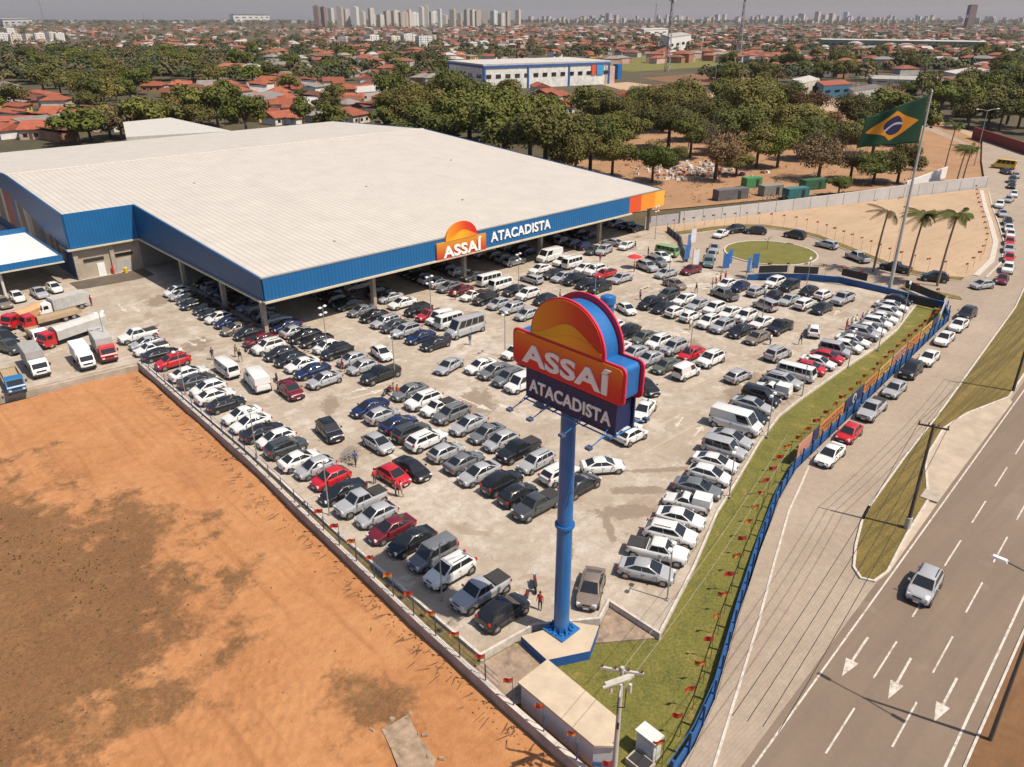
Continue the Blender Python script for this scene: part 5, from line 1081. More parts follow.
for i in range(NX + 1):
    for j in range(NY + 1):
        u, v = i / NX, j / NY; k = u ** .8
        off = .7 * k * math.sin(u * 11 + v * 2.6) + .3 * k * math.sin(u * 17 + v * 5 + 1); drop = .28 * k * math.sin(u * 11 + v * 3) - .15 * u; hh_ = FHh * (1 - .40 * u ** .9)
        d = WIND * (.35 + u * FW * .97) + Vector((-WIND.y, WIND.x, 0)) * off
        vs.append((fp.x + d.x, fp.y + d.y, FH - .3 - FHh + hh_ * v - .5 * u + drop)); uvs.append((u, v))
me = bpy.data.meshes.new('flag'); fs = [(i * (NY + 1) + j, (i + 1) * (NY + 1) + j, (i + 1) * (NY + 1) + j + 1, i * (NY + 1) + j + 1) for i in range(NX) for j in range(NY)]
me.from_pydata(vs, [], fs); ul = me.uv_layers.new(name='UVMap')
for lp in me.loops: ul.data[lp.index].uv = uvs[lp.vertex_index]
for p in me.polygons: p.use_smooth = True
me.materials.append(m); fo = link('flag', me); sm = fo.modifiers.new('cloth', 'SOLIDIFY'); sm.thickness = .02
tag(fo, 'large green flag with yellow rhombus and blue disc flying from the tall pole', 'flag')

# ------------------------------------------------------------------ walls and fences
WP = [(24.7, 14), (24.8, 28), (25.0, 36), (25.65, 50), (26.6, 67), (27.35, 99)]
def wx(y): return yon([(b_, a_) for a_, b_ in WP], y)
t = empty('boundary_wall', (25.6, 56, -.8), 0, 'low grey retaining wall with white cap between the earth lot and cars', 'wall')
b = MB(); b.strip(WP, .28, -1.0, .18); part(b, 'wall', M('grey_render', (.33, .28, .26), .85, 0, .22, .8), t)
b = MB(); b.strip(WP, .34, .18, .26); part(b, 'wall_cap', M('cap_white', (.47, .42, .37), .8, 0, .2, 1.5), t)
t2 = empty('railing', (25.65, 56, .26), 0, 'blue post and wire railing on top of the low retaining wall', 'railing')
for i in range(31): y = 15.5 + i * 2.75; b = MB(); b.box((wx(y) + .05, y, .95), (.06, .06, 1.38)); part(b, 'post', M('post_blue', (.02, .05, .14), .5), t2)
for z in (.6, 1.05, 1.5): b = MB(); b.strip([(x_ + .12, y_) for x_, y_ in WP[1:]], .025, z - .012, z + .012); part(b, 'rail', M('post_blue', (.02, .05, .14), .5), t2)
b = MB(); b.strip([(27.3, 99.2), (11.5, 100.5), (-30, 101.2)], .3, -1, .25); tag(b.build('yard_wall', M('yard_wall_concrete', (.36, .31, .25), .85, 0, .2, 1)), 'low concrete wall between the lorry yard and the earth lot', 'wall')
# blue base wall + banners along the service road
t = empty('boundary_fence', (70, 28, GZ), 0, 'blue painted low fence with posts along the grass bank and road', 'fence')
FB = FENCE[1:]
b = MB(); b.strip([(26.9, 16.5)] + FENCE[1:], .2, -.6, [.3, .3, .3, .3, .32, .5] + [.66] * (len(FENCE) - 6)); part(b, 'base_wall', M('fence_blue', (.011, .068, .20), .6, 0, .15, 1), t)
def along(line, step, start=0):
    out = []; acc = start
    for a, c in zip(line, line[1:]):
        a = Vector((a[0], a[1])); c = Vector((c[0], c[1])); L = (c - a).length; d = (c - a) / L
        while acc < L: q = a + d * acc; out.append((q.x, q.y, math.atan2(d.y, d.x))); acc += step
        acc -= L
    return out
for x, y, a in along(FENCE, 2.4, .4)[:98]: b = MB(); b.box((x, y - .15, .55), (.16, .14, 2.0), a); part(b, 'post', MATS['fence_blue'], t)
b = MB(); b.strip(FENCE[:6], .05, 1.42, 1.48); part(b, 'top_rail', MATS['fence_blue'], t)
bcol = dict(p=(.42, .20, .14), n=(.02, .03, .075), o=(.44, .16, .03), y=(.46, .26, .06), l=(.36, .39, .46), w=(.5, .48, .45), k=(.02, .02, .022))
bm_ = {k: M('banner_' + k2, bcol[k], .55, 0, .1, .8) for k, k2 in zip('pnoylwk', ('salmon', 'navy', 'orange', 'amber', 'lilac', 'white', 'black'))}
def banner(p0, p1, col, label, z0=.75, hgt=1.5, mark=None, zb=0.0):
    p0 = Vector((p0[0], p0[1], 0)); p1 = Vector((p1[0], p1[1], 0)); L = (p1 - p0).length; a = math.atan2((p1 - p0).y, (p1 - p0).x); mid = (p0 + p1) / 2
    t = empty('banner', (mid.x, mid.y, z0), a, label, 'banner', 'banners along the fence')
    b = MB(); b.box((0, 0, hgt / 2), (L - .1, .06, hgt)); b.build('panel', bm_[col], t)
    rr = random.Random(int(L * 100))
    if mark == 'round':
        b = MB(); b.tube((0, -.045, hgt / 2), (0, -.03, hgt / 2), .6, .6, 20); e = b.build('emblem', bm_['w'], t); b = MB(); b.tube((.05, -.055, hgt / 2), (.05, -.044, hgt / 2), .36, .36, 16); b.build('emblem_core', bm_['n'], e)
    elif mark:
        b = MB()
        for r_ in range(2):
            x = -L / 2 + .5
            while x < L / 2 - .7: w = rr.uniform(.16, .34); b.box((x + w / 2, -.036, hgt * (.4 + .32 * r_)), (w - .1, .02, hgt * .13)); x += w if rr.random() < .8 else w + .25
        b.build('lettering', bm_[mark], t)
def on(px, py, z=.9):
    p = at(px, py, z); x = min(max(p.x, 28), 124); return (x, yon(FENCE, x) + .14)
for (a, c, col, mk, lb) in (((784, 452), (795, 437), 'p', None, 'small salmon banner nearest the bottom of the fence'), ((796, 436), (802, 430), 'n', None, 'narrow navy banner next to the salmon one'), ((803, 431), (829, 408), 'o', 'n', 'long orange banner with dark lettering, near end'), ((830, 407), (849, 390), 'n', 'round', 'navy banner carrying a white round emblem'), ((850, 390), (865, 377), 'o', 'n', 'orange banner just beyond the round emblem'), ((866, 376), (879, 364), 'y', 'n', 'amber banner, second beyond the round emblem'),
                            ((880, 363), (895, 350), 'p', 'n', 'salmon banner in the middle of the row'), ((896, 349), (909, 338), 'o', 'n', 'orange banner before the yellow one'), ((909, 337), (921, 327), 'y', 'n', 'amber banner before the long dark one'), ((921, 327), (928, 321), 'n', None, 'dark navy banner before the lilac one'), ((928, 320), (946, 304), 'l', 'w', 'pale lilac banner at the far corner')):
    banner(on(*a), on(*c), col, lb, mark=mk)
# blue wall and black panels by the ring
t = empty('ring_wall', (122, 55, 0), 0, 'low blue wall round the lot corner by the roundabout', 'wall')
b = MB(); b.strip(RINGWALL, .25, -.4, .95); part(b, 'wall', MATS['fence_blue'], t)
for (a, c), lb in zip((((759, 268), (788, 267)), ((794, 268), (819, 269)), ((842, 270), (868, 276)), ((906, 282), (945, 298)), ((905, 296), (936, 303))), ('black banner at the left by the gate', 'black banner in front of the roundabout', 'black banner below the three palms at left', 'long black banner beside the flagpole', 'black banner at the corner of the fence')):
    p, q = at(*a, 1.0), at(*c, 1.0); banner((p.x, p.y), (q.x, q.y), 'k', lb, .1, 1.25)
# left side fence of the ring and gate banners
t = empty('gate_fence', (126, 88, 0), 0, 'dark fence with posts running from the store corner to the gate', 'fence')
GF = [(116.2, 78.3), (121, 82.8), (126.6, 87.3), (131.6, 94.2)]; b = MB(); b.strip(GF, .12, -.2, 1.1); part(b, 'panel', M('fence_dark_blue', (.015, .03, .08), .6), t)
for x, y, a in along(GF, 2.0, .2): b = MB(); b.box((x, y + .12, .8), (.09, .09, 2.0)); part(b, 'post', STEEL, t)
for k, (px, py, c_) in enumerate(((684, 263, 'blue'), (692, 268, 'white'), (722, 272, 'blue'), (727, 268, 'blue'), (746, 277, 'blue'), (751, 272, 'blue'), (687, 252, 'blue'), (690, 246, 'white'))):
    p = at(px, py, 0); t = empty('feather_banner', (p.x, p.y, 0), rc.uniform(-.6, .6), ['tall blue banner by the dark red sedan at the gate', 'tall white banner by the dark red sedan at the gate', 'tall blue banner at the left gate post', 'tall blue banner just behind the left gate post', 'tall blue banner at the right gate post', 'tall blue banner just behind the right gate post', 'tall blue banner on the fence before the green minibus', 'tall white banner on the fence before the green minibus'][k], 'banner', 'tall gate banners')
    b = MB(); b.tube((0, 0, 0), (0, 0, 3.4), .05); b.build('pole', STEEL, t); b = MB(); b.box((.62, 0, 1.95), (1.15, .05, 2.6)); b.build('cloth', M('gate_' + c_, (.03, .13, .36) if c_ == 'blue' else (.62, .62, .64), .6), t)
# long white wall
t = empty('white_wall', (185, 81, 0), 0, 'long white wall at the back of the sand clearing', 'wall'); WW = [(139.8, 97.2), (160, 90.3), (181, 82.8), (206, 74.6), (231, 66.4)]
b = MB(); b.strip(WW, .3, -1, [2.3, 2.3, 2.5, 2.9, 2.6]); part(b, 'wall', M('long_wall_white', (.42, .40, .39), .8, 0, .1, .3), t)
for x, y, a in along(WW, 5, 1)[:24]: b = MB(); b.box((x + .1, y - .2, 1.2), (.25, .14, 2.5), a); part(b, 'pilaster', M('long_wall_grey', (.44, .42, .41), .8), t)
b = MB(); b.strip([(131.5, 100), (139.6, 97.4)], .2, -1, 2.0); tag(b.build('mesh_fence', M('fence_grey', (.34, .33, .34), .7)), 'grey corrugated fence joining the store corner to the white wall', 'fence')
p, q = at(917, 192, 0), at(957, 176, 0)
b = MB(); b.strip([(p.x, p.y + 3), (q.x, q.y + 3)], .3, -1, 2.2); tag(b.build('short_wall', M('short_wall_white', (.62, .6, .58), .8)), 'short bright white wall beyond the flagpole by the palms', 'wall')
p, q = at(972, 138, -.8), at(1030, 158, -.8); b = MB(); b.strip([(p.x, p.y), (q.x, q.y)], .5, -1, 3.2); tag(b.build('red_wall', M('red_wall_paint', (.20, .035, .03), .8)), 'dark red wall beside the far road at the right edge', 'wall')
# pennants
PENM = {k: M('pennant_' + k, c, .7, 0, .05, 3) for k, c in (('red', (.36, .02, .018)), ('yellow', (.46, .22, .03)), ('orange', (.42, .08, .018)), ('green', (.05, .16, .05)))}
def pennant(x, y, z, h, label, group, rr, s=.62):
    t = empty('pennant_flag', (x, y, z), 0, label, 'pennant', group)
    b = MB(); b.tube((0, 0, 0), (0, 0, h), .025, .018, 6); b.build('pole', TARRED, t)
    w = WIND * s * rr.uniform(.8, 1.25); sd = Vector((-WIND.y, WIND.x, 0)); b = MB(); n = 5; hh = s * .62
    for mi, (v0, v1) in enumerate(((0, .5), (.5, 1))):
        vs = []
        for i in range(n + 1):
            for v in (v0, v1): u = i / n; vs.append(tuple(w * u + sd * (.12 * math.sin(u * 6 + x) * u) + Vector((0, 0, h - .04 - hh * v - .18 * u * s))))
        vs += [tuple(Vector(q) + sd * .012) for q in vs]; k = 2 * (n + 1)
        fs = []
        for i in range(n): fs += [(2 * i, 2 * i + 1, 2 * i + 3, 2 * i + 2), (k + 2 * i + 2, k + 2 * i + 3, k + 2 * i + 1, k + 2 * i)]
        b.add(vs, fs, mi)
    b.build('pennant', [PENM[rr.choice(['red', 'red', 'orange'])], PENM[rr.choice(['yellow', 'red', 'yellow', 'orange'])]], t)
rp = random.Random(8)
for i in range(13): pennant(wx(18.6 + i * 2.75) + .3, 18.6 + i * 2.75, .2, 2.0, f'red and yellow pennant, {ORD[i]} from the near end of the low wall', 'pennants on the low wall', rp)
for i, (x, y, a) in enumerate(along([(p[0], p[1] + .9) for p in FENCE], 2.45, 1.2)[:39]): pennant(x, y, bankz(x, y), 2.1, f'red and yellow pennant, {ORD[i]} from the near end of the grass bank', 'pennants along the grass bank', rp, .62)
for i, (x, y, a) in enumerate(along(OUT, 2.6, .5)[:26]): pennant(x + .4, y, GZ, 2.7, f'red pennant, {ORD[i]} from the store round the ring grass', 'pennants round the ring grass', rp, .5)
for i, (x, y, a) in enumerate(along(RINGWALL, 3, 1)[:11]): pennant(x, y + .3, .3, 2.6, f'red pennant on the blue wall, {ORD[i]} from the flagpole', 'pennants on the blue wall', rp, .5)
b = MB(); rr = random.Random(31)
for i in range(16): t_ = i / 16; x = lerp(146, 226, t_); pennant(x, yon(QK, x) + 1.6, GZ, 2.0, f'orange pennant, {ORD[i]} along the sand clearing edge', 'pennants along the sand clearing', rp, .55)
# water tower
p = at(605, 356, 0); hh = h_of((605, 356), (608, 296)); t = empty('water_tower', (p.x, p.y, 0), 0, 'blue cylindrical water tower standing behind the pylon sign', 'water tower')
b = MB(); b.tube((0, 0, 0), (0, 0, hh), .82, .82, 24); b.build('tank', SIGNBLUE, t); b = MB(); b.tube((0, 0, hh - .9), (0, 0, hh - .1), 1.0, 1.0, 24); b.tube((0, 0, hh), (0, 0, hh + .1), .75, .6, 24); b.build('cap_ring', SIGNBLUE, t)
b = MB(); b.path([(-.95, 0, 0), (-.95, 0, hh)], .03, 5); b.path([(-.9, .35, 0), (-.9, .35, hh)], .03, 5); b.build('ladder', STEEL, t)
# containers and site huts
for k, (px, py, c_, L, lb) in enumerate(((730, 199, (.12, .11, .11), 9, 'dark grey site container behind the white wall'), (770, 195, (.20, .19, .16), 6, 'khaki site container beside the green ones'), (795, 198, (.04, .14, .14), 6.5, 'teal site container behind the white wall'), (812, 189, (.03, .10, .05), 7, 'dark green site container under the trees'), (751, 187, (.05, .20, .07), 5, 'bright green site container behind the khaki one'))):
    p = at(px, py, -.8); t = empty('site_container', (p.x, p.y, -.8), R(-20), lb, 'container'); b = MB(); b.box((0, 0, 1.3), (L, 2.4, 2.6))
    for i in range(int(L / .5)): b.box((-L / 2 + .25 + i * .5, 0, 1.3), (.1, 2.46, 2.4))
    b.build('body', M('container_%s' % lb.split()[0] + lb.split()[1], c_, .6, 0, .2, .8), t); b = MB(); b.box((L * .2, -1.24, 1.1), (.9, .06, 2.0)); b.build('door', DARK, t)
# ------------------------------------------------------------------ trees
def leafmat(name, cols, var=.25):
    m, nt, b = nodes_of(name)
    oi = nt.nodes.new('ShaderNodeObjectInfo'); n1 = noisef(nt, .55, 3, .6); n2 = noisef(nt, 4, 2, .6)
    c = ramp(nt, n1, [(.32, cols[0]), (.55, cols[1]), (.74, cols[2])])
    c = mixc(nt, .4, c, ramp(nt, n2, [(.3, [x * .5 for x in cols[0]]), (.7, [x * 1.25 for x in cols[2]])]))
    c = mixc(nt, ramp(nt, oi.outputs['Random'], [(0, (0, 0, 0)), (1, (.5,) * 3)]), c, (cols[2][0] * 1.05, cols[2][1] * .88, cols[2][2] * .8))
    hs = nt.nodes.new('ShaderNodeHueSaturation'); nt.links.new(c, hs.inputs['Color']); v = mth(nt, 'ADD', mth(nt, 'MULTIPLY', mth(nt, 'FRACT', mth(nt, 'MULTIPLY', oi.outputs['Random'], 7.31)), .75), .7); nt.links.new(v, hs.inputs['Value'])
    nt.links.new(hs.outputs[0], b.inputs['Base Color']); b.inputs['Roughness'].default_value = .75; b.inputs['Specular IOR Level'].default_value = .2
    return m
LEAF = {'green': leafmat('leaf_green', [(.036, .050, .009), (.070, .084, .016), (.112, .116, .028)]), 'olive': leafmat('leaf_olive', [(.050, .056, .013), (.088, .088, .021), (.138, .122, .035)]),
        'bright': leafmat('leaf_bright', [(.045, .065, .009), (.08, .10, .015), (.115, .13, .024)]), 'brown': leafmat('leaf_brown', [(.075, .05, .024), (.12, .082, .04), (.16, .115, .06)]),
        'rust': leafmat('leaf_rust', [(.055, .032, .014), (.09, .052, .02), (.12, .075, .03)])}
BARK = M('bark', (.10, .07, .05), .9, 0, .3, 3)
def crown(seed, n, rad, hgt, base, leaf, lobes=9, flat=1.0):
    r = random.Random(seed); b = MB(); L = []
    for i in range(lobes):
        a = r.uniform(0, 6.283); q = r.uniform(.15, .78) ** .8 * rad; L.append((q * math.cos(a), q * math.sin(a), base + hgt * r.uniform(.25, .8) * (1 - .35 * q / rad), rad * r.uniform(.28, .5)))
    L.append((0, 0, base + hgt * .6, rad * .52))
    for i in range(n):
        x, y, z, s = r.choice(L); d = Vector((r.gauss(0, 1), r.gauss(0, 1), r.gauss(0, 1) + .25)).normalized(); k = s * r.uniform(.55, 1.08)
        p = Vector((x + d.x * k, y + d.y * k, z + d.z * k * .75 * flat))
        nrm = (d + Vector((r.gauss(0, .5), r.gauss(0, .5), r.gauss(0, .5) + .4))).normalized(); u = nrm.orthogonal().normalized(); w = nrm.cross(u); a = r.uniform(0, 6.28); u, w = u * math.cos(a) + w * math.sin(a), w * math.cos(a) - u * math.sin(a)
        l = leaf * r.uniform(.6, 1.35)
        b.add([p - u * l, p + w * l * .5 - u * l * .2, p + u * l + nrm * l * .2, p - w * l * .55 + u * l * .1], [(0, 1, 2, 3)])
    return b
def trunk(seed, h, rad, r0, twigs=0):
    r = random.Random(seed); b = MB(); b.tube((0, 0, -.3), (0, 0, h * .42), r0, r0 * .75, 8)
    for i in range(6):
        a = i * 1.05 + r.uniform(-.3, .3); e = Vector((rad * .55 * math.cos(a), rad * .55 * math.sin(a), h * r.uniform(.62, .85))); mid = Vector((e.x * .4, e.y * .4, h * .55))
        b.tube((0, 0, h * .38), mid, r0 * .55, r0 * .35, 6); b.tube(mid, e, r0 * .35, r0 * .12, 5)
        for k in range(twigs): b.tube(mid.lerp(e, r.uniform(.2, .95)), e + Vector((r.gauss(0, rad * .25), r.gauss(0, rad * .25), r.uniform(0, h * .28))), r0 * .11, .02, 4, 0, False)
    return b
TREE = {}
def tree_kind(k, v):
    key = (k, v)
    if key in TREE: return TREE[key]
    big = k.endswith('_near'); base = k.replace('_near', '')
    n = 8600 if big else 2300; leaf = .205 if big else .36
    if base == 'brown': n = int(n * .5)
    c = crown(sum(map(ord, base)) * 3 + v * 17, n, 4.6, 6.0 if base != 'brown' else 4.2, 2.6, leaf, 12 if big else 9)
    TREE[key] = (c.mesh('crown', LEAF[base]), trunk(v + 5, 8.5, 4.2, .32, 10 if base == 'brown' else 0).mesh('trunk', BARK)); return TREE[key]
def tree(x, y, z, scale, k, label, group=None, sz=1.0, name='broadleaf_tree'):
    c, tr = tree_kind(k, rt.randrange(5 if not k.endswith('near') else 4)); t = empty(name, (x, y, z), rt.uniform(0, 6.28), label, 'tree', group); t.scale = (scale, scale, scale * sz)
    link('crown', c, t); link('trunk', tr, t); return t
rt = random.Random(77)
NEAR = [(620, 158, 44, 'green', 'green tree on the sand behind the roof corner'), (668, 150, 44, 'olive', 'olive tree behind the round bright one'), (690, 158, 38, 'green', 'dark tree right behind the small green one'), (735, 154, 46, 'green', 'dark green tree left of the bright one, farther back'), (792, 148, 44, 'olive', 'olive tree between the bright and dark green ones'), (840, 158, 40, 'olive', 'olive tree left of the low bare trees'), (768, 128, 44, 'green', 'green tree at the back of the sandy wood'), (683, 128, 42, 'olive', 'olive tree at the back of the sandy wood, left'), (610, 140, 40, 'olive', 'olive tree behind the forked one'), (872, 156, 38, 'rust', 'brown tree just beneath the flag'), (590, 172, 44, 'green', 'green tree between roof edge and forked tree'), (530, 160, 54, 'green', 'green tree in the middle of the roof edge trees'), (488, 142, 50, 'green', 'green tree in the second line of roof edge trees'), (415, 142, 50, 'olive', 'olive tree at the left of the roof edge trees'), (430, 158, 62, 'green', 'dense green tree closest to the store ridge'), (398, 128, 40, 'green', 'green tree rising just left of the ridge end'), (470, 158, 62, 'green', 'wide dark tree, second from the ridge end'), (505, 168, 64, 'green', 'wide dark tree behind the middle of the right roof edge'), (545, 180, 66, 'olive', 'olive tree with visible limbs behind the roof edge'), (575, 184, 52, 'olive', 'olive tree nearest the right end of the roof edge'), (455, 124, 48, 'green', 'green tree behind the ridge trees, left'), (505, 132, 44, 'green', 'green tree behind the ridge trees, middle'), (548, 142, 46, 'bright', 'lighter green tree below the red roofed villa'),
        (612, 176, 40, 'olive', 'slim olive tree with forked trunk just beyond the roof'), (652, 183, 42, 'bright', 'round bright green tree standing alone on the sand'), (678, 166, 20, 'green', 'small green tree right of the round bright one'), (715, 180, 44, 'brown', 'bare brownish tree over the rubble'), (756, 168, 42, 'olive', 'olive tree behind the grey containers'), (777, 168, 40, 'bright', 'bright green tree above the containers'), (809, 160, 46, 'green', 'dark green tree right of the bright green one'), (828, 144, 36, 'rust', 'rust coloured tree at the left of the flag'), (805, 132, 34, 'rust', 'rust coloured tree behind the dark green one'),
        (700, 142, 44, 'olive', 'olive tree in the middle of the sandy wood'), (662, 132, 42, 'olive', 'olive tree left in the sandy wood'), (632, 138, 36, 'olive', 'olive tree before the low white house'), (724, 124, 40, 'green', 'green tree behind the sandy wood, middle'), (748, 138, 46, 'olive', 'broad olive tree right in the sandy wood'), (786, 128, 38, 'green', 'green tree below the sheds'), (853, 136, 38, 'olive', 'olive tree directly left of the flag'), (818, 180, 40, 'brown', 'wide low bare tree behind the white wall'), (850, 180, 40, 'brown', 'bare brown tree behind the white wall under the flag'), (873, 184, 36, 'green', 'green tree beneath the flag'), (897, 184, 34, 'olive', 'olive tree left of the flagpole middle'), (838, 196, 20, 'green', 'small palm like bush at the white wall'),
        (588, 150, 34, 'green', 'green tree right of the red roofed villa'), (690, 118, 36, 'green', 'green tree by the far pale road'), (770, 108, 30, 'green', 'green tree left of the far sheds'), (736, 176, 30, 'olive', 'olive tree behind the dark grey container'), (640, 112, 30, 'green', 'green tree on the bend of the far road')]
for px, py, wpx, k, lb in NEAR:
    p = at(px, py, -.9); d = pix(p)[2]; s = wpx * d / FPX / 7.7 * rt.uniform(.85, 1.15)
    tree(p.x, p.y, -.9, s, k + '_near', lb, None, rt.uniform(.78, 1.12))
# palms
def frond(b, o, yaw, length, lift, droop, wind, r):
    P = []; d = Vector((math.cos(yaw), math.sin(yaw), 0)); n = 9
    for i in range(n + 1):
        t = i / n; P.append(Vector(o) + d * (length * t * (1 - .15 * t)) + Vector((0, 0, lift * t - droop * t * t)) + WIND * (wind * t * t))
    for i in range(n):
        a, c = P[i], P[i + 1]; ax = (c - a).normalized(); sd = ax.cross(Vector((0, 0, 1))).normalized(); b.tube(a, c, .03, .02, 4, 0, False)
        for s in (1, -1):
            for h in (0, .2, .4, .6, .8):
                q = a.lerp(c, h); L = .75 * math.sin(math.pi * min(1, .12 + .85 * (i + h) / n)) + .15
                e = q + sd * (s * L * .75) + ax * (L * .5) + Vector((0, 0, -L * .45)) + WIND * (.3 * L); w = ax * .034
                b.add([q - w, q + w, e + w * .3, e - w * .3], [(0, 1, 2, 3)])
def palm(px, py, top, label, fr=28, rag=0, z=GZ):
    p = at(px, py, z); h = h_of((px, py), top, z) - .6; r = random.Random(int(px)); t = empty('palm_tree', (p.x, p.y, z), 0, label, 'palm', None)
    lean = WIND * -.5; b = MB(); n = 8; Q = [Vector((0, 0, h * i / n)) + lean * ((i / n) ** 2) for i in range(n + 1)]
    for i in range(n): b.tube(Q[i], Q[i + 1], .22 - .09 * i / n, .22 - .09 * (i + 1) / n, 8)
    b.build('trunk', M('palm_bark', (.22, .16, .12), .9, 0, .25, 4), t); b = MB()
    for i in range(fr): frond(b, Q[-1], i * 6.283 / fr + r.uniform(-.2, .2), r.uniform(2.7, 3.7), r.uniform(.2, 2.4), r.uniform(.9, 2.6), r.uniform(.5, 1.5), r)
    b.build('crown', LEAF['brown' if rag else 'green'], t)
palm(873, 272, (889, 208), 'ragged palm with few dry fronds, leftmost beside the ring road', 9, 1); palm(908, 276, (918, 211), 'palm with wind swept crown just right of the flagpole'); palm(937, 286, (957, 212), 'full wind swept palm at the ring road corner')
palm(944, 172, (953, 122), 'tall palm beyond the white wall, nearest the flagpole', z=-.8); palm(956, 185, (962, 146), 'bushy palm beyond the white wall, middle one', z=-.8); palm(962, 183, (972, 146), 'bushy palm beyond the white wall, right one', z=-.8); palm(688, 150, (684, 132), 'small palm among the trees behind the store roof', 12, z=-.8)
# sapling on the roundabout
p = at(767, 250, GZ); t = empty('sapling', (p.x, p.y, GZ), 0, 'thin bare sapling in the middle of the roundabout lawn', 'tree')
b = MB(); b.tube((0, 0, 0), (0, 0, 2.6), .05, .02)
for i in range(9): a = i * .7; b.tube((0, 0, 1 + i * .17), (.8 * math.cos(a), .8 * math.sin(a), 1.6 + i * .17), .02, .01, 4)
b.build('branches', BARK, t)
# ------------------------------------------------------------------ houses
TILE = {}
def roofmat(n, c):
    m, nt, b = nodes_of('roof_' + n); oi = nt.nodes.new('ShaderNodeObjectInfo'); f = noisef(nt, .6, 6, .7)
    cc = ramp(nt, f, [(.3, [x * .6 for x in c]), (.65, c)]); hs = nt.nodes.new('ShaderNodeHueSaturation'); nt.links.new(cc, hs.inputs['Color'])
    nt.links.new(mth(nt, 'ADD', mth(nt, 'MULTIPLY', oi.outputs['Random'], .55), .68), hs.inputs['Value']); nt.links.new(hs.outputs[0], b.inputs['Base Color']); b.inputs['Roughness'].default_value = .85
    w = nt.nodes.new('ShaderNodeTexWave'); w.bands_direction = 'X'; w.inputs['Scale'].default_value = .8; nt.links.new(coord(nt), w.inputs['Vector']); bump(nt, b, w.outputs['Fac'], .4, .08); return m
RT = dict(red=roofmat('terracotta', (.30, .080, .038)), grey=roofmat('fibre_cement', (.23, .20, .18)), white=roofmat('pale_sheet', (.44, .41, .38)), brown=roofmat('old_tile', (.18, .068, .04)))
def wallmat(n, c): return M('house_' + n, c, .85, 0, .2, .4)
WM = [wallmat('cream', (.50, .45, .37)), wallmat('white', (.60, .58, .55)), wallmat('ochre', (.50, .34, .13)), wallmat('brick', (.30, .15, .09)), wallmat('pink', (.46, .32, .27)), wallmat('greyish', (.36, .34, .32))]
HV = {}
def house_mesh(v):
    """unit pieces of variant v: walls, roof, openings"""
    if v in HV: return HV[v]
    r = random.Random(v * 7 + 1); L, W, H = r.uniform(8, 12), r.uniform(6, 8.5), r.uniform(2.7, 3.3) if v % 4 else 5.6; e = .5; rh = W * r.uniform(.2, .28)
    w = MB(); w.box((0, 0, H / 2), (L, W, H)); rf = MB(); x, y = L / 2 + e, W / 2 + e; z0 = H - .05
    if v % 3 == 0: rx = x - y * .8; rf.add([(-x, -y, z0), (x, -y, z0), (x, y, z0), (-x, y, z0), (-rx, 0, z0 + rh), (rx, 0, z0 + rh)], [(0, 1, 5, 4), (2, 3, 4, 5), (1, 2, 5), (3, 0, 4), (3, 2, 1, 0)])
    elif v % 3 == 1:
        rf.add([(-x, -y, z0), (x, -y, z0), (x, y, z0), (-x, y, z0), (-x, 0, z0 + rh), (x, 0, z0 + rh)], [(0, 1, 5, 4), (2, 3, 4, 5), (1, 2, 5), (3, 0, 4), (3, 2, 1, 0)])
        w.box((L * .2, -W / 2 - 1.6, H * .42), (L * .5, 3.2, H * .84)); q0, q1 = -W / 2 - 3.6, -W / 2 - .45; rf.add([(-L * .1, q0, H * .82), (L * .5, q0, H * .82), (L * .5, q1, H + .1), (-L * .1, q1, H + .1), (-L * .1, q0, H * .76), (L * .5, q0, H * .76), (L * .5, q1, H), (-L * .1, q1, H)], [(0, 1, 2, 3), (7, 6, 5, 4), (0, 4, 5, 1), (1, 5, 6, 2), (3, 7, 4, 0)])
    else: rf.add([(-x, -y, z0 + .1), (x, -y, z0 + .1), (x, y, z0 + rh * .9), (-x, y, z0 + rh * .9), (-x, -y, z0 - .1), (x, -y, z0 - .1), (x, y, z0 + rh * .7), (-x, y, z0 + rh * .7)], [(0, 1, 2, 3), (7, 6, 5, 4), (0, 4, 5, 1), (1, 5, 6, 2), (2, 6, 7, 3), (3, 7, 4, 0)])
    wn = []
    for k in range(3):
        m = MB(); m.box((-L * .32 + k * L * .32, -W / 2 - .03 if not (v % 3 == 1 and k > 0) else W / 2 + .03, 1.45), (1.2, .1, 1.1)); wn.append(m)
    m = MB(); m.box((L / 2 + .03, W * .15, 1.5), (.1, 1.2, 1.1)); wn.append(m)
    d = MB(); d.box((-L * .16, -W / 2 - .03, 1.05), (.9, .1, 2.1))
    HV[v] = (w, rf, wn, d); return HV[v]
HM = {}
def house(x, y, z, rot, v, rk, wk, label, group, parts):
    w, rf, wn, d = house_mesh(v); nm = 'low_house' if v % 4 else 'two_storey_house'
    if parts:
        t = empty(nm, (x, y, z), rot, label, 'house', group)
        def g(k, mb, mat):
            if k not in HM: HM[k] = mb.mesh(k[0], mat)
            return HM[k]
        t.scale = (1.2, 1.2, 1.1); link('wall', g(('wall', v, wk), w, WM[wk]), t); link('roof', g(('roof', v, rk), rf, RT[rk]), t)
        for i, q in enumerate(wn): link('window', g(('window', v, i), q, GLASS), t)
        link('door', g(('door', v), d, M('house_door', (.12, .07, .04), .6)), t); return t
    k = ('whole', v, rk, wk)
    if k not in HM:
        b = MB(); b.merge(w, 0); b.merge(rf, 1); 
        for q in wn + [d]: b.merge(q, 2)
        HM[k] = b.mesh(nm, [WM[wk], RT[rk], GLASS])
    o = link(nm, HM[k], None, (x, y, z), rot); o.scale = (1.25, 1.25, 1.2); return tag(o, label, 'house', group)
rh_ = random.Random(5)
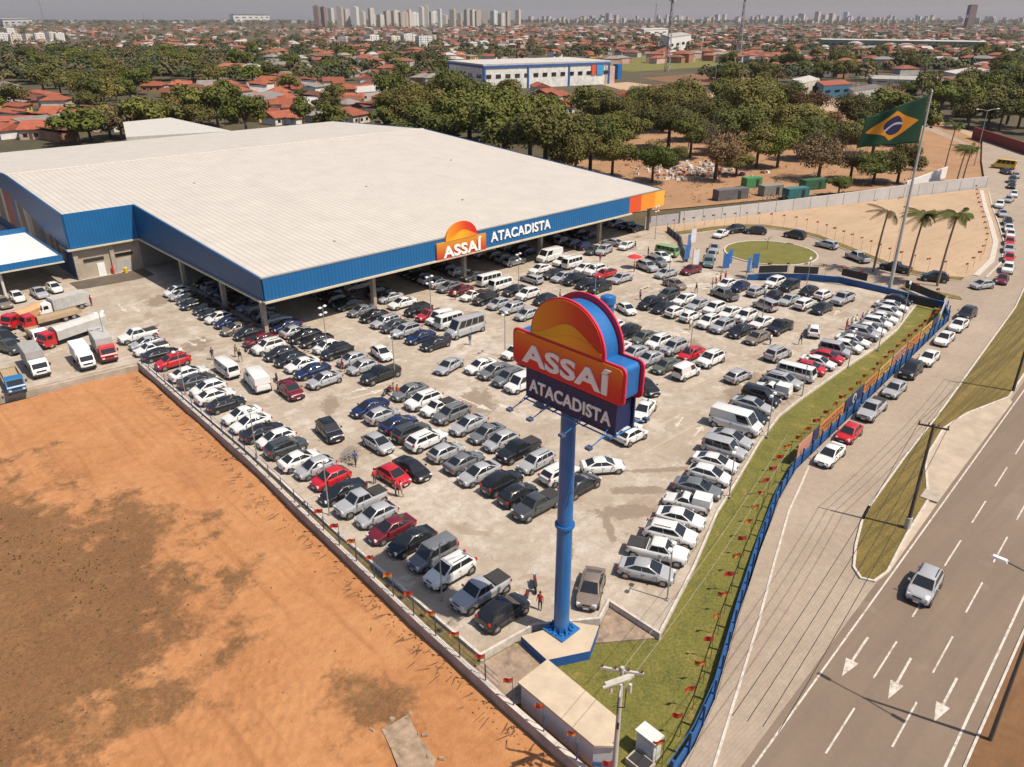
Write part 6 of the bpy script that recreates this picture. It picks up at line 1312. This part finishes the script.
def hz(x0, y0, x1, y1, n, kinds, where):
    """n houses spread over a patch of the suburb, kept a house apart"""
    got = []; tries = 0
    grp = 'houses ' + where
    while len(got) < n and tries < n * 30:
        tries += 1; px, py = rh_.uniform(x0, x1), rh_.uniform(y0, y1); p = at(px, py, -1)
        if any((p - q).length < 12 for q in TAKEN[-400:]): continue
        got.append(p); TAKEN.append(p)
        rk = rh_.choice(kinds); v = rh_.randrange(12); rot = R(rh_.choice([15, 105, 60, -30]) + rh_.uniform(-6, 6))
        tall = 'two storey' if v % 4 == 0 else 'low'; rn = dict(red='orange tiled', grey='grey sheet', white='pale sheet', brown='dark tiled')[rk]
        house(p.x, p.y, -1, rot, v, rk, rh_.choice([0, 1, 1, 0, 2, 3, 4, 5]), f'{tall} {rn} roof house {where}', f'{tall} {rn} roof houses {where}', py > 62)
TAKEN = []
RD = ['red', 'red', 'red', 'red', 'brown', 'red', 'grey']; MX = ['red', 'white', 'grey', 'red', 'white', 'brown']
hz(0, 97, 62, 142, 20, RD, 'behind the left end of the store roof'); hz(62, 118, 125, 130, 5, RD, 'just beyond the left part of the store roof')
hz(152, 88, 250, 118, 20, RD, 'among trees left of the store ridge'); hz(240, 86, 420, 124, 56, RD, 'just behind the store ridge'); hz(420, 84, 470, 96, 6, RD, 'left of the distant blue store')
hz(262, 60, 330, 76, 6, ['grey', 'white', 'grey'], 'around the grey roofed hall'); hz(125, 44, 245, 60, 26, MX, 'in the middle of the left wood'); hz(40, 62, 120, 72, 6, RD, 'in the left part of the wood'); hz(536, 96, 590, 116, 6, RD, 'right of the store trees')
hz(598, 92, 660, 106, 5, MX, 'by the bend of the far road'); hz(940, 66, 1024, 98, 16, MX, 'under the trees at the right edge'); hz(590, 48, 720, 58, 26, RD, 'behind the green field'); hz(700, 44, 800, 62, 40, RD, 'right of the green field'); hz(790, 50, 960, 66, 34, MX, 'below the long green building')
hz(470, 44, 620, 60, 30, RD, 'above the distant blue store'); hz(420, 60, 445, 84, 5, RD, 'left of the distant store')
NIND = len(TAKEN)
# villa with orange roof behind the store trees
p = at(556, 108, -1); house(p.x, p.y, -1, R(20), 4, 'red', 1, 'two storey white villa with orange roof above the store trees', 'two storey orange tiled roof houses right of the store trees', True)
# far housing: reads as one mass
b = MB(); rr = random.Random(9)
def mass_house(px, py, keep_=False):
    p = at(px, py, -1); d = pix(p)[2]; s = max(1, d / 1500); L, W, H = rr.uniform(8, 15) * s, rr.uniform(7, 10) * s, rr.choice([3, 3.2, 3.4, 6.2]) + (1.5 if keep_ else 0); a = rr.uniform(0, 3); k = rr.choice([0, 0, 0, 1, 2, 0, 3])
    if keep_: TAKEN.append(p); L *= 1.3; W *= 1.25
    b.box((p.x, p.y, H / 2 - 1), (L, W, H), a, 4 + rr.randrange(3)); b.box((p.x, p.y, H + .5), (L + .8, W + .8, 2.0), a, k, .35)
for (x0, y0, x1, y1, n) in ((0, 30, 330, 50, 160), (300, 28, 520, 48, 260), (500, 26, 720, 48, 330), (700, 26, 1024, 50, 420), (0, 26, 1024, 32, 320), (820, 46, 1024, 62, 90)):
    for i in range(n): mass_house(rr.uniform(x0, x1), rr.uniform(y0, y1))
for (x0, y0, x1, y1, n) in ((230, 50, 450, 86, 30), (250, 50, 460, 66, 26), (760, 62, 1024, 76, 34), (130, 42, 240, 54, 26), (610, 56, 760, 66, 22), (860, 44, 1024, 60, 40)):
    for i in range(n):
        cx_, cy_ = rr.uniform(x0, x1), rr.uniform(y0, y1)
        for j in range(rr.choice([1, 2, 3])): mass_house(cx_ + rr.uniform(-8, 8), cy_ + rr.uniform(-.8, .8), True)
tag(b.build('far_housing', [M('far_roof_red', (.22, .072, .038), .9, 0, .25, .05), M('far_roof_grey', (.2, .18, .165), .9), M('far_roof_pale', (.36, .335, .31), .9), M('far_roof_brown', (.15, .07, .04), .9), WM[3], WM[5], WM[4]]), 'the dense carpet of low roofs far across the suburb', kind='stuff')
# larger buildings in the suburb
def hall(corners, top, label, name, wm, rm, trim=None, windows=0, zb=-1):
    """flat hall: three ground pixels (left end, near corner, right end) + the pixel of the near corner's top"""
    A, B, C = [at(*c, zb) for c in corners]; h = h_of(corners[1], top, zb); D = A + C - B
    t = empty(name, (B.x, B.y, zb), 0, label, 'building'); b = MB(); b.prism([(v.x - B.x, v.y - B.y) for v in (A, B, C, D)], 0, h); b.build('wall', wm, t)
    b = MB(); k = 1.01; cx, cy = (A.x + C.x) / 2, (A.y + C.y) / 2; b.prism([((v.x - cx) * k + cx - B.x, (v.y - cy) * k + cy - B.y) for v in (A, B, C, D)], h, h + h * .07); b.build('roof', rm, t)
    for P, Q in ((B, C), (A, B)):
        d = Vector((Q.x - P.x, Q.y - P.y)); L = d.length; d /= L; n = Vector((d.y, -d.x)); ang = math.atan2(d.y, d.x)
        if n.dot(Vector((P.x, P.y))) > 0: n = -n
        if trim:
            b = MB()
            for u in ((0.0, .33, .66, 1.0) if P is B else (0, 1)): q = d * (L * (.006 + u * .988)) + n * .25; b.box((P.x - B.x + q.x, P.y - B.y + q.y, h * .5), (max(1.2, L * .012), .4, h), ang)
            q = d * (L / 2) + n * .3; b.box((P.x - B.x + q.x, P.y - B.y + q.y, h * .955), (L, .5, h * .09), ang); b.build('trim', trim, t)
        if windows:
            for i in range(windows if P is B else max(2, windows // 3)):
                N_ = windows if P is B else max(2, windows // 3); q = d * (L * (i + .5) / N_) + n * .12; b = MB(); b.box((P.x - B.x + q.x, P.y - B.y + q.y, h * .55), (L / N_ * .5, .3, h * .16), ang); b.build('window', GLASS, t)
    return t, A, B, C, h
st, A, B, C, h = hall(((449, 84), (484, 90), (609, 84)), (484, 66), 'distant white store with blue trim and orange mark beyond the trees', 'distant_store', WM[1], RT['white'], M('store_trim_blue', (.02, .09, .28), .6), 14)
d = (C - B); L = d.length; d.normalize(); n = Vector((d.y, -d.x, 0)); n = n if n.dot(B) < 0 else -n; ang = math.atan2(d.y, d.x)
for u, w, m in ((.86, .035, ORA), (.915, .06, M('mark_blue', (.05, .25, .5), .5))): q = d * (L * u) + n * .5; b = MB(); b.box((q.x, q.y, h * .68), (L * w, .3, h * .42), ang); b.build('wall_mark', m, st)
q = d * (L * 1.0); b = MB(); b.box((q.x - n.x * 20, q.y - n.y * 20, h * .4), (L * .09, 40, h * .8), ang); b.build('side_block', WM[4], st)
p = at(617, 79, -1); hh = h_of((617, 79), (617, 64), -1); t = empty('totem_sign', (p.x, p.y, -1), 0, 'small blue totem sign beside the distant store', 'sign'); b = MB(); b.box((0, 0, hh / 2), (4.5, 4.5, hh)); b.build('panel', SIGNBLUE, t)
GREENW = M('green_hall', (.16, .24, .17), .8); GREYW = M('grey_hall', (.38, .36, .34), .8)
for cs, top, lb, wm, rm, tr, wn in ((((818, 47), (822, 48.5), (985, 52)), (822, 40), 'long pale green building across the right suburb', GREENW, RT['white'], None, 20), (((963, 28), (966, 29), (973, 28.6)), (966, 6), 'dark brown tower standing alone on the right skyline', M('brown_tower', (.09, .055, .05), .8), RT['brown'], None, 3),
        (((660, 50), (668, 55), (690, 50)), (668, 38), 'white hall beside the pale lattice mast', WM[1], RT['white'], None, 4), (((790, 92), (800, 97), (818, 92)), (800, 84), 'cream gabled shop at the left of the sheds', WM[0], RT['white'], None, 2), (((815, 93), (822, 98), (850, 96)), (822, 86), 'shop with blue front and orange roof', M('shop_blue', (.05, .13, .2), .7), RT['red'], None, 3), (((846, 98), (852, 102), (880, 97)), (852, 92), 'shop with grey roof at the end of the sheds', GREYW, RT['grey'], None, 2),
        (((868, 80), (872, 84), (945, 86)), (872, 79), 'long low hall with white roof behind the sheds', WM[0], RT['white'], None, 4), (((942, 80), (968, 86), (998, 80)), (968, 77), 'hall with wide pale metal roof at the right', WM[0], RT['white'], None, 3), (((264, 68), (272, 76), (310, 72)), (272, 66), 'grey roofed hall left of the high rises', GREYW, RT['grey'], None, 4), (((240, 105), (258, 112), (292, 106)), (258, 102), 'grey shed among orange roofs near the ridge', GREYW, RT['grey'], None, 2),
        (((0, 24), (4, 27), (33, 25)), (4, 19.5), 'long pale hall with arched roof at far left skyline', WM[1], RT['white'], None, 5), (((230, 20), (234, 22), (270, 21)), (234, 14), 'pale block on the left skyline', WM[1], RT['white'], None, 6), (((350, 96), (358, 103), (404, 99)), (358, 93), 'low pale roofed warehouse among orange roofs', GREYW, RT['white'], None, 4), (((640, 34), (644, 36), (668, 35)), (644, 30), 'white works building left of the mast on the skyline', WM[1], RT['white'], None, 3)):
    hall(cs, top, lb, 'far_building' if 'tower' not in lb else 'tower_block', wm, rm, tr, wn)
# apartment blocks and towers
def facade(name, c):
    m, nt, b_ = nodes_of(name); s_ = nt.nodes.new('ShaderNodeSeparateXYZ'); nt.links.new(coord(nt), s_.inputs[0]); cb_ = nt.nodes.new('ShaderNodeCombineXYZ')
    nt.links.new(mth(nt, 'ADD', s_.outputs[0], s_.outputs[1]), cb_.inputs[0]); nt.links.new(s_.outputs[2], cb_.inputs[1]); br = nt.nodes.new('ShaderNodeTexBrick'); nt.links.new(cb_.outputs[0], br.inputs['Vector'])
    br.offset = 0; br.inputs['Scale'].default_value = 1; br.inputs['Brick Width'].default_value = 3.6; br.inputs['Row Height'].default_value = 3.2; br.inputs['Mortar Size'].default_value = .95; br.inputs['Mortar Smooth'].default_value = 0
    br.inputs['Color1'].default_value = (.10, .095, .09, 1); br.inputs['Color2'].default_value = (.2, .19, .18, 1); br.inputs['Mortar'].default_value = (*c, 1); nt.links.new(br.outputs[0], b_.inputs['Base Color']); b_.inputs['Roughness'].default_value = .8; return m
def tower(px, py, top, wpx, mat, label, group, name, floors=0):
    p = at(px, py, -1); d = pix(p)[2]; h = h_of((px, py), (px, top), -1); w = wpx * d / FPX; t = empty(name, (p.x, p.y, -1), rr.uniform(-.3, .9), label, 'apartment block', group)
    b = MB(); b.box((0, 0, h / 2), (w, w * .8, h)); b.box((w * .1, 0, h * 1.02), (w * .35, w * .3, h * .06)); b.build('wall', mat, t)
    for s_ in (1, -1): m_ = MB(); m_.box((s_ * w * .26, -w * .41, h * .49), (w * .2, w * .05, h * .94)); m_.build('balcony_stack', mat, t)
TW = [facade('tower_white', (.62, .60, .57)), facade('tower_cream', (.56, .51, .44)), facade('tower_beige', (.46, .39, .32)), facade('tower_brown', (.24, .16, .14)), WM[5]]
for x, top, w in ((318, 5.5, 6), (325, 6, 5), (332, 6, 5), (341, 7.5, 6), (348, 8, 5), (356, 6.5, 7), (363, 12, 6), (373, 13, 5), (381, 14, 6), (388, 10, 6), (396, 9, 7), (404, 13, 8), (414, 13.5, 8), (422, 8, 5), (427, 6.5, 5), (434, 12.5, 9), (444, 13.5, 8), (453, 8.5, 6), (460, 12, 5), (468, 9, 6), (473, 8, 5), (485, 11, 7), (494, 12, 6), (502, 12, 7), (508, 10.5, 4), (518, 10.5, 5), (372, 8.5, 5), (410, 9.5, 4), (440, 7.5, 4), (478, 11.5, 5)):
    tower(x, 27 + rr.uniform(-1.6, 1.2), top + rr.uniform(-1.2, 2.4), w, TW[3] if x in (318, 325) else rr.choice(TW[:3] + [TW[1]]), 'pale high rise apartment tower in the cluster on the left skyline' if x not in (318, 325) else 'brownish high rise at the left end of the tower cluster', 'pale towers of the left skyline cluster' if x not in (318, 325) else 'brownish towers at the left end of the cluster', 'tower_block')
for x, y, top, w in ((4, 44, 33, 10), (17, 44, 34, 10), (29, 43, 34, 10), (41, 44, 33, 9), (52, 43, 32, 9), (61, 43, 33, 8), (10, 36, 28, 8)):
    tower(x, y, top, w, TW[rr.choice([0, 1])], 'cream apartment block, one of the group at the far left', 'cream apartment blocks at the far left', 'apartment_block', 5)
for x, y, top, w in ((372, 44, 35, 12), (392, 45, 36, 14), (408, 44, 34, 14), (424, 46, 36, 14), (432, 44, 35, 9), (345, 42, 37, 12), (470, 50, 42, 12), (482, 49, 41, 10), (502, 50, 44, 12)):
    tower(x, y, top, w, TW[rr.choice([0, 1, 0])], 'pale mid rise block, one of the rows below the high rises', 'pale mid rise blocks below the high rises', 'apartment_block', 5)
b = MB(); rr = random.Random(19)
for i in range(330):
    px = rr.uniform(525, 1040) if i < 285 else rr.uniform(-10, 320); py = rr.uniform(21.4, 23.6); p = at(px, py, -1); d = pix(p)[2]
    hpx = abs(rr.gauss(2.4, 2.2)) + 1.0 if i < 285 else rr.uniform(.8, 2.2); w = rr.uniform(1.6, 4.5) * d / FPX; b.box((p.x, p.y, hpx * d / FPX / 2), (w, w, hpx * d / FPX), 0, rr.randrange(3))
tag(b.build('distant_skyline', [M('skyline_pale', (.42, .39, .38), .9, 0, .1, .01), M('skyline_grey', (.32, .30, .30), .9, 0, .1, .01), M('skyline_warm', (.40, .33, .29), .9, 0, .1, .01)]), 'the hazy line of city towers along the horizon', kind='stuff')
# ------------------------------------------------------------------ suburban trees
OPEN = [((588, 64), (700, 64), (706, 100), (690, 118), (622, 118), (614, 104), (590, 100)), ((866, 76), (1000, 73), (1004, 94), (866, 94)), ((146, 86), (250, 86), (250, 118), (146, 118)), ((600, 56), (740, 55), (700, 78), (620, 80)), ((870, 112), (920, 112), (1024, 150), (1024, 215), (985, 180)), ((449, 62), (612, 60), (612, 90), (449, 90)), ((620, 80), (680, 84), (760, 96), (880, 102), (1024, 148), (1024, 162), (870, 114), (740, 108), (640, 95)), ((768, 84), (892, 82), (884, 126), (776, 126)), ((590, 160), (1024, 160), (1024, 240), (590, 240))]
def inside(x, y, P):
    c = False
    for i in range(len(P)):
        (x0, y0), (x1, y1) = P[i], P[i - 1]
        if (y0 > y) != (y1 > y) and x < (x1 - x0) * (y - y0) / (y1 - y0) + x0: c = not c
    return c
def on_store(p): return 20 < p.x < 138 and 60 < p.y < 230
GRID = {}
for q in TAKEN: GRID.setdefault((int(q.x // 16), int(q.y // 16)), []).append(q)
def clear(p, r):
    gx, gy = int(p.x // 16), int(p.y // 16)
    return all((p - q).length > r for i in (-1, 0, 1) for j in (-1, 0, 1) for q in GRID.get((gx + i, gy + j), ()))
ti = 0; tries = 0; TK = []
while ti < 258 and tries < 40000:
    tries += 1; q_ = rt.random(); px = rt.uniform(-20, 1044) if q_ < .15 else rt.uniform(590, 1044) if q_ < .6 else rt.uniform(-20, 450); py = 58 + 88 * rt.random() ** 1.0; p = at(px, py, -1)
    if on_store(p) or any(inside(px, py, P) for P in OPEN) or (560 < px < 860 and py > 126): continue
    dens = 1.0 if (50 < px < 270 and py < 106) else .5 if (270 <= px < 440 and py < 86) else 1.0 if px > 850 and py < 112 else .7 if px > 590 else .6
    if 230 < px < 430 and py > 84: dens = .35
    if px < 62 and py > 96: dens = .4
    if rt.random() > dens or not clear(p, 9): continue
    d = pix(p)[2]
    if any((p - q).length < 6.0 for q in TK): continue
    TK.append(p); ti += 1; k = rt.choice(['green', 'green', 'olive', 'green', 'olive', 'bright', 'brown' if rt.random() < .2 else 'green'])
    tree(p.x, p.y, -1, rt.uniform(1.3, 2.1) if clear(p, 10) else rt.uniform(.8, 1.1), k, f'{dict(green="dark green", olive="olive", bright="light green", brown="brownish")[k]} tree in the {"left" if px < 450 else "right"} suburb beyond the store', f'{k} suburb trees on the {"left" if px < 450 else "right"}', rt.uniform(.8, 1.1))
# the far wood reads as one mass
b = MB(); rr = random.Random(55)
def clump(p, s, n):
    k = rr.randrange(4)
    for i in range(n):
        d = Vector((rr.gauss(0, 1), rr.gauss(0, 1), abs(rr.gauss(0, .9)) + .1)).normalized(); q = Vector((p.x, p.y, -1 + s * .55)) + Vector((d.x * s * rr.uniform(.6, 1), d.y * s * rr.uniform(.6, 1), d.z * s * rr.uniform(.5, .95)))
        nn = (d + Vector((rr.gauss(0, .4), rr.gauss(0, .4), .3))).normalized(); u = nn.orthogonal().normalized(); w = nn.cross(u); l = s * rr.uniform(.10, .22)
        b.add([q - u * l, q - w * l * .8, q + u * l, q + w * l * .8], [(0, 1, 2, 3)], k)
cnt = 0
while cnt < 3600:
    px = rr.uniform(-15, 1040); py = 22.6 + 62 * rr.random() ** 2.2; p = at(px, py, -1)
    if on_store(p) or any(inside(px, py, P) for P in OPEN): continue
    dens = 1 if px < 450 and py > 46 else .5 if 300 < px < 720 and py < 52 else .62
    if px > 870 and 60 < py < 84: dens = 1.0
    if rr.random() > dens or not clear(p, 14 if rr.random() < .8 else 8): continue
    d = pix(p)[2]; cnt += 1; clump(p, min(rr.uniform(4.5, 8.5) * max(1, d / 2000), 18), 150 if d < 1000 else 80 if d < 1900 else 32)
tag(b.build('far_wood', [M('far_leaf_green', (.045, .054, .013), .85, 0, .35, .15), M('far_leaf_olive', (.065, .06, .018), .85, 0, .35, .15), M('far_leaf_dark', (.032, .042, .010), .85, 0, .35, .15), M('far_leaf_warm', (.085, .067, .022), .85, 0, .35, .15)]), 'the wood that covers the far suburb between the roofs', kind='stuff')
# low scrub and rubble of the building site
b = MB()
for i in range(420):
    px, py = rr.uniform(600, 920), rr.uniform(112, 205); p = at(px, py, -.8)
    if p.x < 142: continue
    if i % 3: clump(Vector((p.x, p.y, 0)), rr.uniform(.5, 1.3), 12)
tag(b.build('scrub', [LEAF['brown'], LEAF['olive'], LEAF['green'], LEAF['rust']]), kind='stuff')
b = MB()
for i in range(260):
    px, py = rr.gauss(690, 26), rr.gauss(171, 5); p = at(px, py, -.8); s = rr.uniform(.3, 1.1); b.box((p.x, p.y, -.8 + s * .3), (s * 1.6, s, s * .7), rr.uniform(0, 3), rr.randrange(3), .7)
tag(b.build('rubble', [M('rubble_white', (.5, .47, .44), .9), M('rubble_rust', (.28, .11, .06), .9), M('rubble_grey', (.25, .23, .22), .9)]), kind='stuff')

# ------------------------------------------------------------------ camera, sky, sun, air
cam = bpy.data.cameras.new('camera'); co = bpy.data.objects.new('camera', cam); COL.objects.link(co)
cam.sensor_width = 36; cam.lens = FPX / 1024 * 36; cam.clip_start = .5; cam.clip_end = 40000
co.location = (0, 0, HC); co.rotation_euler = (math.pi / 2 - PITCH, 0, -YAW); sc.camera = co
EL, AZ = R(59), R(110 - 180)
sd = Vector((math.cos(EL) * math.cos(AZ), math.cos(EL) * math.sin(AZ), math.sin(EL)))
sun = bpy.data.lights.new('sun', 'SUN'); sun.energy = 5.0; sun.angle = R(.53); sun.color = (1, .90, .76); so = bpy.data.objects.new('sun', sun); COL.objects.link(so); so.rotation_euler = sd.to_track_quat('Z', 'Y').to_euler(); so.location = (0, 0, 200)
w = bpy.data.worlds.new('World'); sc.world = w; w.use_nodes = True; nt = w.node_tree; bg = nt.nodes['Background']
sk = nt.nodes.new('ShaderNodeTexSky'); sk.sky_type = 'NISHITA'; sk.sun_disc = False; sk.sun_elevation = EL; sk.sun_rotation = math.atan2(sd.x, sd.y); sk.air_density = 1.0; sk.dust_density = 2.2; sk.ozone_density = 3.0
tc = nt.nodes.new('ShaderNodeTexCoord'); sx = nt.nodes.new('ShaderNodeSeparateXYZ'); nt.links.new(tc.outputs['Generated'], sx.inputs[0])      # lilac haze glow painted into the sky colour low over the horizon
low = ramp(nt, sx.outputs[2], [(0, (1.25, 1.02, 1.18)), (.03, (1.0, .86, .98)), (.14, (0, 0, 0))]); add = mixc(nt, 1.0, sk.outputs[0], low, 'ADD')
nt.links.new(add, bg.inputs[0]); bg.inputs[1].default_value = .092
HAZE = True
if HAZE:
    b = MB(); b.box((0, 0, 70), (2 * GR + 200, 2 * GR + 200, 144)); m = bpy.data.materials.new('haze_air'); m.use_nodes = True; nt = m.node_tree; nt.nodes.clear(); o = nt.nodes.new('ShaderNodeOutputMaterial'); v = nt.nodes.new('ShaderNodeVolumePrincipled')
    v.inputs['Color'].default_value = (.92, .88, .93, 1); v.inputs['Density'].default_value = 3.4e-5; v.inputs['Anisotropy'].default_value = .3; nt.links.new(v.outputs[0], o.inputs['Volume']); tag(b.build('haze', m), kind='stuff')
sc.view_settings.view_transform = 'Standard'; sc.view_settings.look = 'None'; sc.view_settings.gamma = 1; sc.view_settings.exposure = 0.33
sc.cycles.use_denoising = True; sc.cycles.max_bounces = 6; sc.cycles.volume_bounces = 0; sc.cycles.transparent_max_bounces = 4
print('cars', NCAR, 'objects', len(bpy.data.objects), 'houses', NIND, 'trees', ti)
